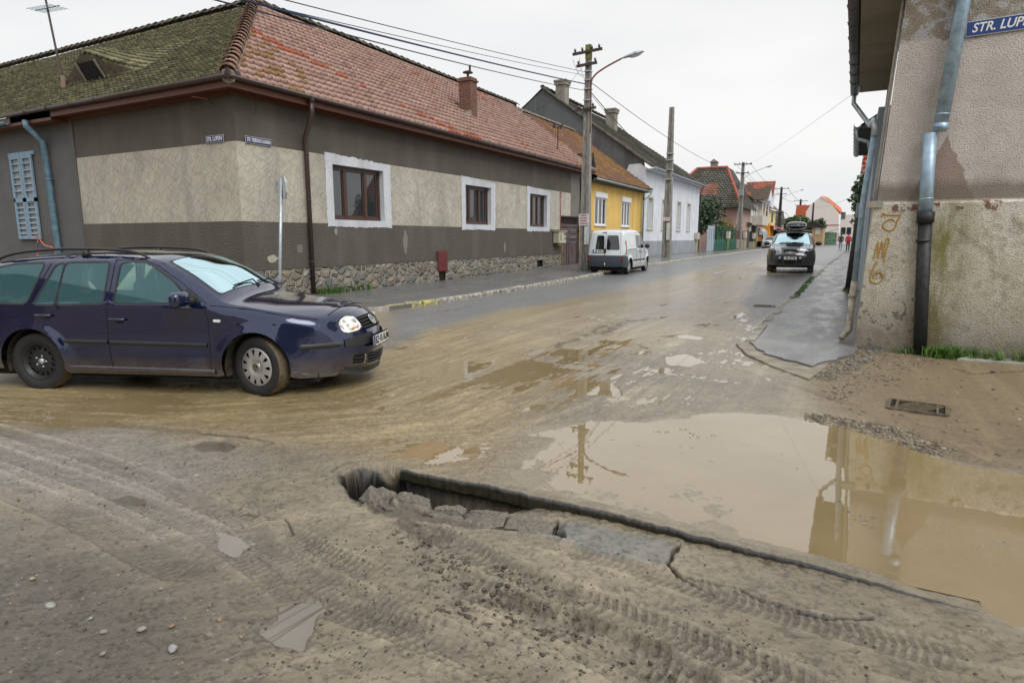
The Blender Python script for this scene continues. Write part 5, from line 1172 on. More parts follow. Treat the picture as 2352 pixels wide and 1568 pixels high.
# ---- tall dark roofed house
def gable_house(o, x0, x1, y0, y1, zw, zr, axis, wallm, roofm, colfn, over=.4, rid=None, ch=.5, tw=.45, seed=1, hip=0):
    m = MB(); m.box(x0, x1, y0, y1, 0, zw); m.build('wall', wallm, o)
    if axis == 'Y':      # ridge along Y
        xm = (x0+x1)/2
        m = MB()
        if not hip:
            m.add([(x0, y0, zw), (x1, y0, zw), (xm, y0, zr-.1)], [(0, 1, 2)]); m.add([(x0, y1, zw), (x1, y1, zw), (xm, y1, zr-.1)], [(0, 2, 1)]); m.build('gable', wallm, o)
        L = sqrt((xm-x0+over)**2+(zr-zw)**2); nb_ = max(4, int(L/ch)); f = lambda b: (b/L*hip, (y1-y0+2*over)-b/L*hip)
        tiles('roof', (x1+over, y0-over, zw), (0, 1, 0), (-(x1+over-xm)/L, 0, (zr-zw)/L), f, nb_, L/nb_, tw, roofm, o, 'flat', .06, colfn, seed)
        tiles('roof', (x0-over, y1+over, zw), (0, -1, 0), ((xm-x0+over)/L, 0, (zr-zw)/L), f, nb_, L/nb_, tw, roofm, o, 'flat', .06, colfn, seed+1)
        if hip:
            Lh = sqrt(hip**2+(zr-zw)**2); nb2 = max(4, int(Lh/ch)); W_ = x1-x0+2*over
            tiles('roof', (x0-over, y0-over, zw), (1, 0, 0), (0, hip/Lh, (zr-zw)/Lh), lambda b: (b/Lh*W_/2, W_-b/Lh*W_/2), nb2, Lh/nb2, tw, roofm, o, 'flat', .06, colfn, seed+2)
        m = MB(); m.tube([(xm, y0-over+hip, zr+.02), (xm, y1+over-hip, zr+.02)], .12, 6); m.build('ridge_tiles', rid or roofm, o)
    else:
        ym = (y0+y1)/2; m = MB(); m.add([(x0, y0, zw), (x0, y1, zw), (x0, ym, zr-.1)], [(0, 2, 1)]); m.add([(x1, y0, zw), (x1, y1, zw), (x1, ym, zr-.1)], [(0, 1, 2)]); m.build('gable', wallm, o)
        L = sqrt((ym-y0+over)**2+(zr-zw)**2); nb_ = max(4, int(L/ch)); f = lambda b: (0, x1-x0+2*over)
        tiles('roof', (x0-over, y0-over, zw), (1, 0, 0), (0, (ym-y0+over)/L, (zr-zw)/L), f, nb_, L/nb_, tw, roofm, o, 'flat', .06, colfn, seed)
        tiles('roof', (x1+over, y1+over, zw), (-1, 0, 0), (0, -(ym-y0+over)/L, (zr-zw)/L), f, nb_, L/nb_, tw, roofm, o, 'flat', .06, colfn, seed+1)
        m = MB(); m.tube([(x0-over, ym, zr+.02), (x1+over, ym, zr+.02)], .12, 6); m.build('ridge_tiles', rid or roofm, o)
def patchred(a, b, rr):
    if 3.0 < a < 8.5 and 2.2 < b < 4.0: return (.50, .17, .09)
    return darkcol(a, b, rr)
hA = thing('dark_roof_house', 'house with tall dark hipped roof patched with bright red tiles', 'house', (-18, 84, .3), world=True)
m = MB(); m.box(-22.5, -12.6, 80.5, 92, 0, 5.6); m.build('wall', simple('pinkish_wall', (.42, .28, .24), .9), hA)
z0_, z1_ = 5.2, 10.4
def quadroof(name, pts, mat, parent, colfn, nb_, tw, seed):
    A0, A1, B1, B0 = [Vector(p) for p in pts]; ea = (A1-A0).normalized(); eb = ((B0+B1)/2-(A0+A1)/2); eb = (eb-ea*eb.dot(ea)); L = eb.length; eb.normalize(); a00 = 0; a01 = (A1-A0).length; b00 = (B0-A0).dot(ea); b01 = (B1-A0).dot(ea)
    return tiles(name, A0, ea, eb, lambda b: (a00+(b00-a00)*b/L, a01+(b01-a01)*b/L), nb_, L/nb_, tw, mat, parent, 'flat', .06, colfn, seed)
e4 = [(-22.9, 79.6, z0_), (-11.9, 79.6, z0_), (-11.9, 92.5, z0_), (-22.9, 92.5, z0_)]; r2 = [(-18.3, 83.8, z1_), (-14.6, 83.8, z1_), (-14.6, 88, z1_), (-18.3, 88, z1_)]
quadroof('roof', [e4[0], e4[1], r2[1], r2[0]], M['tile_dark'], hA, lambda a, b, rr: (.50, .17, .09) if (2.6 < a < 7.6 and 2.0 < b < 3.7) else darkcol(a, b, rr), 22, .42, 2)
quadroof('roof', [e4[1], e4[2], r2[2], r2[1]], M['tile_dark'], hA, darkcol, 22, .42, 3); quadroof('roof', [e4[3], e4[0], r2[0], r2[3]], M['tile_dark'], hA, darkcol, 22, .42, 3)
m = MB(); m.add([r2[0], r2[1], r2[2], r2[3]], [(0, 1, 2, 3)]); m.build('roof_top', M['tile_dark'], hA)
rb = simple('bright_red_ridge', (.42, .10, .06), .7, 0, .3, 3)
for a, b in ((e4[1], r2[1]), (e4[0], r2[0]), (r2[0], r2[1])): m = MB(); m.tube([a, b], .17, 6); m.build('ridge_tiles', rb, hA)
m = MB(); m.box(-16.9, -16.1, 85, 85.8, 10.2, 11.2); m.prism([(-.55, 0), (.55, 0), (0, .4)], 1.1, frameM((-16.5, 85.95, 11.2), (1, 0, 0), (0, 0, 1))); m.build('chimney', M['oldchim'], hA)
m = MB(); m.box(-14.5, -12.0, 79.0, 80.4, 0, 3.2); m.build('annex', simple('pink_annex', (.50, .32, .27), .85), hA)
# beige balcony house
hB = thing('balcony_house', 'beige two storey house with a balcony and glazed porch', 'house', (-13, 94, .3), world=True)
wallb = M['beige_wall']
m = MB(); m.box(-20, -12.7, 92.6, 104, 0, 6.5); m.build('wall', wallb, hB)
m = MB(); m.box(-12.7, -11.3, 94, 101, 3.4, 4.7); m.build('balcony', wallb, hB)
for yy in (94.1, 97.5, 100.9):
    m = MB(); m.box(-11.45, -11.3, yy-.09, yy+.09, 4.7, 6.8); m.build('post', M['white_enamel'], hB)
m = MB(); m.box(-13.5, -11.2, 94, 101.2, 6.7, 6.85); m.build('balcony_ceiling', M['white_wall'], hB)
for yy in (93.0, 95.0, 97.6): m = MB(); m.box(-12.72, -12.62, yy, yy+1.1, 4.6, 6.2); m.build('window', M['upvc'], hB)
m = MB(); m.add([(-13.8, 93.6, 6.85), (-10.9, 93.6, 6.85), (-10.9, 101.6, 6.85), (-13.8, 101.6, 6.85), (-13.8, 97.5, 9.1), (-10.9, 97.5, 9.1)], [(1, 2, 5)]); m.build('gable', M['white_wall'], hB)
def patchy(a, b, rr): return (.5, .16, .09) if vnoise(np.array([a*.5]), np.array([b*.8]), 3)[0] > .55 else (.16, .12, .09)
quadroof('roof', [(-16, 93.2, 6.8), (-10.6, 93.2, 6.8), (-10.6, 97.5, 9.25), (-16, 97.5, 9.25)], M['tile_red'], hB, patchy, 10, .35, 5)
quadroof('roof', [(-12, 92.6, 6.5), (-12, 104, 6.5), (-16, 104, 9.5), (-16, 92.6, 9.5)], M['tile_dark'], hB, patchy, 12, .4, 6)
gl = simple('pale_porch_glazing', (.5, .55, .6), .2)
m = MB()
for k in range(7):
    t0 = pi/2*k/6; m.tube([(-12.7+1.7*sin(t0), 93.8, 2.2+1.1*cos(t0)), (-12.7+1.7*sin(t0), 99, 2.2+1.1*cos(t0))], .03, 4)
m.build('porch_frame', M['white_enamel'], hB)
m = MB(); pts = [(-12.7+1.65*sin(pi/2*k/6), 2.2+1.05*cos(pi/2*k/6)) for k in range(7)]; n0 = [(p[0], 93.8, p[1]) for p in pts]+[(p[0], 99, p[1]) for p in pts]; m.add(n0, [(i, i+1, i+8, i+7) for i in range(6)]); m.add([(-11.05, 93.8, 2.2), (-11.05, 99, 2.2), (-11.05, 99, .4), (-11.05, 93.8, .4)], [(0, 1, 2, 3)]); m.build('porch_glass', gl, hB)
# second yellow house with red roof
hC = thing('pale_yellow_house', 'pale yellow two storey house with dark red roof dormers', 'house', (-13, 110, .3), world=True)
m = MB(); m.box(-19, -12.3, 104.5, 120, 0, 6.2); m.build('wall', simple('pale_yellow', (.66, .56, .28), .85), hC)
quadroof('roof', [(-11.7, 104, 6.2), (-11.7, 121, 6.2), (-16, 121, 10.2), (-16, 104, 10.2)], M['tile_red'], hC, lambda a, b, rr: (.20*(.8+.4*rr.rand()), .09, .08), 14, .5, 7)
quadroof('roof', [(-16, 108, 8.0), (-11.6, 108, 8.0), (-11.6, 110.4, 10.6), (-16, 110.4, 10.6)], M['tile_red'], hC, brightred, 8, .45, 8)
m = MB(); m.add([(-16, 104.4, 6.2), (-12.1, 104.4, 6.2), (-16, 104.4, 9.9)], [(0, 1, 2)]); m.add([(-11.8, 108, 8), (-11.8, 112.8, 8), (-11.8, 110.4, 10.4)], [(0, 1, 2)]); m.box(-14, -11.9, 108.4, 112.4, 6.3, 8.0); m.build('gable', M['white_wall'], hC)
for yy in (106.2, 114): m = MB(); m.box(-12.32, -12.2, yy, yy+1.3, 3.9, 5.7); m.build('window', M['cast_iron'], hC)
m = MB(); m.box(-12.4, -11.4, 106, 109.6, 2.9, 4.0); m.build('balcony', simple('pale_yellow2', (.62, .55, .33), .85), hC)
hD = thing('orange_house', 'small bright orange annex with a white framed window and red awning', 'house', (-12, 103, .3), world=True)
m = MB(); m.box(-14.5, -11.2, 101.8, 108, 0, 3.6); m.build('wall', simple('orange_wall', (.78, .32, .03), .8), hD)
m = MB(); m.box(-12.7, -11.9, 101.74, 101.8, 1.9, 3.0); w_ = m.build('window', simple('maroon_frame', (.25, .03, .02), .6), hD); m = MB(); m.box(-12.55, -12.05, 101.7, 101.74, 2.05, 2.85); m.build('pane', M['white_enamel'], w_)
m = MB(); m.add([(-11.2, 102, 3.5), (-9.4, 104, 2.7), (-9.4, 112, 2.7), (-11.2, 112, 3.5)], [(0, 1, 2, 3)]); m.build('awning', simple('red_awning', (.25, .03, .03), .6), hD)
m = MB(); m.box(-11.2, -9.6, 108, 112, 0, 2.9); m.build('kiosk', simple('dark_shade_wall', (.05, .035, .03), .8), hD)
tf = thing('turquoise_fence', 'turquoise wooden fence beyond the orange annex', 'fence', (-11, 100, .3), world=True)
for k in range(2):
    m = MB(); m.box(-11.5, -11.4, 96+k*3.6, 99.4+k*3.6, .4, 2.0); m.build('panel', simple('turquoise%d' % k, (.12, .38, .33), .6), tf)
# far houses
hE = thing('pink_white_house', 'large pale pink gabled house with orange tile roof at the bend of the road', 'house', (-6, 150, .3), world=True)
pk = simple('pale_pink_wall', (.74, .66, .62), .85, 0, .06, 2); pk2 = simple('salmon_wall', (.62, .42, .34), .85, 0, .06, 2)
YG = 150.0
def onY(u, v, y=YG):
    d = ray(u, v); t_ = y/d[1]; return (d[0]*t_, y, CAMH+d[2]*t_)
g = [onY(*p) for p in [(1851, 553), (1851, 487), (1862, 470), (1886, 451), (1912, 470), (1927, 492), (1927, 553)]]
m = MB(); m.add(g, [tuple(range(len(g)))]); m.build('gable_wall', pk, hE)
lo = [onY(*p) for p in [(1886, 553), (1886, 536), (1927, 536), (1927, 553)]]; m = MB(); m.add([(a, YG-.05, c) for a, b, c in lo], [(0, 1, 2, 3)]); m.build('lower_wall', pk2, hE)
lo = [onY(*p) for p in [(1878, 518), (1878, 516), (1928, 516), (1928, 518)]]; m = MB(); m.add([(a, YG-.1, c) for a, b, c in lo], [(0, 1, 2, 3)]); m.build('string_course', rb, hE)
rt = [onY(*p) for p in [(1886, 449), (1900, 449.5), (1930, 474), (1937, 492), (1928, 492), (1911, 470)]]
m = MB(); m.add([(a, YG-.3, c) for a, b, c in rt[:1]]+[(a, YG+7, c) for a, b, c in rt[1:3]]+[(a, YG+.0, c) for a, b, c in rt[3:]], [(0, 1, 2, 5), (5, 2, 3, 4)])
m.build('roof', simple('orange_roof', (.52, .14, .05), .7, 0, .2, 3), hE)
x0r = g[-1][0]; m = MB(); m.box(x0r-.05, x0r+4.5, YG+.1, YG+12, 0, 6.4); sd_ = m.build('side_wall', pk, hE)
for (uu, vv) in ((1937, 495), (1937, 530), (1950, 530)):
    p = onY(uu, vv, YG+.05); m = MB(); m.box(p[0]-.4, p[0]+.4, YG, YG+.09, p[2]-.7, p[2]+.7); m.build('window', M['win_glass'], sd_)
hF = thing('orange_roof_house', 'low house with orange roof far left of the pink house', 'house', (-10, 158, .3), world=True)
q = [onY(*p, y=158) for p in [(1826, 505), (1830, 472), (1862, 471), (1852, 505)]]; m = MB(); m.add(q, [(0, 1, 2, 3)]); m.add([q[0], q[1], (q[1][0]-1, 170, q[1][2]), (q[0][0]-1, 170, q[0][2])], [(0, 1, 2, 3)]); m.build('roof', simple('orange_roof2', (.5, .12, .05), .7, 0, .2, 3), hF)
m = MB(); m.box(q[0][0], q[3][0]+2, 158.1, 166, 0, q[0][2]); m.build('wall', M['beige_wall'], hF)
hG = thing('small_ochre_house', 'small ochre house with grey tiled roof behind the black car', 'house', (-7, 128, .3), world=True)
q = [onY(*p, y=128) for p in [(1872, 545), (1872, 520), (1892, 521), (1892, 545)]]; m = MB(); m.box(q[0][0]-.6, q[2][0], 128, 136, 0, q[2][2]); m.build('wall', simple('ochre_wall', (.42, .28, .15), .85), hG)
m = MB(); a_ = onY(1895, 522, 127.6); b_ = onY(1868, 507, 130); m.add([(a_[0], 127.5, a_[2]), (a_[0], 137, a_[2]), (b_[0], 137, b_[2]), (b_[0], 127.5, b_[2]), (b_[0]-1.2, 127.5, a_[2])], [(0, 1, 2, 3), (0, 3, 4)]); m.build('roof', M['tile_dark'], hG)
p = onY(1878, 530, 127.9); m = MB(); m.box(p[0]-.4, p[0]+.4, 127.9, 128, p[2]-.7, p[2]+.7); m.build('window', M['cream'], hG)
hH = thing('wooden_shed', 'low shed with green and brown boards below the pink house', 'shed', (-4, 138, .3), world=True)
q = onY(1898, 550, 138); q2 = onY(1922, 535, 138); m = MB(); m.box(q[0]-.8, q2[0], 138, 141, 0, q2[2]+.1); m.build('wall', simple('green_board', (.12, .22, .14), .7, 0, .5, 2), hH)
m = MB(); m.add([(q[0]-1.1, 137.8, q2[2]-.3), (q2[0]+.3, 137.8, q2[2]+.6), (q2[0]+.3, 141, q2[2]+.9), (q[0]-1.1, 141, q2[2])], [(0, 1, 2, 3)]); m.build('roof', M['concrete'], hH)
tree('tree', 'round green tree in front of the far orange roofs', (-9.5, 133, .3), 5.6, 4.4, 4, 3600, .3, M['leaf_mid'], 21, .2, 6)
tree('tree', 'second green tree nearer to the pink house gable', (-6.6, 141, .3), 5.2, 2.4, 3, 2200, .28, M['leaf_mid'], 22, .2, 5)
fl = thing('brown_tiled_house', 'brown tiled roof low behind the third electricity pole', 'house', (-14, 135, .3), world=True); m = MB(); m.box(-19, -11.8, 130, 142, 0, 4.2); m.build('wall', M['beige_wall'], fl)
quadroof('roof', [(-19, 129.6, 4.2), (-11.4, 129.6, 4.2), (-12.4, 134, 6.8), (-19, 134, 6.8)], M['tile_dark'], fl, darkcol, 8, .6, 14)
# road marking dashes
m0 = simple('worn_road_paint', (.36, .37, .38), .5, 0, .3, 6)
for k, y0 in enumerate((26, 34, 42, 50, 60, 70)):
    mm = MB(); xc = -4.9+.002*y0; ysub = np.linspace(y0, y0+3.2, 6)
    mm.add([(xc-.06, float(b), rz(b)+.024+.010) for b in ysub]+[(xc+.06, float(b), rz(b)+.024+.010) for b in ysub], [(i, i+6, i+7, i+1) for i in range(5)]); o = mm.build('road_marking', m0); tag(o, kind='structure')
# ================================================================ RIGHT-HAND CORNER BUILDING
def rb_mat():
    t = NT('stained_pink_grey_render'); co_ = t.coord(); sep = t.n.new('ShaderNodeSeparateXYZ'); t.link(co_, sep.inputs[0]); X_, Y_, Z_ = sep.outputs
    n1 = t.noise(1.3, 6, .65); n2 = t.noise(5, 5, .65); n3 = t.noise(60, 3); n4 = t.noise(2.2, 4, .6, sc=(1.6, 1.6, .5))
    def gt(a, b, w_=.02): return t.math('SMOOTH_MIN', 1, 1, 1) if False else t.ramp(t.math('ADD', t.math('MULTIPLY', t.math('SUBTRACT', a, b), 1/(2*w_)), .5), [(0, 0.0), (1, 1.0)])
    upper = t.ramp(n1, [(.3, (.50, .455, .415)), (.55, (.66, .605, .56)), (.75, (.76, .71, .67))])
    lower = t.ramp(n1, [(.3, (.50, .46, .35)), (.5, (.66, .62, .51)), (.7, (.80, .78, .72))])
    # damp brownish fan under the broken downpipe
    px_ = 2.4 if False else .86
    zz = t.math('ADD', Z_, t.math('MULTIPLY', t.math('SUBTRACT', n2, .5), .16))
    wdt = t.math('MULTIPLY', t.math('SUBTRACT', 3.0, zz), .45); dx = t.math('ABSOLUTE', t.math('SUBTRACT', t.math('ADD', X_, t.math('MULTIPLY', t.math('SUBTRACT', n2, .5), .1)), .86))
    fan = t.math('MULTIPLY', gt(wdt, dx, .012), t.math('LESS_THAN', dx, 1.0))
    upper = t.mix(t.math('MULTIPLY', fan, .75), upper, (.29, .19, .14))
    band = t.math('MULTIPLY', gt(Z_, 2.14, .01), gt(2.38, zz, .07)); upper = t.mix(t.math('MULTIPLY', band, .8), upper, (.20, .17, .13))
    # green algae and soot on the lower part
    dxp = t.math('ABSOLUTE', t.math('SUBTRACT', X_, .93)); al = t.math('MULTIPLY', t.ramp(dxp, [(.05, 1.0), (.42, 0.0)]), t.ramp(n4, [(.38, 0.0), (.6, 1.0)])); lower = t.mix(t.math('MULTIPLY', al, .9), lower, (.20, .19, .03))
    soot = t.ramp(t.math('ADD', Z_, t.math('MULTIPLY', t.math('SUBTRACT', n2, .5), 1.3)), [(.1, .95), (.75, .3), (1.5, 0.0)]); lower = t.mix(t.math('MULTIPLY', soot, .8), lower, (.15, .125, .085))
    st = t.ramp(n2, [(.5, 0.0), (.66, .6)]); lower = t.mix(st, lower, (.24, .20, .14))
    # bare cement patches
    bare = t.math('MULTIPLY', t.ramp(n2, [(.56, 0.0), (.58, 1.0)]), t.math('MULTIPLY', gt(1.0, Z_, .1), gt(.85, X_, .03))); lower = t.mix(bare, lower, (.17, .165, .15))
    dark2 = t.ramp(X_, [(.98, 0.0), (1.02, 0.0)]); 
    col = t.mix(gt(Z_, 2.13, .008), lower, upper)
    peel = t.math('MULTIPLY', t.math('MULTIPLY', gt(Z_, 2.0, .02), gt(2.14, Z_, .01)), t.ramp(n2, [(.56, 0.0), (.58, 1.0)])); col = t.mix(t.math('MULTIPLY', peel, .9), col, (.20, .09, .065))
    top = gt(t.math('ADD', Z_, t.math('MULTIPLY', t.math('SUBTRACT', n1, .5), .5)), 4.25, .02); col = t.mix(t.math('MULTIPLY', top, .8), col, t.ramp(n2, [(.4, (.20, .15, .10)), (.52, (.27, .24, .18)), (.56, (.42, .43, .44))]))
    col = t.mix(t.math('MULTIPLY', t.ramp(n3, [(.36, .8), (.5, 0.0)]), .6), col, (.10, .085, .07))
    t.set(Base_Color=col, Roughness=.9); t.bump(t.math('ADD', n3, t.math('MULTIPLY', n2, .5)), 1.0, .025); return t.m
M['rb'] = rb_mat()
rbh = thing('stained_corner_building', 'stained plaster corner building on the right with pink upper wall and peeling base', 'building', (.15, 10.45, 0), world=True)
BX, BY = .13, 10.45
def bx(z): return BX+.045*z     # wall leans back with height
m = MB(); m.add([(bx(2.14)+.03, BY, 2.14), (8, BY, 2.14), (8, BY, 8), (bx(8)+.03, BY, 8)], [(0, 1, 2, 3)]); m.build('wall', M['rb'], rbh)
zs = np.linspace(-.1, 2.10, 12); m = MB(); V = [(bx(z)-.0, BY-.07-.0*z, z) for z in zs]+[(8, BY-.07, z) for z in zs]; m.add(V, [(i, i+12, i+13, i+1) for i in range(11)])
m.add([(bx(2.10), BY-.07, 2.10), (8, BY-.07, 2.10), (8, BY, 2.16), (bx(2.14)+.03, BY, 2.16)], [(0, 1, 2, 3)]); m.add([(bx(-.1), BY-.07, -.1), (bx(2.1), BY-.07, 2.1), (bx(2.1), BY+.3, 2.1), (bx(-.1), BY+.3, -.1)], [(0, 1, 2, 3)])
m.build('wall_base', M['rb'], rbh)
wbl = plaster('pale_blue_flaking_wall', (.38, .48, .56), stain=(.5, .42, .36), stain_amt=.7, bscale=12)
m = MB(); m.add([(bx(0)+.0, BY+.05, -.1), (bx(5.2)+.03, BY, 5.2), (.42, 17, 5.2), (.30, 17, 0)], [(0, 3, 2, 1)]); m.build('side_wall', M['rb'], rbh)
m = MB(); m.box(.6, 7.9, BY+.3, 16.9, 0, 5.1); m.build('inner_core', M['black'], rbh)
# moulding on the side edge
m = MB(); m.tube([(bx(2.2)-.02, BY+.06, 2.2), (bx(5)-.0, BY+.06, 5.0)], .02, 6); m.box(BX+.0, BX+.2, BY-.1, BY+.0, 2.06, 2.15); m.build('moulding', simple('grey_moulding', (.30, .29, .26), .8), rbh)
# eaves, soffit and street gutter
SZ = 4.86; m = MB(); m.add([(-.16, 10.1, SZ), (.36, 10.1, SZ), (.42, 16.7, SZ), (-.14, 16.7, SZ)], [(0, 1, 2, 3)]); m.add([(-.16, 10.1, SZ), (-.14, 16.7, SZ), (-.14, 16.7, SZ+.14), (-.16, 10.1, SZ+.14)], [(0, 1, 2, 3)]); m.add([(-.16, 10.1, SZ), (-.16, 10.1, SZ+.14), (.5, 10.1, SZ+.6), (.36, 10.1, SZ)], [(0, 1, 2, 3)]); m.build('soffit', plaster('roughcast_soffit', (.26, .245, .20), bscale=40), rbh)
m = MB(); m.add([(-.2, 10.0, SZ+.14), (-.18, 16.9, SZ+.14), (3.5, 16.9, SZ+3.6), (3.5, 10.0, SZ+3.6)], [(0, 1, 2, 3)]); m.build('roof', M['tile_dark'], rbh)
m = MB(); gutter(m, [(-.25, 10.0, SZ+.1), (-.23, 16.9, SZ+.04)], .085); brackets(m, (-.25, 10.0, SZ+.1), (-.23, 16.9, SZ+.04), .8, .085); m.build('gutter', simple('dark_grey_gutter', (.10, .10, .11), .45, .3), rbh, True)
m = MB(); m.tube([(-.23, 16.7, SZ+.05), (-.23, 16.7, SZ-.22), (.02, 16.5, SZ-.6), (.13, 16.2, SZ-.8), (.17, 13.5, 3.75), (BX+.03, BY+.75, 3.35), (BX+.03, BY+.74, 3.15)], .05, 10)
m.build('downpipe', M['zinc'], rbh, True)
m = MB(); m.tube([(BX+.03, BY+.75, 3.2), (BX-.04, BY+.72, 2.2), (BX-.06, BY+.7, .95)], .045, 10); m.build('downpipe', simple('pale_blue_pipe', (.33, .47, .58), .5, .1, .3), rbh, True)
m = MB(); m.tube([(BX-.06, BY+.7, .97), (BX-.08, BY+.68, .4), (BX-.08, BY+.65, .2), (BX-.17, BY+.4, .11)], .05, 10); m.tube([(BX-.07, BY+.69, .72), (BX-.07, BY+.69, .76)], .06, 10); m.build('downpipe', simple('rusty_white_pipe', (.5, .45, .36), .6, 0, .5, 18), rbh, True)
# broken street-side downpipe on the pink wall
dp = thing('broken_downpipe', 'broken grey zinc downpipe with offset joint above a black iron pipe', 'drainpipe', (.9, BY-.12, 0), world=True)
PYY = BY-.13
m = MB(); m.tube([(1.13, PYY, 7.2), (1.03, PYY, 5.0), (.905, PYY, 3.06)], .083, 16); m.tube([(.918, PYY, 3.26), (.917, PYY, 3.24)], .09, 16); m.tube([(.912, PYY, 3.14), (.905, PYY, 3.04)], [.088, .08], 16); m.build('upper_pipe', M['zinc_pale_blue'], dp, True)
m = MB(); m.tube([(.80, PYY-.0, 3.02), (.82, PYY, 2.4), (.845, PYY, 1.97)], .082, 16); m.tube([(.835, PYY, 2.17), (.836, PYY, 2.155)], .089, 16); m.build('middle_pipe', M['zinc_pale_blue'], dp, True)
m = MB(); m.tube([(.845, PYY, 1.99), (.85, PYY, 1.84)], .105, 16); m.tube([(.85, PYY, 1.86), (.90, PYY, .9), (.955, PYY, -.02)], .083, 16); m.tube([(.85, PYY, 1.62), (.851, PYY, 1.58)], .092, 16); m.build('iron_pipe', M['cast_iron'], dp, True)
M['blue_enamel2'] = simple('deep_blue_enamel_sign', (.01, .045, .20), .3, 0, .15)
_s = M['blue_enamel']; M['blue_enamel'] = M['blue_enamel2']
sign('STR. LUPENI', (1.50, BY, 4.315), (1, 0, .02), .84, .185, 'blue enamel sign STR. LUPENI high on the pink plaster wall', .155, .86, .02, .25, ez=(-.02, 0, 1)); M['blue_enamel'] = _s
gm_ = simple('ochre_spray_paint', (.42, .24, .03), .7, 0, .25, 30)
gr_ = thing('graffiti', 'ochre spray painted marks 7 M 6 one above another on the plaster', 'graffiti', (.4, BY-.08, 1.5), world=True)
def stroke(pts, r=.010):
    m = MB(); pp = smooth_poly([(a, BY-.073, b) for a, b in pts], 5, False); m.tube(pp, r, 6, squash=1.0); return m
def OS(cx, cz, s, L): return [(cx+a*s, cz+b*s) for a, b in L]
k = .115
stroke(OS(.44, 1.84, k, [(-.95, .75), (-.85, 1.2), (-.5, 1.05), (.2, .95), (1.0, 1.0), (.9, .7), (.7, .2), (.55, -.5), (.1, -.9), (-.6, -.6), (-.75, -.1), (-.3, .35), (.15, .5), (.5, .2)])).build('stroke', gm_, gr_)
stroke(OS(.39, 1.46, k*1.1, [(-.85, -.95), (-.6, 1.0), (-.45, -.9), (-.2, 1.05), (.0, -.8), (.15, 1.1), (.45, 1.15), (.15, -.9), (.25, -1.25)]), .008).build('stroke', gm_, gr_)
stroke(OS(.355, 1.11, k, [(-.3, 1.7), (-.5, 1.0), (-.8, 0), (-.75, -.7), (-.2, -1.0), (.4, -.7), (.55, -.1), (.2, .35), (-.3, .2), (-.5, -.4)]), .010).build('stroke', gm_, gr_)
# second building further along on the right
h2 = thing('low_roof_building', 'further low building on the right whose tiled eave and gutter stick out over the pavement', 'building', (.3, 22, 0), world=True)
m = MB(); m.box(.28, 7, 17.2, 26.5, 0, 4.6); m.build('wall', wbl, h2)
m = MB(); m.add([(-.08, 19.0, 4.5), (-.08, 25.2, 4.5), (1.4, 25.2, 5.5), (1.4, 19.0, 5.5)], [(0, 1, 2, 3)]); m.add([(-.08, 19.0, 4.42), (.3, 19.0, 4.42), (1.4, 19.0, 5.45)], [(0, 1, 2)]); m.add([(-.08, 19.0, 4.42), (-.08, 25.2, 4.42), (.3, 25.2, 4.42), (.3, 19, 4.42)], [(0, 1, 2, 3)]); m.build('roof', M['tile_dark'], h2)
m = MB(); gutter(m, [(-.13, 18.9, 4.52), (-.13, 25.3, 4.48)], .09); brackets(m, (-.13, 18.9, 4.52), (-.13, 25.3, 4.48), .8, .09); m.build('gutter', M['zinc'], h2, True)
m = MB(); m.tube([(-.12, 19.2, 4.48), (-.12, 19.2, 4.2), (.15, 19.2, 4.1), (.2, 19.2, 3.9)], .05, 8); m.build('downpipe', M['zinc'], h2, True)
# red tiled tall house on the right
h3 = thing('red_tiled_house', 'steep red tiled roof rising behind the tree on the right', 'house', (.3, 36, 0), world=True)
m = MB(); m.box(.25, 6, 35, 46, 0, 3.2); m.build('wall', M['beige_wall'], h3)
quadroof('roof', [(.0, 34.6, 3.0), (6, 34.6, 3.0), (5, 36.2, 6.6), (.12, 36.2, 5.55)], M['tile_red'], h3, brightred, 14, .25, 30)
m = MB(); m.add([(.0, 34.6, 3.0), (.12, 36.2, 5.5), (.12, 44, 5.5), (0, 46, 3.0)], [(0, 1, 2, 3)]); m.build('roof_side', M['tile_red'], h3) if False else None
tree('tree', 'leafy young tree leaning over the right-hand pavement', (.25, 30, .2), 4.3, .62, 1.6, 900, .09, M['leaf_dark'], 41, .05, 5, crown_z=.70, rzf=.28)
tree('vine', 'yellow green vine hanging on the fence behind the leaning post', (.15, 26.2, .2), 2.7, .30, .9, 420, .07, M['leaf_gold'], 43, .02, 3, cat='vine', crown_z=.78, rzf=.25)
po = thing('wooden_post', 'dark leaning wooden post with a grey box against the blue wall', 'post', (.05, 20.5, .15), world=True)
m = MB(); m.tube([(-.02, 20.6, .12), (.10, 20.8, 2.5)], .085, 8); m.build('pole', M['wood_pole'], po, True); m = MB(); m.box(.0, .2, 20.7, 20.9, 2.2, 2.62); m.build('box', M['lamp_grey'], po)
gfence = thing('green_gate', 'green metal gate beyond the people on the right-hand pavement', 'gate', (.3, 60, 0), world=True); m = MB(); m.box(.35, .42, 48, 66, .2, 2.1); m.build('panel', M['fence_green'], gfence)
rwall = thing('side_wall', 'plain rendered wall closing the right side of the pavement', 'wall', (.4, 30, 0), world=True); m = MB(); m.box(.38, .6, 26.6, 48, 0, 2.0); m.box(.42, .6, 66, 100, 0, 2.2); m.build('wall', plaster('grey_side_wall', (.3, .29, .27)), rwall)
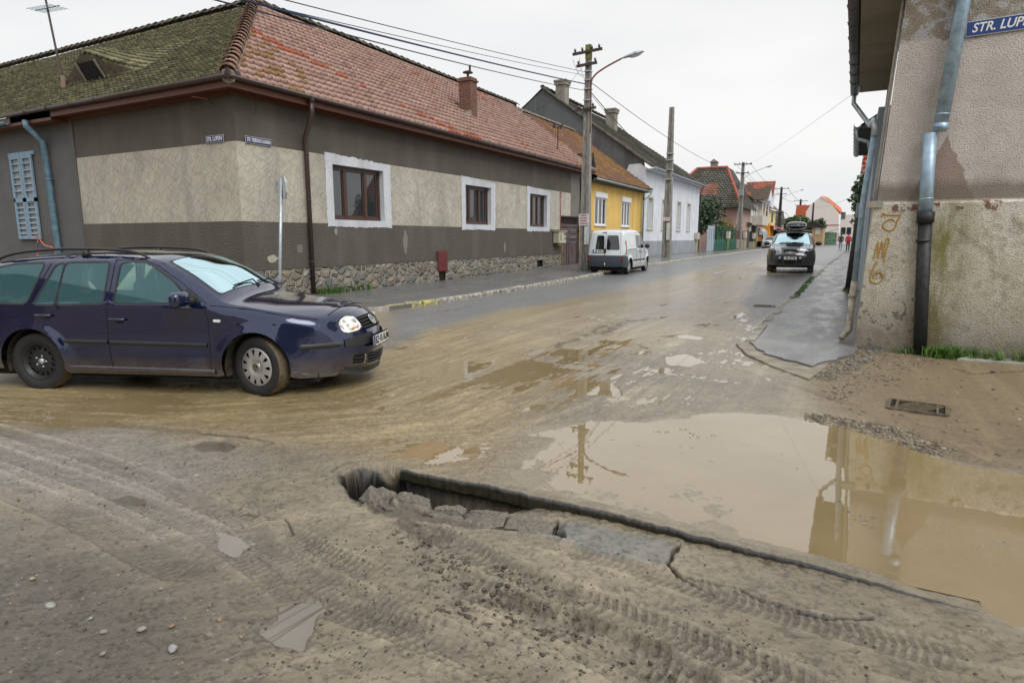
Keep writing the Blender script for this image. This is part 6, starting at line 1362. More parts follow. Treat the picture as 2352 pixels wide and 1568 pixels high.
# drain grates
def grate(name, label, C0, ex, L, W_, z, n):
    g_ = thing(name, label, 'drain grate', (C0[0], C0[1], z), world=True); ex = Vector(ex).normalized(); ey = Vector((-ex.y, ex.x, 0)); Mx = Matrix.Translation(Vector((C0[0], C0[1], z))) @ Matrix(((ex.x, ey.x, 0, 0), (ex.y, ey.y, 0, 0), (0, 0, 1, 0), (0, 0, 0, 1)))
    m = MB(); t_ = .03; m.box(0, L, 0, t_, -.02, .012, Mx); m.box(0, L, W_-t_, W_, -.02, .012, Mx); m.box(0, t_, t_, W_-t_, -.02, .012, Mx); m.box(L-t_, L, t_, W_-t_, -.02, .012, Mx); m.box(.07, .07+t_*.7, t_, W_-t_, -.02, .011, Mx); m.box(L-.1, L-.08, t_, W_-t_, -.02, .011, Mx); m.build('frame', M['ironwet'], g_)
    m = MB(); m.box(.02, L-.02, .02, W_-.02, -.05, -.004, Mx); m.build('pit', M['black'], g_)
    for k in range(n):
        q = .1+(L-.2)*(k+.5)/n; m = MB(); R_ = Matrix.Rotation(radians(50), 4, 'Z'); m.box(-W_*.48, W_*.48, -.007, .007, -.015, .008, Mx @ Matrix.Translation((q, W_/2, 0)) @ Matrix.Rotation(radians(62), 4, 'Z')); m.build('bar', M['ironwet'], g_)
M['ironwet'] = simple('muddy_iron', (.15, .12, .08), .4, .2, .4, 20)
grate('drain_grate', 'muddy cast iron drain grate in the brown mud by the puddle', (.40, 6.78), (.93, -.10, 0), .50, .42, .032, 8)
grate('drain_grate', 'small drain grate by the right-hand kerb near the parked black car', (-1.95, 15.6), (1, .1, 0), .5, .35, .02+rz(15.6), 6)
# grass
t = NT('grass_blades'); n_ = t.noise(9, 3); t.set(Base_Color=t.ramp(n_, [(.3, (.04, .11, .012)), (.6, (.09, .20, .025)), (.8, (.20, .24, .05))]), Roughness=.5); M['grass'] = t.m
def grass(name, label, region, n, h0, h1, z, seed, w_=.006, kind='stuff', zfn=None):
    rr = np.random.RandomState(seed); VV = []; FF = []; nv = 0
    (x0, x1, y0, y1) = region
    cl_ = [(rr.uniform(x0, x1), rr.uniform(y0, y1)) for _ in range(max(2, n//14))]
    for k in range(n):
        c = cl_[rr.randint(len(cl_))]; x = c[0]+rr.normal()*.025; y = c[1]+rr.normal()*.02; a = rr.rand()*6.28; L = rr.uniform(h0, h1); ln = rr.uniform(.2, .9)*L; dx, dy = cos(a), sin(a); zz = z if zfn is None else zfn(y)
        for i in range(4):
            t_ = i/3; ww = w_*(1-t_)+.0008; VV += [(x+dx*ln*t_**2-dy*ww, y+dy*ln*t_**2+dx*ww, zz+L*t_*(1-.3*t_)), (x+dx*ln*t_**2+dy*ww, y+dy*ln*t_**2-dx*ww, zz+L*t_*(1-.3*t_))]
        for i in range(3): b = nv+i*2; FF.append((b, b+1, b+3, b+2))
        nv += 8
    o = mk(name, VV, FF, M['grass']); tag(o, label, 'grass', kind='stuff'); return o
grass('grass', 'green grass along the foot of the stained wall', (1.05, 2.9, BY-.34, BY-.1), 650, .05, .30, .02, 51)
grass('grass', 'dense grass tuft at the foot of the black drainpipe', (1.0, 1.32, BY-.42, BY-.18), 420, .06, .24, .02, 52)
grass('grass', 'sparse grass by the corner of the stained wall', (.6, .95, BY-.2, BY-.1), 90, .04, .14, .03, 53)
grass('grass', 'grass strips in the joint of the right-hand kerb', (-1.28, -1.16, 17.5, 26), 1500, .03, .08, .05, 54, .01, zfn=lambda y: rz(y)+.05)
grass('grass', 'grass at the foot of the leaning wooden post', (-.12, .2, 19.6, 20.9), 300, .05, .16, .05, 55, .01, zfn=lambda y: rz(y)+.05)
grass('grass', 'weeds growing against the stone base by the brown downpipe', (FX+.08, FX+.3, 12.3, 14.3), 420, .1, .38, .12, 56, .008)
grass('grass', 'weeds along the foot of the green fence', (-11.9, -11.5, 63, 77), 700, .1, .3, .3, 57, .03)
def strip_(pts, z, th, mat, name):
    pavement(name, pts, th, .3, mat)
pavement('concrete_strip', [(1.35, BY-.42), (3.6, BY-.45), (3.6, BY-.12), (1.5, BY-.12)], .045, .3, M['kerb'])

# unseen houses and tree added behind the camera for car and window reflections
for (nm, lb, x0, x1, y0, y1, zw, zr, wm) in (('unseen_opposite_house', 'unseen pink rendered house added on the opposite corner behind the camera', -34, -10.8, -15, -5.2, 4.6, 8.2, simple('old_pink_wall', (.36, .26, .23), .9)), ('unseen_near_house', 'unseen grey rendered house added on the near right corner behind the camera', 3.2, 14, -24, -2.5, 4.6, 8.0, simple('old_grey_wall', (.30, .29, .27), .9)), ('unseen_rear_house', 'unseen ochre house added further back along the street behind the camera', -30, -11.5, -40, -17, 4.8, 8.6, simple('old_ochre_wall', (.4, .31, .18), .9))):
    o = thing(nm, lb, 'house', ((x0+x1)/2, (y0+y1)/2, 0), world=True); gable_house(o, x0, x1, y0, y1, zw, zr, 'X', wm, M['tile_red'], lambda a, b, rr: tuple(np.array([.25, .12, .09])*(.8+.4*rr.rand())), ch=.6, tw=.6, seed=5)
tree('tree', 'unseen dark tree added behind the camera at the end of the near street', (-3, -34, 0), 9, 4, 4, 900, .5, M['leaf_dark'], 61, .25, 5)
# ================================================================ POLES, LAMPS, WIRES
def pole_poster(m_, parent, x, y, z0, z1, r): pass
t = NT('concrete_pole'); n_ = t.noise(5, 6, .7, sc=(2, 2, .6)); t.set(Base_Color=t.ramp(n_, [(.3, (.14, .135, .12)), (.55, (.27, .26, .24)), (.7, (.36, .35, .33))]), Roughness=.85); t.bump(n_, .5, .02); M['pole'] = t.m
M['pole_green'] = simple('algae_pole_top', (.16, .17, .05), .9, 0, .4, 6)
def epole(label, x, y, top, w0, w1, arms, lamp=None, posters=False, name='electricity_pole', mat=None, tip=None, lean=0):
    z0 = rz(y); p = thing(name, label, 'electricity pole', (x, y, z0), world=True); mat = mat or M['pole']
    m = MB(); H = top-z0
    def sec(z): f = (z-z0)/H; return w0+(w1-w0)*f
    n = 10; vs = []; fs = []
    for i in range(n+1):
        z = z0-.1+(H+.1)*i/n; w = sec(z)/2; d = w*.8; lx = lean*(z-z0)/H; k = .25*w
        vs += [(x+a+lx, y+b, z) for a, b in ((-w, -d), (-k*1.2, -d), (-k*1.2, -d+k), (k*1.2, -d+k), (k*1.2, -d), (w, -d), (w, d), (-w, d))]
    for i in range(n):
        for k in range(8): fs.append((i*8+k, i*8+(k+1) % 8, (i+1)*8+(k+1) % 8, (i+1)*8+k))
    fs.append(tuple(n*8+k for k in range(8))); m.add(vs, fs); m.build('pole', mat, p)
    if tip:
        m = MB(); w = w1/2+.012; m.box(x+lean-w, x+lean+w, y-w, y+w, top-tip, top+.01); m.build('pole_tip', M['pole_green'], p)
    for (zz, l, r_, ins) in arms:
        m = MB(); c, s = cos(radians(12)), sin(radians(12)); w = sec(zz)/2+.05
        Mx = Matrix.Translation((x+lean*(zz-z0)/H, y-w, zz)) @ Matrix.Rotation(radians(14), 4, 'Z') @ Matrix.Rotation(radians(-7 if y < 40 else 0), 4, 'Y')
        m.box(-l, r_, -.05, .05, -.05, .05, Mx); a_ = m.build('crossarm', M['insul'], p)
        for q in ins:
            m = MB(); m.tube([Mx @ Vector((q, 0, .04)), Mx @ Vector((q, 0, .12)), Mx @ Vector((q, 0, .2))], [.02, .055, .03], 6); m.build('insulator', M['insul'], a_)
    if lamp:
        (za, L, up, s_) = lamp; d = Vector((cos(radians(28)), sin(radians(28)), 0)) if s_ > 0 else Vector((1, 0, 0)); b = Vector((x, y-.15, 0))+d*(sec(za)/2+.05)
        m = MB(); pth = [b+Vector((0, 0, za-2.0)), b+Vector((0, 0, za-.2)), b+d*.12+Vector((0, 0, za+.25)), b+d*(L*.45)+Vector((0, 0, za+up*.62)), b+d*L+Vector((0, 0, za+up))]
        m.tube(smooth_poly([tuple(v) for v in pth], 6, False), .035, 8); lb = m.build('lamp_arm', M['rust'] if y < 40 else M['lamp_grey'], p, True)
        e = Vector(pth[-1]); ang = radians(16)
        Mx = frameM(e, tuple(d*cos(ang)+Vector((0, 0, sin(ang)))), tuple(Vector((0, 0, 1)).cross(d)))
        prof = []
        vs = []; fs = []; nn = 14; K = 10
        for i in range(K+1):
            s = i/K; rad = .19*math.sqrt(max(0, 1-(2*s-1)**2*.96))*(.55+.45*s if s < .6 else 1)
            for k in range(nn):
                a = 2*pi*k/nn; vs.append(Mx @ Vector((-.05+1.0*s, cos(a)*rad, sin(a)*rad*(.62 if sin(a) > 0 else .3))))
        for i in range(K):
            for k in range(nn): fs.append((i*nn+k, i*nn+(k+1) % nn, (i+1)*nn+(k+1) % nn, (i+1)*nn+k))
        m = MB(); m.add(vs, fs); h_ = m.build('lamp_head', M['lamp_grey'], lb, True)
        m = MB(); vs = []; 
        for i in range(7):
            s = i/6; rad = .13*math.sqrt(max(0, 1-(2*s-1)**2))
            for k in range(8): a = pi+pi*k/7; vs.append(Mx @ Vector((.28+.6*s, cos(a)*rad, -.03+sin(a)*rad*.6)))
        m.add(vs, [(i*8+k, i*8+k+1, (i+1)*8+k+1, (i+1)*8+k) for i in range(6) for k in range(7)]); m.build('lamp_glass', simple('lamp_glass', (.55, .58, .6), .15), lb, True)
    return p
P1 = epole('tall concrete electricity pole with three crossarms and a curved street lamp beside the white van', -10.26, 25.68, 9.5, .46, .2, [(9.22, .62, .62, (-.5, -.2, .2, .5)), (8.72, .45, .42, (-.35, .35)), (6.95, .45, .42, (-.3, .3))], (8.0, 1.25, .95, 1), tip=.55)
for (z0_, z1_, c) in ((2.15, 2.65, (.62, .60, .60)), (1.35, 2.12, (.60, .62, .64))):
    m = MB(); w = .235; m.box(-10.26-w*(1 if z0_ > 2 else -.1), -10.26+w, 25.68-.2, 25.68-.185, z0_, z1_); o = m.build('pasted_notice', simple('paper%d' % int(z0_), c, .8, 0, .25, 12), P1)
m = MB(); 
for k in range(4): m.box(-10.42, -10.12, 25.68-.208, 25.68-.2, 2.24+k*.11, 2.27+k*.11)
m.build('red_print', simple('red_print', (.45, .03, .06), .7), P1)
for zz in (8.45, 7.75, 7.3, 8.1):
    m = MB(); ww = .13+.012*(9-zz); m.box(-10.26-ww, -10.26+ww, 25.68-ww, 25.68+ww, zz, zz+.05); m.build('strap', M['zinc'], P1)
P2 = epole('plain concrete electricity pole without crossarms in front of the white house', -10.71, 41.11, 9.77, .56, .27, [], None, lean=-.02)
for zz in (6.5, 5.9, 5.3, 6.9):
    m = MB(); m.box(-10.92, -10.5, 40.87, 41.3, zz, zz+.07); m.build('strap', M['zinc'], P2)
m = MB(); m.box(-10.97, -10.5, 40.84, 40.86, 2.7, 2.95); m.build('pasted_notice', simple('paper_p2', (.6, .5, .5), .8, 0, .3, 8), P2)
m = MB(); m.box(-10.70, -10.48, 40.84, 40.86, 1.5, 2.6); m.build('pasted_notice', simple('paper_p3', (.58, .6, .6), .8, 0, .2, 8), P2)
P3 = epole('concrete pole with two crossarms and lamp in front of the green fence', -12.0, 79.11, 10.35, .62, .3, [(10.1, 1.0, 1.0, (-.9, -.4, .4, .9)), (9.1, .75, .75, (-.6, .6))], (8.4, 2.3, 1.3, 1))
m = MB(); m.box(-12.3, -11.7, 78.5, 78.8, 6.5, 7.2); m.build('junction_box', M['lamp_grey'], P3)
P4 = epole('dark pole with crossarms and lamp behind the light blue car', -12.4, 128, 10.9, .8, .35, [(10.6, 1.3, 1.3, (-1.2, 1.2)), (9.6, 1.0, 1.0, (-.8, .8)), (6.2, .8, .8, (-.7, .7))], (8.7, 3.0, 1.5, 1), mat=M['wood_pole'])
P5 = epole('distant pole with three crossarms left of the pink gable', -11.6, 165, 10.6, .8, .4, [(10.2, 1.5, 1.5, (-1.3, 1.3)), (9.2, 1.2, 1.2, (-1, 1)), (6.0, .9, .9, (-.8, .8))], None, mat=M['wood_pole'])
q = onY(1869, 466, 142); P6 = epole('thin bare distant pole in front of the pink gable', q[0], 142, q[2], .5, .3, [], None, mat=M['wood_pole'])
q = onY(1857, 470, 175); P7 = epole('small distant pole with two crossarms in front of the pink gable', q[0], 175, q[2]-.2, .5, .3, [(q[2]-.9, 1.2, 1.2, ()), (q[2]-2.2, .9, .9, ())], None, mat=M['wood_pole'])
M['wire'] = simple('black_wire', (.02, .022, .03), .5, 0, 0); M['wire_blue'] = simple('dark_blue_cable', (.02, .04, .12), .5, 0, 0)
def wire(a, b, sag, r, label, mat=None):
    a, b = Vector(a), Vector(b); m = MB(); pts = [a.lerp(b, i/16)+Vector((0, 0, -4*sag*(i/16)*(1-i/16))) for i in range(17)]; m.tube(pts, r, 5)
    w_ = m.build('overhead_wire', mat or M['wire']); tag(w_, label, 'wire', 'overhead wires along the street'); return w_
e = Vector((-10.26, 25.6, 0))
for (u0, v0, zt, r_, lb, sag) in ((650, -14, 8.45, .010, 'topmost thin wire from the pole over the pink roof', .1), (640, 4, 8.32, .008, 'second thin wire from the pole over the pink roof', .12), (600, -4, 7.98, .022, 'thick blue cable running from the pole over the pink roof', .12), (720, 40, 7.72, .012, 'lowest thin wire from the pole over the pink roof', .15)):
    q = Vector(atY(u0, v0, 8.0)); s = e+Vector((-.1, 0, zt)); far = s+(q-s)*1.5; wire(s, far, sag, r_, lb, M['wire_blue'] if r_ > .02 else None)
wire((-10.1, 25.7, 8.0), (-12.0, 79, 9.1), .7, .014, 'wire sagging from the lamp pole to the pole by the green fence')
wire((-10.1, 25.7, 7.6), (-10.9, 41, 6.0), .2, .018, 'dark cable from the lamp pole down to the plain pole')
wire((-10.1, 25.7, 7.5), (-12.5, 50, 6.0), .3, .008, 'thin service wire from the lamp pole to the white house')
wire((-10.5, 41, 5.6), (-12.0, 79, 7.0), .6, .02, 'dark cable from the plain pole to the pole by the green fence')
for i, (dx, z) in enumerate(((-.9, 10.2), (.9, 10.2), (-.6, 9.2), (.6, 9.2))):
    wire((-12+dx*.88, 79, z), (-12.4+dx*1.1, 128, z+.5), 1.2, .016, ['outer', 'inner', 'lower outer', 'lower inner'][i]+' wire between the fence pole and the dark lamp pole')
for i, (dx, z) in enumerate(((-1.1, 10.7), (1.1, 10.7), (.9, 6.3))):
    wire((-12.4+dx, 128, z), (-11.6+dx, 165, z-.4), 1.0, .03, ['left', 'right', 'low'][i]+' wire between the dark lamp pole and the distant pole')
wire((-11.6, 165, 10.3), (0.5, 60, 5.5), 1.5, .014, 'wire crossing the street from the distant pole to the right side')
wire((-.1, 16.6, 4.95), (-12, 79, 9.9), .25, .004, 'thin wire from the right-hand eave to the pole by the green fence')
for k, (dx, dz) in enumerate(((-.5, -.5), (-.2, -.7), (.3, -.5))):
    wire((-10.4+dx, 25.5, 9.0), (-10.3+dx*.3, 25.5, 8.4+dz*.3), .15, .008, ['left', 'middle', 'right'][k]+' short jumper wire under the top crossarm of the lamp pole')
wire((-10.5, 25.5, 8.6), (-14.8, 27.5, 7.4), .5, .006, 'hair thin service wire hanging left from the lamp pole')
# ================================================================ CARS
def paintmat(name, c, metal=.25, rough=.28, drops=True, dirt=(.16, .13, .09), dz=(.15, .42)):
    t = NT(name); n_ = t.noise(3, 3); sep = t.n.new('ShaderNodeSeparateXYZ'); t.link(t.coord(), sep.inputs[0]); nn = t.noise(7, 5, .7)
    dl = t.math('ADD', sep.outputs[2], t.math('MULTIPLY', t.math('SUBTRACT', nn, .5), .35)); dm = t.ramp(dl, [(dz[0], .75), (dz[1], 0.0)])
    t.set(Base_Color=t.mix(dm, c, dirt), Metallic=metal, Roughness=t.math('ADD', rough, t.math('MULTIPLY', dm, .4))); t.b.inputs['Coat Weight'].default_value = 1.0; t.b.inputs['Coat IOR'].default_value = 1.65; t.b.inputs['Coat Roughness'].default_value = .02
    if drops:
        v = t.new('ShaderNodeTexVoronoi', Scale=26.0); t.link(t.coord(), v.inputs['Vector']); v2 = t.ramp(v.outputs['Distance'], [(.10, 1.0), (.17, 0.0)]); sp = t.n.new('ShaderNodeSeparateXYZ'); t.link(v.outputs['Color'], sp.inputs[0])
        b = t.n.new('ShaderNodeBump'); b.inputs['Strength'].default_value = .28; b.inputs['Distance'].default_value = .006; t.link(t.math('MULTIPLY', v2, t.math('GREATER_THAN', sp.outputs[0], .25)), b.inputs['Height']); t.link(b.outputs[0], t.b.inputs['Normal']); t.link(b.outputs[0], t.b.inputs['Coat Normal'])
    return t.m
def carglass(name, tint=(.72, .92, .96), op=.35):
    t = NT(name); out = [n for n in t.n if n.type == 'OUTPUT_MATERIAL'][0]
    tr = t.n.new('ShaderNodeBsdfTransparent'); tr.inputs[0].default_value = rgb(tint); gl = t.n.new('ShaderNodeBsdfGlossy'); gl.inputs['Roughness'].default_value = .02; gl.inputs[0].default_value = (.68, .93, 1, 1)
    df = t.n.new('ShaderNodeBsdfDiffuse'); df.inputs[0].default_value = (.28, .66, .74, 1)
    fr = t.n.new('ShaderNodeFresnel'); fr.inputs[0].default_value = 1.7
    m1 = t.n.new('ShaderNodeMixShader'); m1.inputs[0].default_value = op; t.link(tr.outputs[0], m1.inputs[1]); t.link(df.outputs[0], m1.inputs[2])
    m2 = t.n.new('ShaderNodeMixShader'); t.link(fr.outputs[0], m2.inputs[0]); t.link(m1.outputs[0], m2.inputs[1]); t.link(gl.outputs[0], m2.inputs[2]); t.link(m2.outputs[0], out.inputs[0]); return t.m
M['cglass'] = carglass('tinted_car_glass', op=.13); M['cglass_dark'] = glassmat('dark_car_glass', (.015, .02, .025), .8)
t = NT('lit_headlight'); t.set(Base_Color=t.ramp(t.noise(22, 2), [(.38, (.25, .27, .3)), (.5, (.8, .8, .78))]), Roughness=.1); t.b.inputs['Emission Color'].default_value = (1, .93, .8, 1); t.b.inputs['Emission Strength'].default_value = .12; M['lamp_on'] = t.m
M['lens'] = simple('clear_lens', (.45, .47, .5), .08, .3, .2, 18); M['amber'] = simple('amber_lens', (.75, .32, .06), .15); M['red_lens'] = simple('red_lens', (.4, .01, .01), .12)
M['plate'] = simple('number_plate_white', (.78, .78, .76), .4, 0, .03); M['euro_blue'] = simple('plate_blue', (.01, .05, .4), .4, 0, 0); M['seat'] = simple('dark_seat_fabric', (.07, .075, .08), .9); M['trim'] = simple('black_trim', (.022, .023, .025), .5, 0, .15)
class Car:
    """side silhouette heightfield + lofted top skin; local x forward, y left, z up, wheels at z=0"""
    def __init__(s, name, label, cat, loc, rz_, hw, top, bot, belt, tumble, nose, tail, paint, front_bulge=.30, rear_bulge=.15, roof_crown=.05, step=.05):
        s.t = thing(name, label, cat, loc, rz_); s.hw = hw; s.top = smooth_poly(top, 5, False); s.bot = bot; s.belt = belt; s.tum = tumble; s.nose = nose; s.tail = tail; s.paint = paint; s.fb = front_bulge; s.rb = rear_bulge; s.rc = roof_crown; s.step = step
        s.topx = np.array([p[0] for p in s.top]); s.topz = np.array([p[1] for p in s.top])
    def W(s, x, z):
        x = np.asarray(x, float); z = np.asarray(z, float); w = np.full(x.shape, s.hw)
        w = w-.035*np.clip((.5-z)/.3, 0, 1)**2-.02*np.clip((z-.62)/.35, 0, 1)
        w = w-np.clip(z-s.belt, 0, 9)*s.tum
        w = w-.16*np.clip((x-s.nose)/.42, 0, 1.3)**2-.12*np.clip((s.tail-x)/.42, 0, 1.2)**2
        # roll-over near the top outline
        d, _, _ = seg_dist(x.ravel(), z.ravel(), s.top); d = d.reshape(x.shape); r = .09; w = w-.075*np.clip((r-d)/r, 0, 1)**2
        return w
    def side(s, outline, feats, arches, flare=.03):
        """outline/feats in (x,z). feats: (name, polygon, material, push, parent or None)"""
        st = s.step; ol = resample(outline, st); fs = [resample(f[1], st*.6) for f in feats]
        P, T, fid = cdt(ol, fs, st*.8)
        for sg in (-1, 1):
            y = s.W(P[:, 0], P[:, 1])
            for (ax, az, ar) in arches:
                d = np.sqrt((P[:, 0]-ax)**2+(P[:, 1]-az)**2); y = y+flare*np.exp(-np.clip(d-ar, 0, 9)**2/.006)
            V = np.stack([P[:, 0], sg*y, P[:, 1]], 1); TT = T if sg < 0 else T[:, ::-1]
            v, f, _ = sub(V, TT, fid < 0); b = mk('body_side', v, f, s.paint, s.t, True); made = {}
            for i, ft in enumerate(feats):
                if not (fid == i).any(): continue
                v, f, _ = sub(V, TT, fid == i); v = v.copy(); v[:, 1] += sg*ft[3]; par = s.t if ft[4] is None else made.get(ft[4], s.t)
                made[ft[0]] = mk(ft[0].split(':')[0], v, f, ft[2], par, True)
            s.made = made
    def line3(s, pts, sg, off=.002): return [(x, sg*(float(s.W(x, z))+off), z) for x, z in pts]
    def seam(s, pts, name='seam', r=.006, mat=None, off=0, parent=None):
        for sg in (-1, 1):
            m = MB(); m.tube(s.line3(resample(pts, .05, False), sg, off), r, 5); m.build(name, mat or M['black'], parent or s.t)
    def strip(s, pts, h, name, mat, off=.012, sides=(-1, 1)):
        for sg in sides:
            m = MB(); L = resample(pts, .06, False); n = len(L); vs = []
            for x, z in L:
                for dz, o in ((-h/2, -.004), (-h/2+.008, off), (h/2-.008, off), (h/2, -.004)): vs.append((x, sg*(float(s.W(x, z+dz))+o), z+dz))
            m.add(vs, [(i*4+k, i*4+k+1, i*4+k+5, i*4+k+4) for i in range(n-1) for k in range(3)]); m.build(name, mat, s.t, True)
    def loft(s, q, sarr):
        """q in [-1,1] lateral, sarr = position along full outline (front-bottom .. rear-bottom)"""
        L = s.path; S = s.ps; x = np.interp(sarr, S, L[:, 0]); z = np.interp(sarr, S, L[:, 1])
        dx = np.interp(sarr+.04, S, L[:, 0])-np.interp(sarr-.04, S, L[:, 0]); dz = np.interp(sarr+.04, S, L[:, 1])-np.interp(sarr-.04, S, L[:, 1]); l = np.sqrt(dx*dx+dz*dz)+1e-9; dx /= l; dz /= l
        w = s.W(x, z); nx, nz = dz, -dx    # outward normal (path runs front-bottom -> up -> back)
        bul = np.interp(sarr, s.bs, s.bv); k = (1-np.abs(q)**2.6)*bul
        f = np.clip(nx, 0, 1)
        return np.stack([x+nx*k, q*w, z+np.clip(nz, -.2, 1)*k], -1)
    def setpath(s, pts, bulge):
        s.path = np.array(resample(pts, .03, False)); d = np.sqrt((np.diff(s.path, axis=0)**2).sum(1)); s.ps = np.concatenate([[0], np.cumsum(d)])
        bx_ = []; 
        for (x, z, b) in bulge:
            i = np.argmin((s.path[:, 0]-x)**2+(s.path[:, 1]-z)**2); bx_.append((s.ps[i], b))
        bx_.sort(); s.bs = [b[0] for b in bx_]; s.bv = [b[1] for b in bx_]
    def s_of(s, x, z): return float(s.ps[np.argmin((s.path[:, 0]-x)**2+(s.path[:, 1]-z)**2)])
    def skin(s, feats, name='body_top', qs=.8):
        """feats (name, polygon in (y', s) with y' = q*qs, material, push)"""
        L = s.ps[-1]; ol = resample([(-qs, 0), (qs, 0), (qs, L), (-qs, L)], .05); P, T, fid = cdt(ol, [resample(f[1], .03) for f in feats], .05)
        V = s.loft(np.clip(P[:, 0]/qs, -1, 1), P[:, 1]); v, f, _ = sub(V, T, fid < 0); s.top_o = mk(name, v, f[:, ::-1], s.paint, s.t, True)
        V2 = s.loft(np.clip(P[:, 0]/qs, -1, 1), P[:, 1]+.01)
        for i, ft in enumerate(feats):
            if not (fid == i).any(): continue
            v, f, _ = sub(V, T, fid == i); v = v.copy(); c = np.array([0, 0, .7]); 
            if ft[3]:
                s0 = P[:, 1][np.unique(T[fid == i])].mean(); dv = s.loft(np.array([0.]), np.array([s0+.03]))-s.loft(np.array([0.]), np.array([s0-.03])); nrm = np.array([dv[0, 2], 0, -dv[0, 0]]); nrm /= np.linalg.norm(nrm); v = v+nrm*ft[3]
            mk(ft[0], v, f[:, ::-1], ft[2], s.t, True)
    def pt(s, yq, ss, push=0):
        a = s.loft(np.array([yq]), np.array([ss]))[0]; dq = s.loft(np.array([min(1, yq+.02)]), np.array([ss]))[0]-s.loft(np.array([yq-.02]), np.array([ss]))[0]; ds = s.loft(np.array([yq]), np.array([ss+.02]))[0]-s.loft(np.array([yq]), np.array([ss-.02]))[0]
        n = np.cross(dq, ds); n /= np.linalg.norm(n); 
        return Vector(a)+Vector(n)*push, Vector(dq).normalized(), Vector(ds).normalized(), Vector(n)
    def wheel(s, x, sg, R, wd, steer=0, cover='plate', off=.0, muddy=False, n=40):
        yc = sg*(s.hw-wd/2-.035+off)
        e = bpy.data.objects.new('wheel', None); COL.objects.link(e); e.parent = s.t; ORG[e.name] = (0, 0, 0); e.location = (x, yc, R); e.rotation_euler = (0, 0, steer)
        Mx = Matrix.Rotation(-sg*pi/2, 4, 'X'); h = wd/2; rim = R*.645
        m = MB(); m.lathe([(rim, h*.80), (rim+.012, h*.93), (R*.82, h*1.0), (R*.93, h*.96), (R*.975, h*.86)], Mx, n, True); m.lathe([(R*.975, -h*.86), (R*.9, -h), (rim, -h*.9)], Mx, n, True); m.build('tyre', M['rubber'], e, True)
        m = MB(); m.lathe([(R*.975, h*.86), (R*.995, h*.6), (R, 0), (R*.995, -h*.6), (R*.975, -h*.86)], Mx, n, True)
        m.build('tyre_tread', M['mud_rubber'] if muddy else M['rubber'], e, True)
        m = MB(); m.lathe([(rim, h*.80), (rim*.97, h*.55), (rim*.9, h*.3), (rim*.5, h*.25), (.001, h*.2)], Mx, n, True); m.build('rim_well', M['black'], e, True)
        if cover == 'steel':
            m = MB(); m.lathe([(rim*.99, h*.82), (rim*.93, h*.86), (rim*.90, h*.55), (rim*.80, h*.40)], Mx, n, True); m.lathe([(rim*.62, h*.46), (rim*.45, h*.58), (rim*.32, h*.50), (rim*.18, h*.40), (.001, h*.40)], Mx, n, True)
            K = 14
            for k in range(K):
                a = 2*pi*k/K; m.add([Mx @ Vector((r_*cos(a+da), r_*sin(a+da), z_)) for r_, da, z_ in ((rim*.60, -.16, h*.46), (rim*.60, .16, h*.46), (rim*.82, .12, h*.42), (rim*.82, -.12, h*.42))], [(0, 1, 2, 3)])
            m.build('rim', simple('black_steel_rim', (.028, .03, .034), .45, .3, .4, 25), e, True)
            m = MB(); m.lathe([(rim*.17, h*.41), (rim*.15, h*.58), (.001, h*.6)], Mx, 12, True)
            for k in range(5): a = 2*pi*k/5; m.lathe([(.012, h*.42), (.012, h*.56), (.001, h*.57)], Mx @ Matrix.Translation((rim*.3*cos(a), rim*.3*sin(a), 0)), 6, True)
            m.build('hub', M['zinc'], e, True)
        else:
            K = 11 if cover == 'plate' else 8; z1 = h*.84; mat_ = simple('silver_hubcap', (.50, .52, .54), .35, .6, .15, 20)
            m = MB(); m.lathe([(rim*1.0, h*.80), (rim*.97, h*.9), (rim*.90, h*.90)], Mx, n, True); m.lathe([(rim*.60, h*.97), (rim*.36, h*1.0), (rim*.33, h*.93), (rim*.24, h*.95), (.001, h*.95)], Mx, n, True)
            gap = .17 if cover == 'plate' else .24
            for k in range(K):
                a0 = 2*pi*(k+gap)/K; a1 = 2*pi*(k+1-gap)/K; ri = rim*.58
                m.add([Mx @ Vector((r_*cos(a), r_*sin(a), z_)) for r_, z_ in ((ri, h*.97), (rim*.76, h*.97), (rim*.92, h*.90)) for a in (a0-(.10 if r_ == ri else 0), (a0+a1)/2, a1+(.10 if r_ == ri else 0))], [(0, 1, 4, 3), (1, 2, 5, 4), (3, 4, 7, 6), (4, 5, 8, 7)])
            m.build('hubcap', mat_, e, True)
            if cover == 'plate':
                b = text_badge(e, Mx @ Matrix.Translation((0, 0, h*.97)), rim*.22)
        return e
def text_badge(parent, Mx, r):
    """round badge: ring with stacked V and W strokes"""
    m = MB(); m.lathe([(r, 0), (r, .006), (r*.84, .006), (r*.84, 0)], Mx, 20, True)
    def bar(a, b, w=.13):
        a = Vector((a[0]*r, a[1]*r, 0)); b = Vector((b[0]*r, b[1]*r, 0)); d = (b-a).normalized()*0+(b-a).normalized(); s = Vector((-d.y, d.x, 0))*w*r/2
        m.add([Mx @ (p+Vector((0, 0, .006))) for p in (a-s, a+s, b+s, b-s)], [(0, 1, 2, 3), (3, 2, 1, 0)])
    for q in (((-.42, .78), (0, .12)), ((0, .12), (.42, .78)), ((-.80, .35), (-.36, -.72)), ((-.36, -.72), (0, -.02)), ((0, -.02), (.36, -.72)), ((.36, -.72), (.80, .35))): bar(*q, w=.16)
    o = m.build('badge', M['chrome'], parent); m = MB(); m.lathe([(r*.86, .002), (.001, .002)], Mx, 20, True); m.build('badge_ground', M['trim'], parent); return o
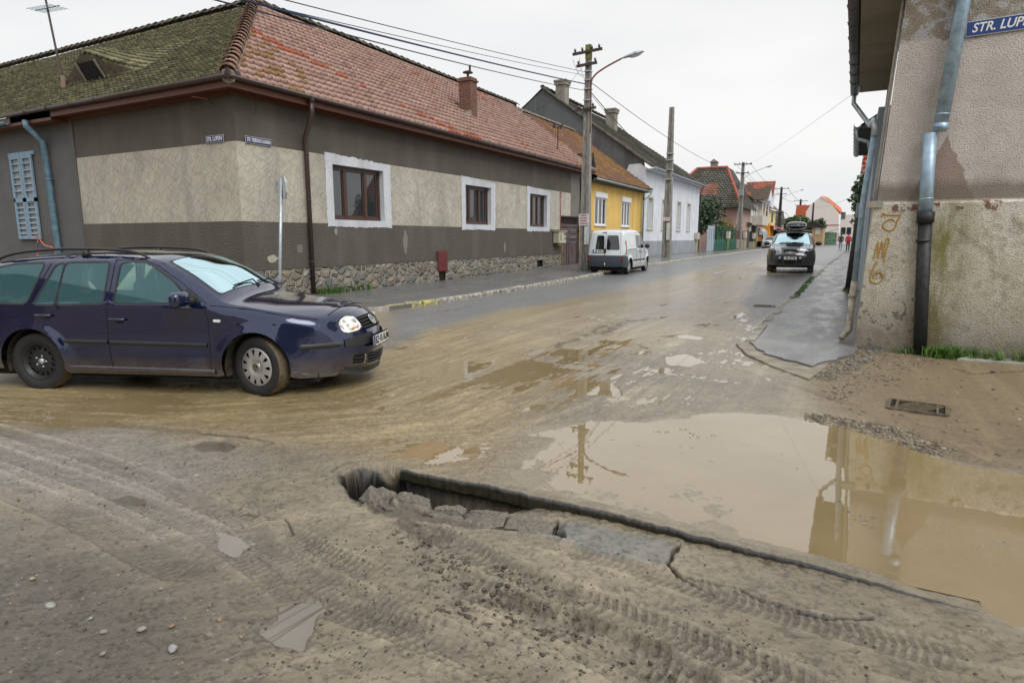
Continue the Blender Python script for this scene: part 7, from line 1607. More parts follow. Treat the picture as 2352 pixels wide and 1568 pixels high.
def number_plate(parent, Mx, text, w_=.52, h_=.11, dot=None, sx=.82):
    m = MB(); m.prism(round_poly(rect(-w_/2-.012, w_/2+.012, -h_/2-.012, h_/2+.02-.008), .01), .012, Mx); p = m.build('number_plate', M['black'], parent)
    m = MB(); m.prism(rect(-w_/2, w_/2, -h_/2, h_/2), .004, Mx @ Matrix.Translation((0, 0, .012))); m.build('plate_face', M['plate'], p)
    m = MB(); m.prism(rect(-w_/2, -w_/2+.045, -h_/2, h_/2), .002, Mx @ Matrix.Translation((0, 0, .0165))); m.build('plate_band', M['euro_blue'], p)
    text_mesh('lettering', text, h_*1.05, M['black'], p, Mx @ Matrix.Translation((.028, -.002, .0185)), .0005, sx, .0025)
    if dot:
        m = MB(); m.lathe([(.016, 0), (.001, 0.001)], Mx @ Matrix.Translation((dot[0], .005, .020)), 10, True); m.build('plate_seal', simple('seal'+text[:2], dot[1], .4), p)
    return p
def arch_poly(cx, cz, r, zb, n=22):
    a0 = math.asin(max(-1, (zb-cz)/r)); pts = [(cx+r*cos(a), cz+r*sin(a)) for a in np.linspace(pi-a0, a0, n)]; return pts
def underbody(c, x0, x1, z0=.15, z1=.30, w=.70):
    m = MB(); m.box(x0, x1, -w, w, z0, z1); m.build('underbody', M['black'], c.t)
def wheelwell(c, x, R):
    for sg in (-1, 1):
        m = MB(); pts = [(x+(R+.06)*cos(a), R+.0+(R+.06)*sin(a)) for a in np.linspace(-.3, pi+.3, 16)]; y0, y1 = sg*(c.hw-.05), sg*(c.hw-.42); n = len(pts)
        m.add([(a, y0, b) for a, b in pts]+[(a, y1, b) for a, b in pts]+[(x, y1, R)], [(i, i+1, i+1+n, i+n) for i in range(n-1)]+[(i+n, i+n+1, 2*n) for i in range(n-1)]); m.build('wheel_arch_liner', M['mudblack'], c.t)
M['mudblack'] = simple('muddy_black_liner', (.05, .042, .03), .9, 0, .6, 10)
def interior(c, seats, zseat=.35, ztop=1.2, dash=(.75, .98), floor=(-1.9, 1.1), w=.62):
    m = MB(); m.box(floor[0], floor[1], -w, w, .30, .38); m.build('cabin_floor', M['seat'], c.t)
    m = MB(); m.box(dash[0]-.25, dash[0]+.15, -w, w, .6, dash[1]-.05); m.build('dashboard', M['trim'], c.t, bevel=.03)
    for (x, y, wd) in seats:
        m = MB(); m.prism(round_poly([(-.27, 0), (.28, 0), (.30, .14), (-.05, .15), (-.24, ztop-zseat-.25), (-.36, ztop-zseat-.25)], .05), wd, frameM((x, y+wd/2, zseat), (1, 0, 0), (0, 0, 1)))
        s_ = m.build('seat', M['seat'], c.t, bevel=.03)
        for yy in ((y,) if wd < .7 else (y-.35, y+.35)):
            m = MB(); m.ball((x-.30, yy, ztop-.10), .06, .13, .10, 12); m.build('headrest', M['seat'], s_, True)
# ---------------- the dark blue estate car
FR = Vector((-5.32, 4.34, 0)); RR = Vector((-7.67, 3.39, 0)); dvec = (FR-RR).normalized(); ang = atan2(dvec.y, dvec.x)
right = Vector((dvec.y, -dvec.x, 0)); mid = (FR+RR)/2-right*.80
navy = paintmat('dark_blue_metallic_paint', (.003, .012, .062), .5, .13)
top = [(2.02, .22), (2.06, .35), (2.07, .52), (2.04, .63), (1.99, .72), (1.92, .79), (1.75, .84), (1.5, .885), (1.15, .937), (.95, .965), (.80, 1.02), (.45, 1.23), (.15, 1.385), (-.10, 1.43), (-.6, 1.455), (-1.3, 1.43), (-1.75, 1.375), (-1.98, 1.30), (-2.12, 1.10), (-2.2, .92), (-2.24, .75), (-2.27, .55), (-2.25, .3)]
g4 = Car('estate_car', 'dark blue estate car with lit headlights crossing the muddy junction', 'car', (mid.x, mid.y, 0), ang, .868, top, .2, .93, .36, 1.45, -1.75, navy)
WX = 1.257; WR = .315
outl = list(g4.top)+[(-2.22, .28), (-1.80, .25)]+arch_poly(-WX, .325, .365, .25)+[(-.85, .21), (.82, .21)]+arch_poly(WX, .325, .365, .23)+[(1.68, .20), (1.98, .19)]
fd = round_poly([(.565, .985), (-.285, .965), (-.27, 1.375), (-.02, 1.385), (.10, 1.335), (.33, 1.20)], .05)
rd = round_poly([(-.42, .965), (-.93, .95), (-.98, 1.13), (-.90, 1.372), (-.41, 1.382)], .04)
rq1 = round_poly([(-.97, .95), (-1.20, .95), (-1.02, 1.345), (-.935, 1.372)], .03)
rq = round_poly([(-1.30, .955), (-1.96, .965), (-1.93, 1.12), (-1.80, 1.30), (-1.50, 1.355), (-1.16, 1.372)], .05)
def grow(poly, g):
    c = np.mean(poly, axis=0); out = []
    P_ = [Vector(p) for p in poly]; n = len(P_)
    for i in range(n):
        t_ = (P_[(i+1) % n]-P_[i-1]); 
        if t_.length < 1e-6: out.append(tuple(P_[i])); continue
        t_.normalize(); nn = Vector((t_.y, -t_.x)); 
        if nn.dot(P_[i]-Vector(c)) < 0: nn = -nn
        out.append((P_[i].x+nn.x*g, P_[i].y+nn.y*g))
    return out
feats = []
for nm, p in (('a', fd), ('b', rd), ('c', rq1), ('d', rq)):
    feats.append(('window_seal:'+nm, grow(p, .02), M['trim'], .001, None)); feats.append(('side_window:'+nm, p, M['cglass'], -.004, 'window_seal:'+nm))
feats.append(('mirror_triangle', [(.46, .99), (.70, .985), (.60, 1.06), (.50, 1.12)], M['trim'], .003, None))
g4.side(outl, feats, [(WX, .325, .365), (-WX, .325, .365)])
# door seams, handles, rub strips
g4.seam([(.745, .25), (.77, .5), (.76, .8), (.72, .96)], r=.005); g4.seam([(-.355, .24), (-.365, .8), (-.36, .96), (-.34, 1.40)], r=.005)
g4.seam([(-.84, .25), (-.96, .5), (-1.16, .68), (-1.30, .80), (-1.26, .96), (-1.08, 1.37)], r=.005); g4.seam([(-.355, 1.405), (-.04, 1.41), (.14, 1.35), (.40, 1.20), (.66, 1.03), (.74, .97)], r=.004); g4.seam([(.745, .28), (-.86, .28)], r=.005, off=-.001)
g4.seam([(.78, .955), (1.2, .915), (1.6, .85), (1.85, .80)], r=.004)
g4.strip([(.74, .545), (-.345, .555)], .045, 'door_strip', M['trim']); g4.strip([(-.375, .555), (-.97, .56)], .045, 'door_strip', M['trim']); g4.strip([(1.72, .53), (2.05, .528)], .062, 'bumper_strip', M['trim'], .014)
g4.strip([(.80, .26), (-.84, .27)], .06, 'sill', navy, .02)
for sg in (-1, 1):
    for hx, hz in ((-.24, .80), (-1.08, .83)):
        y = sg*float(g4.W(hx, hz)); m = MB(); m.ball((hx+.02, y-sg*.004, hz-.015), .075, .008, .045, 14); hcup = m.build('door_handle_cup', M['black'], g4.t, True)
        m = MB(); m.tube([(hx-.09, y+sg*.012, hz), (hx-.07, y+sg*.035, hz+.002), (hx+.07, y+sg*.035, hz+.002), (hx+.09, y+sg*.012, hz)], .015, 8); m.build('door_handle', navy, hcup, True)
    y = sg*(float(g4.W(.6, 1.0))+.01)
    m = MB(); m.tube([(.60, y-sg*.05, .99), (.58, y+sg*.06, 1.0), (.56, y+sg*.10, 1.01)], [.05, .035, .03], 10); ma = m.build('mirror_arm', M['trim'], g4.t, True)
    m = MB(); m.ball((.56, y+sg*.16, 1.03), .065, .12, .078, 20, pw=.65); m.build('door_mirror', navy, ma, True)
    m = MB(); y2 = sg*(float(g4.W(.93, .80))+.004); m.prism(round_poly(rect(.86-.04, .86+.04, .80-.014, .80+.014), .012), .004*1, Matrix(((1, 0, 0, 0), (0, 0, sg, y2-.0), (0, 1, 0, 0), (0, 0, 0, 1)))); m.build('side_badge', M['plate'], g4.t)
    # roof rail
    yr = sg*.585; pts = [(-.02, yr, 1.42), (-.14, yr, 1.475), (-.4, yr, 1.51), (-1.0, yr, 1.52), (-1.5, yr, 1.485), (-1.75, yr, 1.43), (-1.83, yr, 1.38)]; m = MB(); m.tube(smooth_poly(pts, 5, False), .015, 8); rl = m.build('roof_rail', M['trim'], g4.t, True)
    m = MB(); m.tube([(-.75, yr, 1.44), (-.75, yr, 1.51)], [.045, .03], 8); m.build('rail_foot', M['trim'], rl, True)
g4.setpath([(2.02, .20)]+g4.top[1:], [(2.02, .2, .20), (2.07, .52, .20), (1.99, .72, .15), (1.86, .81, .08), (1.3, .91, .06), (.95, .965, .06), (.80, 1.02, .10), (.45, 1.23, .11), (.15, 1.385, .06), (-.3, 1.44, .045), (-1.5, 1.4, .045), (-1.98, 1.3, .05), (-2.12, 1.1, .10), (-2.27, .55, .10), (-2.25, .3, .10)])
S = g4.s_of; q_ = .8
ws = (S(.80, 1.02)+.0, S(.17, 1.375)); hd = (0, 0)
sh0 = S(2.05, .60); sh1 = S(1.965, .745); sg0 = S(2.055, .59); sg1 = S(2.0, .70)
def hl(sg): return round_poly([(sg*.40, sh0+.02), (sg*.43, sh1-.03), (sg*.56, sh1-.0), (sg*.70, sh1-.01), (sg*.772, sh1-.04), (sg*.775, sh0+.04), (sg*.71, sh0+.005), (sg*.52, sh0-.005)], .035)
sb0 = S(2.07, .495); sb1 = S(2.07, .56); lg0 = S(2.04, .28); lg1 = S(2.06, .40)
feats = [('windscreen_seal', round_poly([(-.735, ws[0]), (.735, ws[0]), (.74, ws[1]), (-.74, ws[1])], .04), M['trim'], 0), ('windscreen', round_poly([(-.70, ws[0]+.02), (.70, ws[0]+.02), (.705, ws[1]-.02), (-.705, ws[1]-.02)], .06), M['cglass'], .001),
         ('headlight', grow(hl(1), .012), M['trim'], 0), ('headlight_lens', hl(1), M['lamp_on'], .004), ('headlight', grow(hl(-1), .012), M['trim'], 0), ('headlight_lens', hl(-1), M['lamp_on'], .004),
         ('grille', [(-.375, sg0), (.375, sg0), (.40, sg1), (-.40, sg1)], M['black'], -.015), ('bumper_strip', [(-.80, sb0), (-.29, sb0), (-.29, sb1), (-.80, sb1)], M['trim'], .012), ('bumper_strip', [(.29, sb0), (.80, sb0), (.80, sb1), (.29, sb1)], M['trim'], .012),
         ('lower_grille', round_poly([(-.38, lg0), (.38, lg0), (.38, lg1), (-.38, lg1)], .02), M['black'], -.012), ('fog_grille', round_poly([(.44, lg0+.015), (.68, lg0+.015), (.68, lg1-.0), (.44, lg1)], .03), M['black'], -.01), ('fog_grille', round_poly([(-.44, lg0+.015), (-.68, lg0+.015), (-.68, lg1), (-.44, lg1)], .03), M['black'], -.01),
         ('chin_spoiler', [(-.79, .0), (.79, .0), (.79, .075), (-.79, .075)], M['trim'], .008)]
g4.skin(feats, 'body_top')
def latline(c, ss, q0, q1, r, mat, name, push=.0, parent=None, n=14):
    m = MB(); m.tube([tuple(c.pt(q0+(q1-q0)*i/n, ss, push)[0]) for i in range(n+1)], r, 6); return m.build(name, mat, parent or c.t, True)
for f in (.16, .38, .60, .82): latline(g4, sg0+(sg1-sg0)*f, -.47, .47, .009, M['trim'] if f != .9 else M['chrome'], 'grille_bar', .006)
for f in (.15, .38, .62, .85): latline(g4, lg0+(lg1-lg0)*f, -.47, .47, .007, M['trim'], 'lower_grille_bar', .004)
for sg in (-1, 1):
    for f in (.35, .65): latline(g4, lg0+.015+(lg1-lg0-.015)*f, sg*.56, sg*.84, .006, M['trim'], 'fog_grille_bar', .004)
    latline(g4, sh0+.03, sg*.62, sg*.8, .008, M['amber'], 'indicator', .008)
    latline(g4, sh0+.085, sg*.60, sg*.62, .03, M['lens'], 'reflector', .0, n=2)
p, dq, ds, n_ = g4.pt(0, (sg0+sg1)/2, .018); text_badge(g4.t, Matrix(((dq.x, ds.x, n_.x, p.x), (dq.y, ds.y, n_.y, p.y), (dq.z, ds.z, n_.z, p.z), (0, 0, 0, 1))), .062)
p, dq, ds, n_ = g4.pt(0, S(2.07, .50), .022); number_plate(g4.t, Matrix(((dq.x, ds.x, n_.x, p.x), (dq.y, ds.y, n_.y, p.y), (dq.z, ds.z, n_.z, p.z), (0, 0, 0, 1))), 'BZ 10 AUM', dot=(-.075, (.02, .3, .7)))
# hood seam, wipers
m = MB(); m.tube([tuple(g4.pt(-.86+1.72*i/14, S(1.90, .80), .001)[0]) for i in range(15)], .005, 5); m.build('bonnet_gap', M['black'], g4.t)
for (a, b) in ((-.55, .02), (.1, .62)):
    m = MB(); p0 = g4.pt(a, ws[0]+.05, .02)[0]; p1 = g4.pt(b, ws[0]+.085, .025)[0]; m.tube([tuple(g4.pt(b, ws[0]-.03, .01)[0]), tuple(p1), tuple(p0.lerp(p1, .4)), tuple(p0)], .009, 5); m.build('wiper', M['black'], g4.t)
m = MB(); mp_ = g4.pt(.0, ws[1]-.14, -.07)[0]; m.ball(tuple(mp_), .03, .11, .035, 10); m.build('rear_view_mirror', M['trim'], g4.t, True)
wheelwell(g4, WX, WR); wheelwell(g4, -WX, WR); underbody(g4, -2.0, 1.85)
interior(g4, [(.0, .36, .5), (.0, -.36, .5), (-.95, 0, 1.25)])
m = MB(); m.tube([(.42+.17*sin(a)*.35, .36+.18*cos(a), .92+.17*sin(a)) for a in np.linspace(0, 2*pi, 18)], .013, 6); m.build('steering_wheel', M['trim'], g4.t, True)
st = radians(-17)
g4.wheel(WX, -1, WR, .20, st, 'plate', 0, True); g4.wheel(-WX, -1, WR, .20, 0, 'steel', 0, True); g4.wheel(WX, 1, WR, .20, st, 'plate', 0, True); g4.wheel(-WX, 1, WR, .20, 0, 'steel', 0, True)
# ---------------- white van with rear doors
white = paintmat('white_van_paint', (.66, .71, .74), 0, .35, False, (.30, .26, .2), (.2, .6)); vt = [(1.95, .25), (1.98, .5), (1.92, .72), (1.75, .9), (1.25, 1.03), (1.05, 1.1), (.75, 1.45), (.45, 1.70), (.15, 1.78), (-.5, 1.82), (-1.4, 1.80), (-1.78, 1.76), (-1.90, 1.66), (-1.99, 1.1), (-2.04, .75), (-2.06, .5), (-2.04, .32)]
kv = Car('parked_van', 'small white delivery van parked half on the pavement with rear doors facing us', 'van', (-8.93, 26.55, rz(26)+.02), pi/2+radians(1.5), .83, vt, .25, 1.0, .13, 1.45, -1.8, white)
KX = 1.345; KR = .305
outl = list(kv.top)+[(-2.0, .30), (-1.75, .28)]+arch_poly(-KX, .32, .36, .28)+[(-.9, .26), (.9, .26)]+arch_poly(KX, .32, .36, .28)+[(1.75, .25)]
kf = [('door_window', round_poly([(.92, 1.05), (.27, 1.05), (.27, 1.60), (.42, 1.62), (.66, 1.42)], .05), M['cglass_dark'], .003, None), ('side_window', round_poly([(.15, 1.05), (-.32, 1.05), (-.32, 1.60), (.15, 1.61)], .05), M['cglass_dark'], .003, None),
      ('tail_lamp', round_poly([(-1.86, .95), (-2.0, .80), (-1.93, .80), (-1.80, .92), (-1.74, 1.35), (-1.80, 1.42), (-1.90, 1.30)], .03), M['red_lens'], .006, None), ('rear_bumper_corner', [(-2.10, .30), (-1.74, .28), (-1.66, .45), (-1.70, .72), (-2.10, .80)], simple('grey_bumper', (.055, .07, .085), .5, 0, .1), .008, None)]
kv.side(outl, kf, [(KX, .32, .36), (-KX, .32, .36)], .02)
kv.seam([(.95, .35), (1.0, .7), (.93, 1.03), (.72, 1.46), (.45, 1.68), (.22, 1.70), (.20, .35)], r=.007); kv.seam([(-.38, .40), (-.38, 1.70), (.18, 1.72)], r=.006); kv.seam([(-.42, 1.02), (-1.5, 1.02), (-1.52, 1.0)], r=.012); kv.seam([(-.55, 1.15), (-1.35, 1.15), (-1.35, 1.6), (-.55, 1.6), (-.55, 1.15)], r=.004, mat=simple('grey_seam', (.25, .27, .28), .5)); kv.strip([(.95, .56), (-.9, .56)], .07, 'door_strip', M['trim'], .014)
bl = simple('dark_blue_grey_bumper', (.045, .06, .075), .5, 0, .12, 9)
kv.setpath(kv.top, [(1.95, .25, .2), (1.75, .9, .15), (1.05, 1.1, .10), (.45, 1.7, .06), (-1.4, 1.8, .03), (-1.9, 1.66, .04), (-2.04, .75, .05), (-2.04, .32, .05)])
S = kv.s_of; b0, b1, b2, b3 = S(-2.05, .66), S(-2.06, .45), S(-2.0, 1.0), S(-1.91, 1.58)
rw = [round_poly([(-.66, b2+.0), (-.02, b2), (-.04, b3), (-.60, b3)], .08), round_poly([(.08, b2), (.52, b2), (.50, b3), (.12, b3)], .08)]
kv.skin([('windscreen', round_poly([(-.72, S(1.05, 1.1)), (.72, S(1.05, 1.1)), (.70, S(.46, 1.69)), (-.70, S(.46, 1.69))], .05), M['cglass_dark'], .002), ('rear_window', rw[0], M['cglass_dark'], .004), ('rear_window', rw[1], M['cglass_dark'], .004),
         ('rear_bumper', [(-.80, S(-2.04, .33)), (-.80, S(-2.055, .78)), (.80, S(-2.055, .78)), (.80, S(-2.04, .33))][::-1], bl, .01), ('headlight', [(.45, S(1.97, .55)), (.78, S(1.97, .55)), (.78, S(1.88, .78)), (.45, S(1.9, .75))], M['lens'], .003), ('headlight', [(-.45, S(1.97, .55)), (-.78, S(1.97, .55)), (-.78, S(1.88, .78)), (-.45, S(1.9, .75))], M['lens'], .003)], 'body_top')
m = MB(); m.tube([tuple(kv.pt(.035, s_, .004)[0]) for s_ in np.linspace(S(-1.86, 1.72), S(-2.05, .42), 12)], .009, 5); m.build('rear_door_gap', simple('grey_gap', (.12, .13, .14), .6), kv.t)
for sg in (-1, 1): m = MB(); m.tube([tuple(kv.pt(sg*.88, s_, .002)[0]) for s_ in np.linspace(S(-1.86, 1.72), S(-2.05, .72), 12)], .005, 5); m.build('rear_door_edge', simple('grey_gap2', (.3, .32, .33), .6), kv.t)
p, dq, ds, n_ = kv.pt(-.48, S(-2.02, .92), .012)
def pframe(p, right_, n_): 
    right_ = Vector(right_).normalized(); n_ = Vector(n_).normalized(); up = n_.cross(right_).normalized(); right_ = up.cross(n_).normalized(); return Matrix(((right_.x, up.x, n_.x, p.x), (right_.y, up.y, n_.y, p.y), (right_.z, up.z, n_.z, p.z), (0, 0, 0, 1)))
p, dq, ds, n_ = kv.pt(.40, S(-2.01, .93), .014); number_plate(kv.t, pframe(p, (0, -1, 0), (-1, 0, .1)), 'SB 90RXY')
m = MB(); p2 = kv.pt(.03, S(-2.01, .93), .02)[0]; m.box(-.02, .012, -.04, .05, -.08, .09, Matrix.Translation(p2)); m.build('door_latch', M['trim'], kv.t)
m = MB(); p0 = kv.pt(.22, S(-2.0, 1.02), .03)[0]; p1 = kv.pt(.10, S(-1.96, 1.30), .03)[0]; m.tube([tuple(p0), tuple(p1)], [.016, .008], 6); m.build('rear_wiper', M['black'], kv.t)
m = MB(); p0 = kv.pt(.18, S(-1.88, 1.69), .01)[0]; m.box(-.01, .01, -.08, .08, -.015, .015, Matrix.Translation(p0)); m.build('brake_lamp', M['red_lens'], kv.t)
m = MB(); m.tube([(-2.0, 0, .38), (-2.16, 0, .36), (-2.18, 0, .43)], .02, 6); m.ball((-2.18, 0, .45), .028, .028, .028, 8); m.build('tow_bar', M['chrome'], kv.t, True)
for sg in (-1, 1):
    y = sg*(float(kv.W(.9, 1.1))); m = MB(); m.ball((.88, y+sg*.14, 1.13), .06, .11, .10, 12); m.build('door_mirror', M['trim'], kv.t, True)
    for hx in (.12, .33): m = MB(); yy = sg*(float(kv.W(hx, .92))+.005); m.ball((hx, yy, .90), .03, .012, .07, 8); m.build('door_handle', M['trim'], kv.t, True)
    m = MB(); yy = sg*(float(kv.W(-2.0, .62))-.02); m.box(-2.10, -2.085, min(yy, yy-sg*.1), max(yy, yy-sg*.1), .58, .66); m.build('fog_lamp', M['red_lens'], kv.t)
wheelwell(kv, KX, KR); wheelwell(kv, -KX, KR); underbody(kv, -1.95, 1.8)
for sx_ in (KX, -KX):
    for sg in (-1, 1): kv.wheel(sx_, sg, KR, .18, 0, 'spoke', n=24)
# ---------------- black off-roader with a roof box
blk = paintmat('black_car_paint', (.035, .037, .045), .3, .3, False, (.08, .07, .055), (.2, .5)); tt_ = [(2.06, .32), (2.10, .5), (2.10, .68), (2.05, .78), (2.02, .92), (1.85, .99), (1.3, 1.07), (1.05, 1.11), (.85, 1.18), (.45, 1.42), (.15, 1.58), (-.15, 1.63), (-1.0, 1.65), (-1.6, 1.60), (-1.85, 1.5), (-2.05, 1.15), (-2.12, .9), (-2.15, .6), (-2.12, .35)]
tu = Car('parked_offroader', 'black off-roader with a black roof box parked by the right-hand kerb facing us', 'car', (-2.33, 30.4, rz(30)+.02), -pi/2+radians(2.5), .915, tt_, .3, 1.08, .30, 1.5, -1.7, blk)
TX = 1.315; TR = .345; outl = list(tu.top)+[(-2.05, .36), (-1.8, .33)]+arch_poly(-TX, .36, .41, .33)+[(-.85, .30), (.85, .30)]+arch_poly(TX, .36, .41, .33)+[(1.8, .31)]
dk = simple('grey_cladding', (.035, .037, .042), .55, 0, .15, 9)
tu.side(outl, [('side_window', round_poly([(.62, 1.15), (-.25, 1.14), (-.25, 1.53), (.10, 1.52), (.35, 1.39)], .05), M['cglass_dark'], .003, None), ('side_window:b', round_poly([(-.33, 1.14), (-1.05, 1.14), (-1.12, 1.52), (-.33, 1.53)], .05), M['cglass_dark'], .003, None), ('sill', [(.84, .29), (-.84, .29), (-.84, .48), (.84, .48)], dk, .006, None)], [(TX, .36, .41), (-TX, .36, .41)])
tu.seam([(.80, .5), (.83, .9), (.78, 1.12)], r=.007); tu.seam([(-.29, .5), (-.29, 1.55)], r=.007); tu.strip([(.84, .62), (-.86, .64)], .10, 'door_strip', dk)
tu.setpath(tu.top, [(2.06, .32, .16), (2.10, .68, .16), (2.02, .92, .14), (1.85, .99, .09), (1.3, 1.07, .05), (1.05, 1.11, .07), (.45, 1.42, .10), (.15, 1.58, .06), (-1, 1.65, .04), (-1.85, 1.5, .06), (-2.12, .9, .08), (-2.12, .35, .06)])
S = tu.s_of; f0, f1, f2, f3, f4 = S(2.10, .70), S(2.08, .735), S(2.03, .88), S(1.95, .955), 0
def th(sg): return round_poly([(sg*.42, f1+.01), (sg*.50, f2+.09), (sg*.70, f3+.06), (sg*.785, f3+.0), (sg*.785, f1+.04), (sg*.74, f1)], .04)
tu.skin([('windscreen', round_poly([(-.715, S(.92, 1.15)), (.715, S(.92, 1.15)), (.70, S(.17, 1.57)), (-.70, S(.17, 1.57))], .06), M['cglass'], .002), ('headlight', th(1), M['lens'], .004), ('headlight', th(-1), M['lens'], .004),
         ('front_bumper', [(-.80, .0), (.80, .0), (.80, f0), (-.80, f0)], dk, .015), ('grille', round_poly([(-.30, f1+.015), (.30, f1+.015), (.36, f2+.01), (-.36, f2+.01)], .03), M['black'], -.004)], 'body_top')
def patchq(c, q0, q1, s0, s1, name, mat, push, parent=None, n=8):
    m = MB(); vs = []
    for j in range(4):
        for i in range(n+1): vs.append(tuple(c.pt(q0+(q1-q0)*i/n, s0+(s1-s0)*j/3, push)[0]))
    m.add(vs, [(j*(n+1)+i, j*(n+1)+i+1, (j+1)*(n+1)+i+1, (j+1)*(n+1)+i) for j in range(3) for i in range(n)]); return m.build(name, mat, parent or c.t, True)
patchq(tu, -.36, .36, .10, .21, 'lower_grille', M['black'], .020); patchq(tu, .52, .78, .14, .24, 'fog_recess', M['black'], .020); patchq(tu, -.78, -.52, .14, .24, 'fog_recess', M['black'], .020)
for sg in (-1, 1):
    p, dq, ds, n_ = tu.pt(sg*.66, .30, .02); m = MB(); m.ball(tuple(p), .02, .05, .05, 10); m.build('fog_lamp', M['lens'], tu.t, True)
latline(tu, (f1+f2)/2+.01, -.36, .36, .016, M['chrome'], 'grille_bar', .02)
p, dq, ds, n_ = tu.pt(0, (f1+f2)/2+.01, .035); m = MB(); Mb = pframe(p, dq, n_); m.tube([Mb @ Vector((.075*cos(a), .04*sin(a), 0)) for a in np.linspace(0, 2*pi, 20)], .007, 5)
for a, b in (((-.035, -.03), (-.012, .03)), ((.012, -.03), (.035, .03)), ((-.025, -.005), (.025, .005))): m.tube([Mb @ Vector((a[0], a[1], 0)), Mb @ Vector((b[0], b[1], 0))], .007, 5)
m.build('badge', M['chrome'], tu.t)
p, dq, ds, n_ = tu.pt(0, .30, .035); number_plate(tu.t, pframe(p, dq, n_), 'SB 13TYE', dot=(-.065, (.6, .05, .02)))
m = MB(); 
for sg in (-1, 1):
    y = sg*float(tu.W(.62, 1.15)); m = MB(); m.ball((.62, y+sg*.15, 1.20), .07, .13, .09, 14); m.build('door_mirror', M['black_plastic'], tu.t, True)
    m = MB(); yr = sg*.60; m.tube([(.0, yr, 1.60), (-.15, yr, 1.70), (-1.4, yr, 1.72), (-1.6, yr, 1.64)], .022, 6); m.build('roof_rail', M['trim'], tu.t, True)
    for (a, b) in (((-.6, .1), (.05, .6)),): pass
for (a, b) in ((-.62, -.05), (.0, .58)):
    m = MB(); s0 = S(.92, 1.15)+.04; m.tube([tuple(tu.pt(a+(b-a)*i/4, s0+.01*(i % 2), .02)[0]) for i in range(5)], .012, 5); m.build('wiper', M['black'], tu.t)
for xx in (-.35, -1.1): m = MB(); m.tube([(xx, -.72, 1.75), (xx, .72, 1.75)], .022, 6); m.build('roof_bar', M['lamp_grey'], tu.t, True)
rbx = Matrix.Translation((-.55, .08, 1.79)); vs = []; fs = []; K = 14; nn = 20
rbm = thing('roof_box', 'glossy black roof box strapped on the parked black off-roader', 'roof box', (0, 0, 0)); rbm.location = tu.t.location; rbm.rotation_euler = tu.t.rotation_euler
for i in range(K+1):
    s = i/K; x = 1.02*cos(pi*s); wv = .40*(1-abs(cos(pi*s))**3.2)**.6+.02; hv = .19*(1-abs(cos(pi*s))**3)**.6+.015
    for k in range(nn):
        a = 2*pi*k/nn; ca, sa = cos(a), sin(a); vs.append(rbx @ Vector((x, wv*math.copysign(abs(ca)**.7, ca), .17+hv*math.copysign(abs(sa)**.8, sa)*(1 if sa > 0 else .75))))
for i in range(K):
    for k in range(nn): fs.append((i*nn+k, i*nn+(k+1) % nn, (i+1)*nn+(k+1) % nn, (i+1)*nn+k))
m = MB(); m.add(vs, fs); m.build('shell', simple('roofbox_black', (.02, .022, .028), .15, 0, .05), rbm, True)
m = MB(); m.tube([rbx @ Vector((1.03*cos(a), .42*math.copysign(abs(sin(a))**.6, sin(a)), .165)) for a in np.linspace(0, 2*pi, 30)], .014, 6); m.build('lid_seam', M['lamp_grey'], rbm, True)
wheelwell(tu, TX, TR); wheelwell(tu, -TX, TR); underbody(tu, -2, 1.9, .22, .36, .7); interior(tu, [(-.1, .38, .5), (-.1, -.38, .5)], .5, 1.35, (.8, 1.12))
for sx_ in (TX, -TX):
    for sg in (-1, 1): tu.wheel(sx_, sg, TR, .23, 0, 'spoke', .02, sx_ > 0, n=24)
# ---------------- light blue hatchback far away
lb = paintmat('pale_blue_white_paint', (.52, .64, .68), .1, .3, False); ht_ = [(2.05, .25), (2.1, .5), (2.0, .7), (1.7, .82), (1.2, .95), (.9, 1.02), (.4, 1.30), (0, 1.44), (-.6, 1.47), (-1.3, 1.40), (-1.8, 1.15), (-2.0, .95), (-2.08, .6), (-2.05, .3)]
hb = Car('parked_hatchback', 'pale blue and white hatchback parked at the kerb before the iron gate', 'car', (-8.9, 84.5, rz(80)+.02), -pi/2+radians(-3), .89, ht_, .22, .98, .34, 1.5, -1.7, lb, step=.08)
HX = 1.3; outl = list(hb.top)+[(-1.8, .28)]+arch_poly(-HX, .32, .36, .28)+[(-.85, .25), (.85, .25)]+arch_poly(HX, .32, .36, .28)+[(1.8, .25)]
hb.side(outl, [('side_window', round_poly([(.6, 1.0), (-1.3, 1.0), (-1.2, 1.33), (0, 1.38), (.3, 1.25)], .05), M['cglass_dark'], .003, None)], [(HX, .32, .36), (-HX, .32, .36)])
hb.setpath(hb.top, [(2.05, .25, .25), (2.0, .7, .22), (1.7, .82, .1), (.9, 1.02, .08), (.4, 1.3, .1), (0, 1.44, .05), (-2.05, .3, .1)]); S = hb.s_of
hb.skin([('windscreen', round_poly([(-.72, S(.9, 1.02)), (.72, S(.9, 1.02)), (.70, S(.05, 1.42)), (-.70, S(.05, 1.42))], .06), M['cglass_dark'], .002), ('headlight', [(.42, S(2.06, .58)), (.80, S(2.03, .66)), (.80, S(1.85, .78)), (.5, S(1.98, .70))], M['lens'], .003), ('headlight', [(-.42, S(2.06, .58)), (-.80, S(2.03, .66)), (-.80, S(1.85, .78)), (-.5, S(1.98, .70))], M['lens'], .003), ('grille', [(-.4, S(2.07, .55)), (.4, S(2.07, .55)), (.36, S(2.03, .63)), (-.36, S(2.03, .63))], M['black'], 0), ('lower_grille', [(-.6, .05), (.6, .05), (.6, .18), (-.6, .18)], M['black'], 0)], 'body_top')
p, dq, ds, n_ = hb.pt(0, S(2.09, .45), .03); number_plate(hb.t, pframe(p, dq, n_), 'SB')
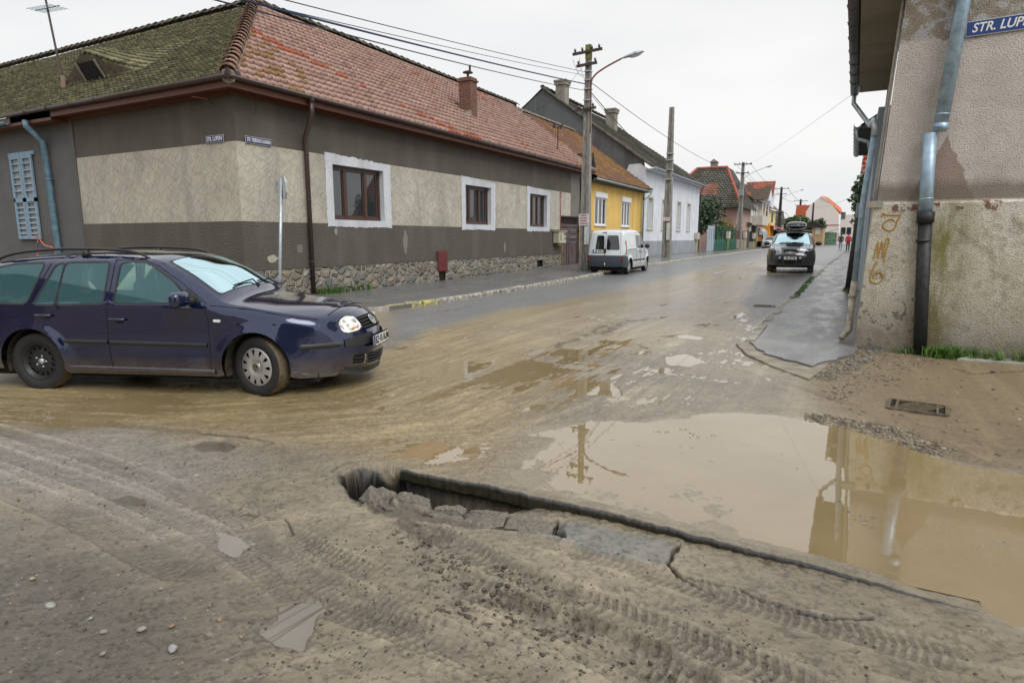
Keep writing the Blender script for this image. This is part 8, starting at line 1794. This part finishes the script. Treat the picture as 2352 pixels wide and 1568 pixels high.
wheelwell(hb, HX, .31); wheelwell(hb, -HX, .31); underbody(hb, -1.9, 1.8)
for sx_ in (HX, -HX):
    for sg in (-1, 1): hb.wheel(sx_, sg, .31, .2, 0, 'spoke', n=16)
for sg in (-1, 1): m = MB(); m.ball((.65, sg*1.0, 1.02), .07, .12, .08, 10); m.build('door_mirror', lb, hb.t, True)
# ================================================================ PEOPLE
def person(label, x, y, face, jacket, trousers, hair, stride, scale, bag=None):
    z = rz(y)+.06; p = thing('person', label, 'person', (x, y, z), face); s = scale
    V = [(0, 0, .95), (0, 0, 1.15), (0, 0, 1.38), (0, .02, 1.50), (0, .02, 1.60), (-.19, 0, 1.40), (-.25, -.03, 1.15), (-.24, .06, .92), (.19, 0, 1.40), (.25, .03, 1.15), (.24, .12, .93), (-.09, 0, .90), (-.10, stride*.5, .50), (-.10, stride*.2, .07), (-.10, stride*.2+.14, .04), (.09, 0, .90), (.10, -stride*.3, .50), (.10, -stride*1.0, .09), (.10, -stride*1.0+.13, .04)]
    E = [(0, 1), (1, 2), (2, 3), (3, 4), (2, 5), (5, 6), (6, 7), (2, 8), (8, 9), (9, 10), (0, 11), (11, 12), (12, 13), (13, 14), (0, 15), (15, 16), (16, 17), (17, 18)]
    Rr = [.16, .145, .15, .06, .06, .075, .058, .045, .075, .058, .045, .10, .075, .05, .04, .10, .075, .05, .04]
    me = bpy.data.meshes.new('body'); me.from_pydata([tuple(c*s for c in v) for v in V], E, []); o = bpy.data.objects.new('body', me); COL.objects.link(o)
    sk_ = o.modifiers.new('Skin', 'SKIN'); 
    for i, r in enumerate(Rr): me.skin_vertices[0].data[i].radius = (r*s, r*s*(.8 if i < 3 else 1)) if len(me.skin_vertices) else (r, r)
    if len(me.skin_vertices): me.skin_vertices[0].data[0].use_root = True
    sb = o.modifiers.new('Sub', 'SUBSURF'); sb.levels = 1; sb.render_levels = 1
    bpy.context.view_layer.update(); ev = bpy.data.meshes.new_from_object(o.evaluated_get(bpy.context.evaluated_depsgraph_get())); bpy.data.objects.remove(o)
    ev.name = 'body'; b = bpy.data.objects.new('body', ev); COL.objects.link(b); b.parent = p
    for m_ in (jacket, trousers, M['skin'], M['black']): ev.materials.append(m_)
    for pl in ev.polygons:
        c = pl.center; zz = c.z/s; pl.material_index = 3 if zz < .10 else (1 if zz < .88 else (2 if (zz > 1.50 or (zz < .96 and abs(c.x)/s > .19)) else 0)); pl.use_smooth = True
    m = MB(); m.ball((0, .03*s, 1.66*s), .078*s, .095*s, .115*s, 14); m.ball((0, .125*s, 1.65*s), .014*s, .02*s, .02*s, 6); m.build('head', M['skin'], p, True)
    m = MB(); m.ball((0, -.0*s, 1.69*s), .095*s, .10*s, .115*s, 12); m.build('hair', hair, p, True)
    m = MB(); m.lathe([(.20*s, .84*s), (.19*s, .95*s), (.165*s, 1.1*s)], Matrix.Diagonal((1.05, .75, 1, 1)), 14, True); m.build('jacket_hem', jacket, p, True)
    if bag:
        b2 = thing('shoulder_bag', bag[1], 'bag', (x, y, z), face); m = MB(); m.prism(round_poly(rect(-.15*s, .15*s, .62*s, .95*s), .05), .12*s, frameM((.30*s, -.15*s, 0), (0, 1, 0), (0, 0, 1))); bb = m.build('pouch', bag[0], b2); m = MB(); m.tube([(.34*s, -.08*s, .93*s), (.2*s, 0, 1.46*s), (.34*s, .08*s, .93*s)], .014, 5); m.build('strap', bag[0], bb)
    return p
M['skin'] = simple('skin', (.45, .28, .2), .6, 0, .1); hairm = simple('dark_hair', (.015, .012, .012), .7)
person('person in a bright red jacket and dark trousers walking away on the right pavement', -.42, 73.0, 0, simple('red_jacket', (.45, .015, .03), .7), simple('dark_navy_trousers', (.012, .015, .03), .8), hairm, .28, 1.0, (M['black_plastic'], 'black shoulder bag of the person in red'))
person('person in a dark jacket and light jeans walking ahead of the person in red', -1.25, 84.0, 0, simple('dark_jacket', (.03, .03, .032), .7), simple('light_jeans', (.22, .32, .45), .8), hairm, .22, 1.02)
# ================================================================ CAMERA, SKY, LIGHT
cam = bpy.data.cameras.new('camera'); co = bpy.data.objects.new('camera', cam); COL.objects.link(co)
cam.sensor_width = 36; cam.lens = FPX/2352*36; cam.clip_end = 3000; cam.clip_start = .05
co.location = (0, 0, CAMH); co.rotation_euler = (pi/2-PITCH, 0, YAW); SC.camera = co
w = bpy.data.worlds.new('World'); SC.world = w; w.use_nodes = True; nt = w.node_tree; bg = nt.nodes['Background']
sk = nt.nodes.new('ShaderNodeTexSky'); sk.sky_type = 'NISHITA'; sk.sun_disc = False
SUN_EL, SUN_AZ = radians(50), radians(118)
sk.sun_elevation = SUN_EL; sk.sun_rotation = SUN_AZ; sk.dust_density = 4; sk.air_density = 1.0
hs = nt.nodes.new('ShaderNodeHueSaturation'); hs.inputs['Saturation'].default_value = .08; nt.links.new(sk.outputs[0], hs.inputs['Color'])
tc = nt.nodes.new('ShaderNodeTexCoord'); mp = nt.nodes.new('ShaderNodeMapping'); mp.inputs['Scale'].default_value = (1, 1, 3.5); nt.links.new(tc.outputs['Generated'], mp.inputs[0])
nz = nt.nodes.new('ShaderNodeTexNoise'); nz.inputs['Scale'].default_value = 1.6; nz.inputs['Detail'].default_value = 5; nt.links.new(mp.outputs[0], nz.inputs['Vector'])
rp = nt.nodes.new('ShaderNodeValToRGB'); rp.color_ramp.elements[0].position = .3; rp.color_ramp.elements[0].color = (8.6, 8.8, 9.1, 1); rp.color_ramp.elements[1].position = .7; rp.color_ramp.elements[1].color = (10.8, 10.75, 10.7, 1)
nt.links.new(nz.outputs['Fac'], rp.inputs[0])
mx = nt.nodes.new('ShaderNodeMix'); mx.data_type = 'RGBA'; mx.inputs[0].default_value = .8
nt.links.new(hs.outputs[0], mx.inputs[6]); nt.links.new(rp.outputs[0], mx.inputs[7]); nt.links.new(mx.outputs[2], bg.inputs[0]); bg.inputs[1].default_value = .103
sl = bpy.data.lights.new('sun', 'SUN'); sl.energy = 2.0; sl.angle = radians(40); sl.color = (1, .97, .92)
so = bpy.data.objects.new('sun', sl); COL.objects.link(so)
sd = Vector((sin(SUN_AZ)*cos(SUN_EL), cos(SUN_AZ)*cos(SUN_EL), sin(SUN_EL)))
so.rotation_euler = sd.to_track_quat('Z', 'Y').to_euler(); so.location = (0, 0, 30)
SC.view_settings.view_transform = 'Standard'; SC.view_settings.look = 'None'; SC.view_settings.exposure = 0; SC.view_settings.gamma = 1
SC.cycles.max_bounces = 6; SC.cycles.caustics_reflective = False; SC.cycles.caustics_refractive = False; SC.cycles.sample_clamp_indirect = 6
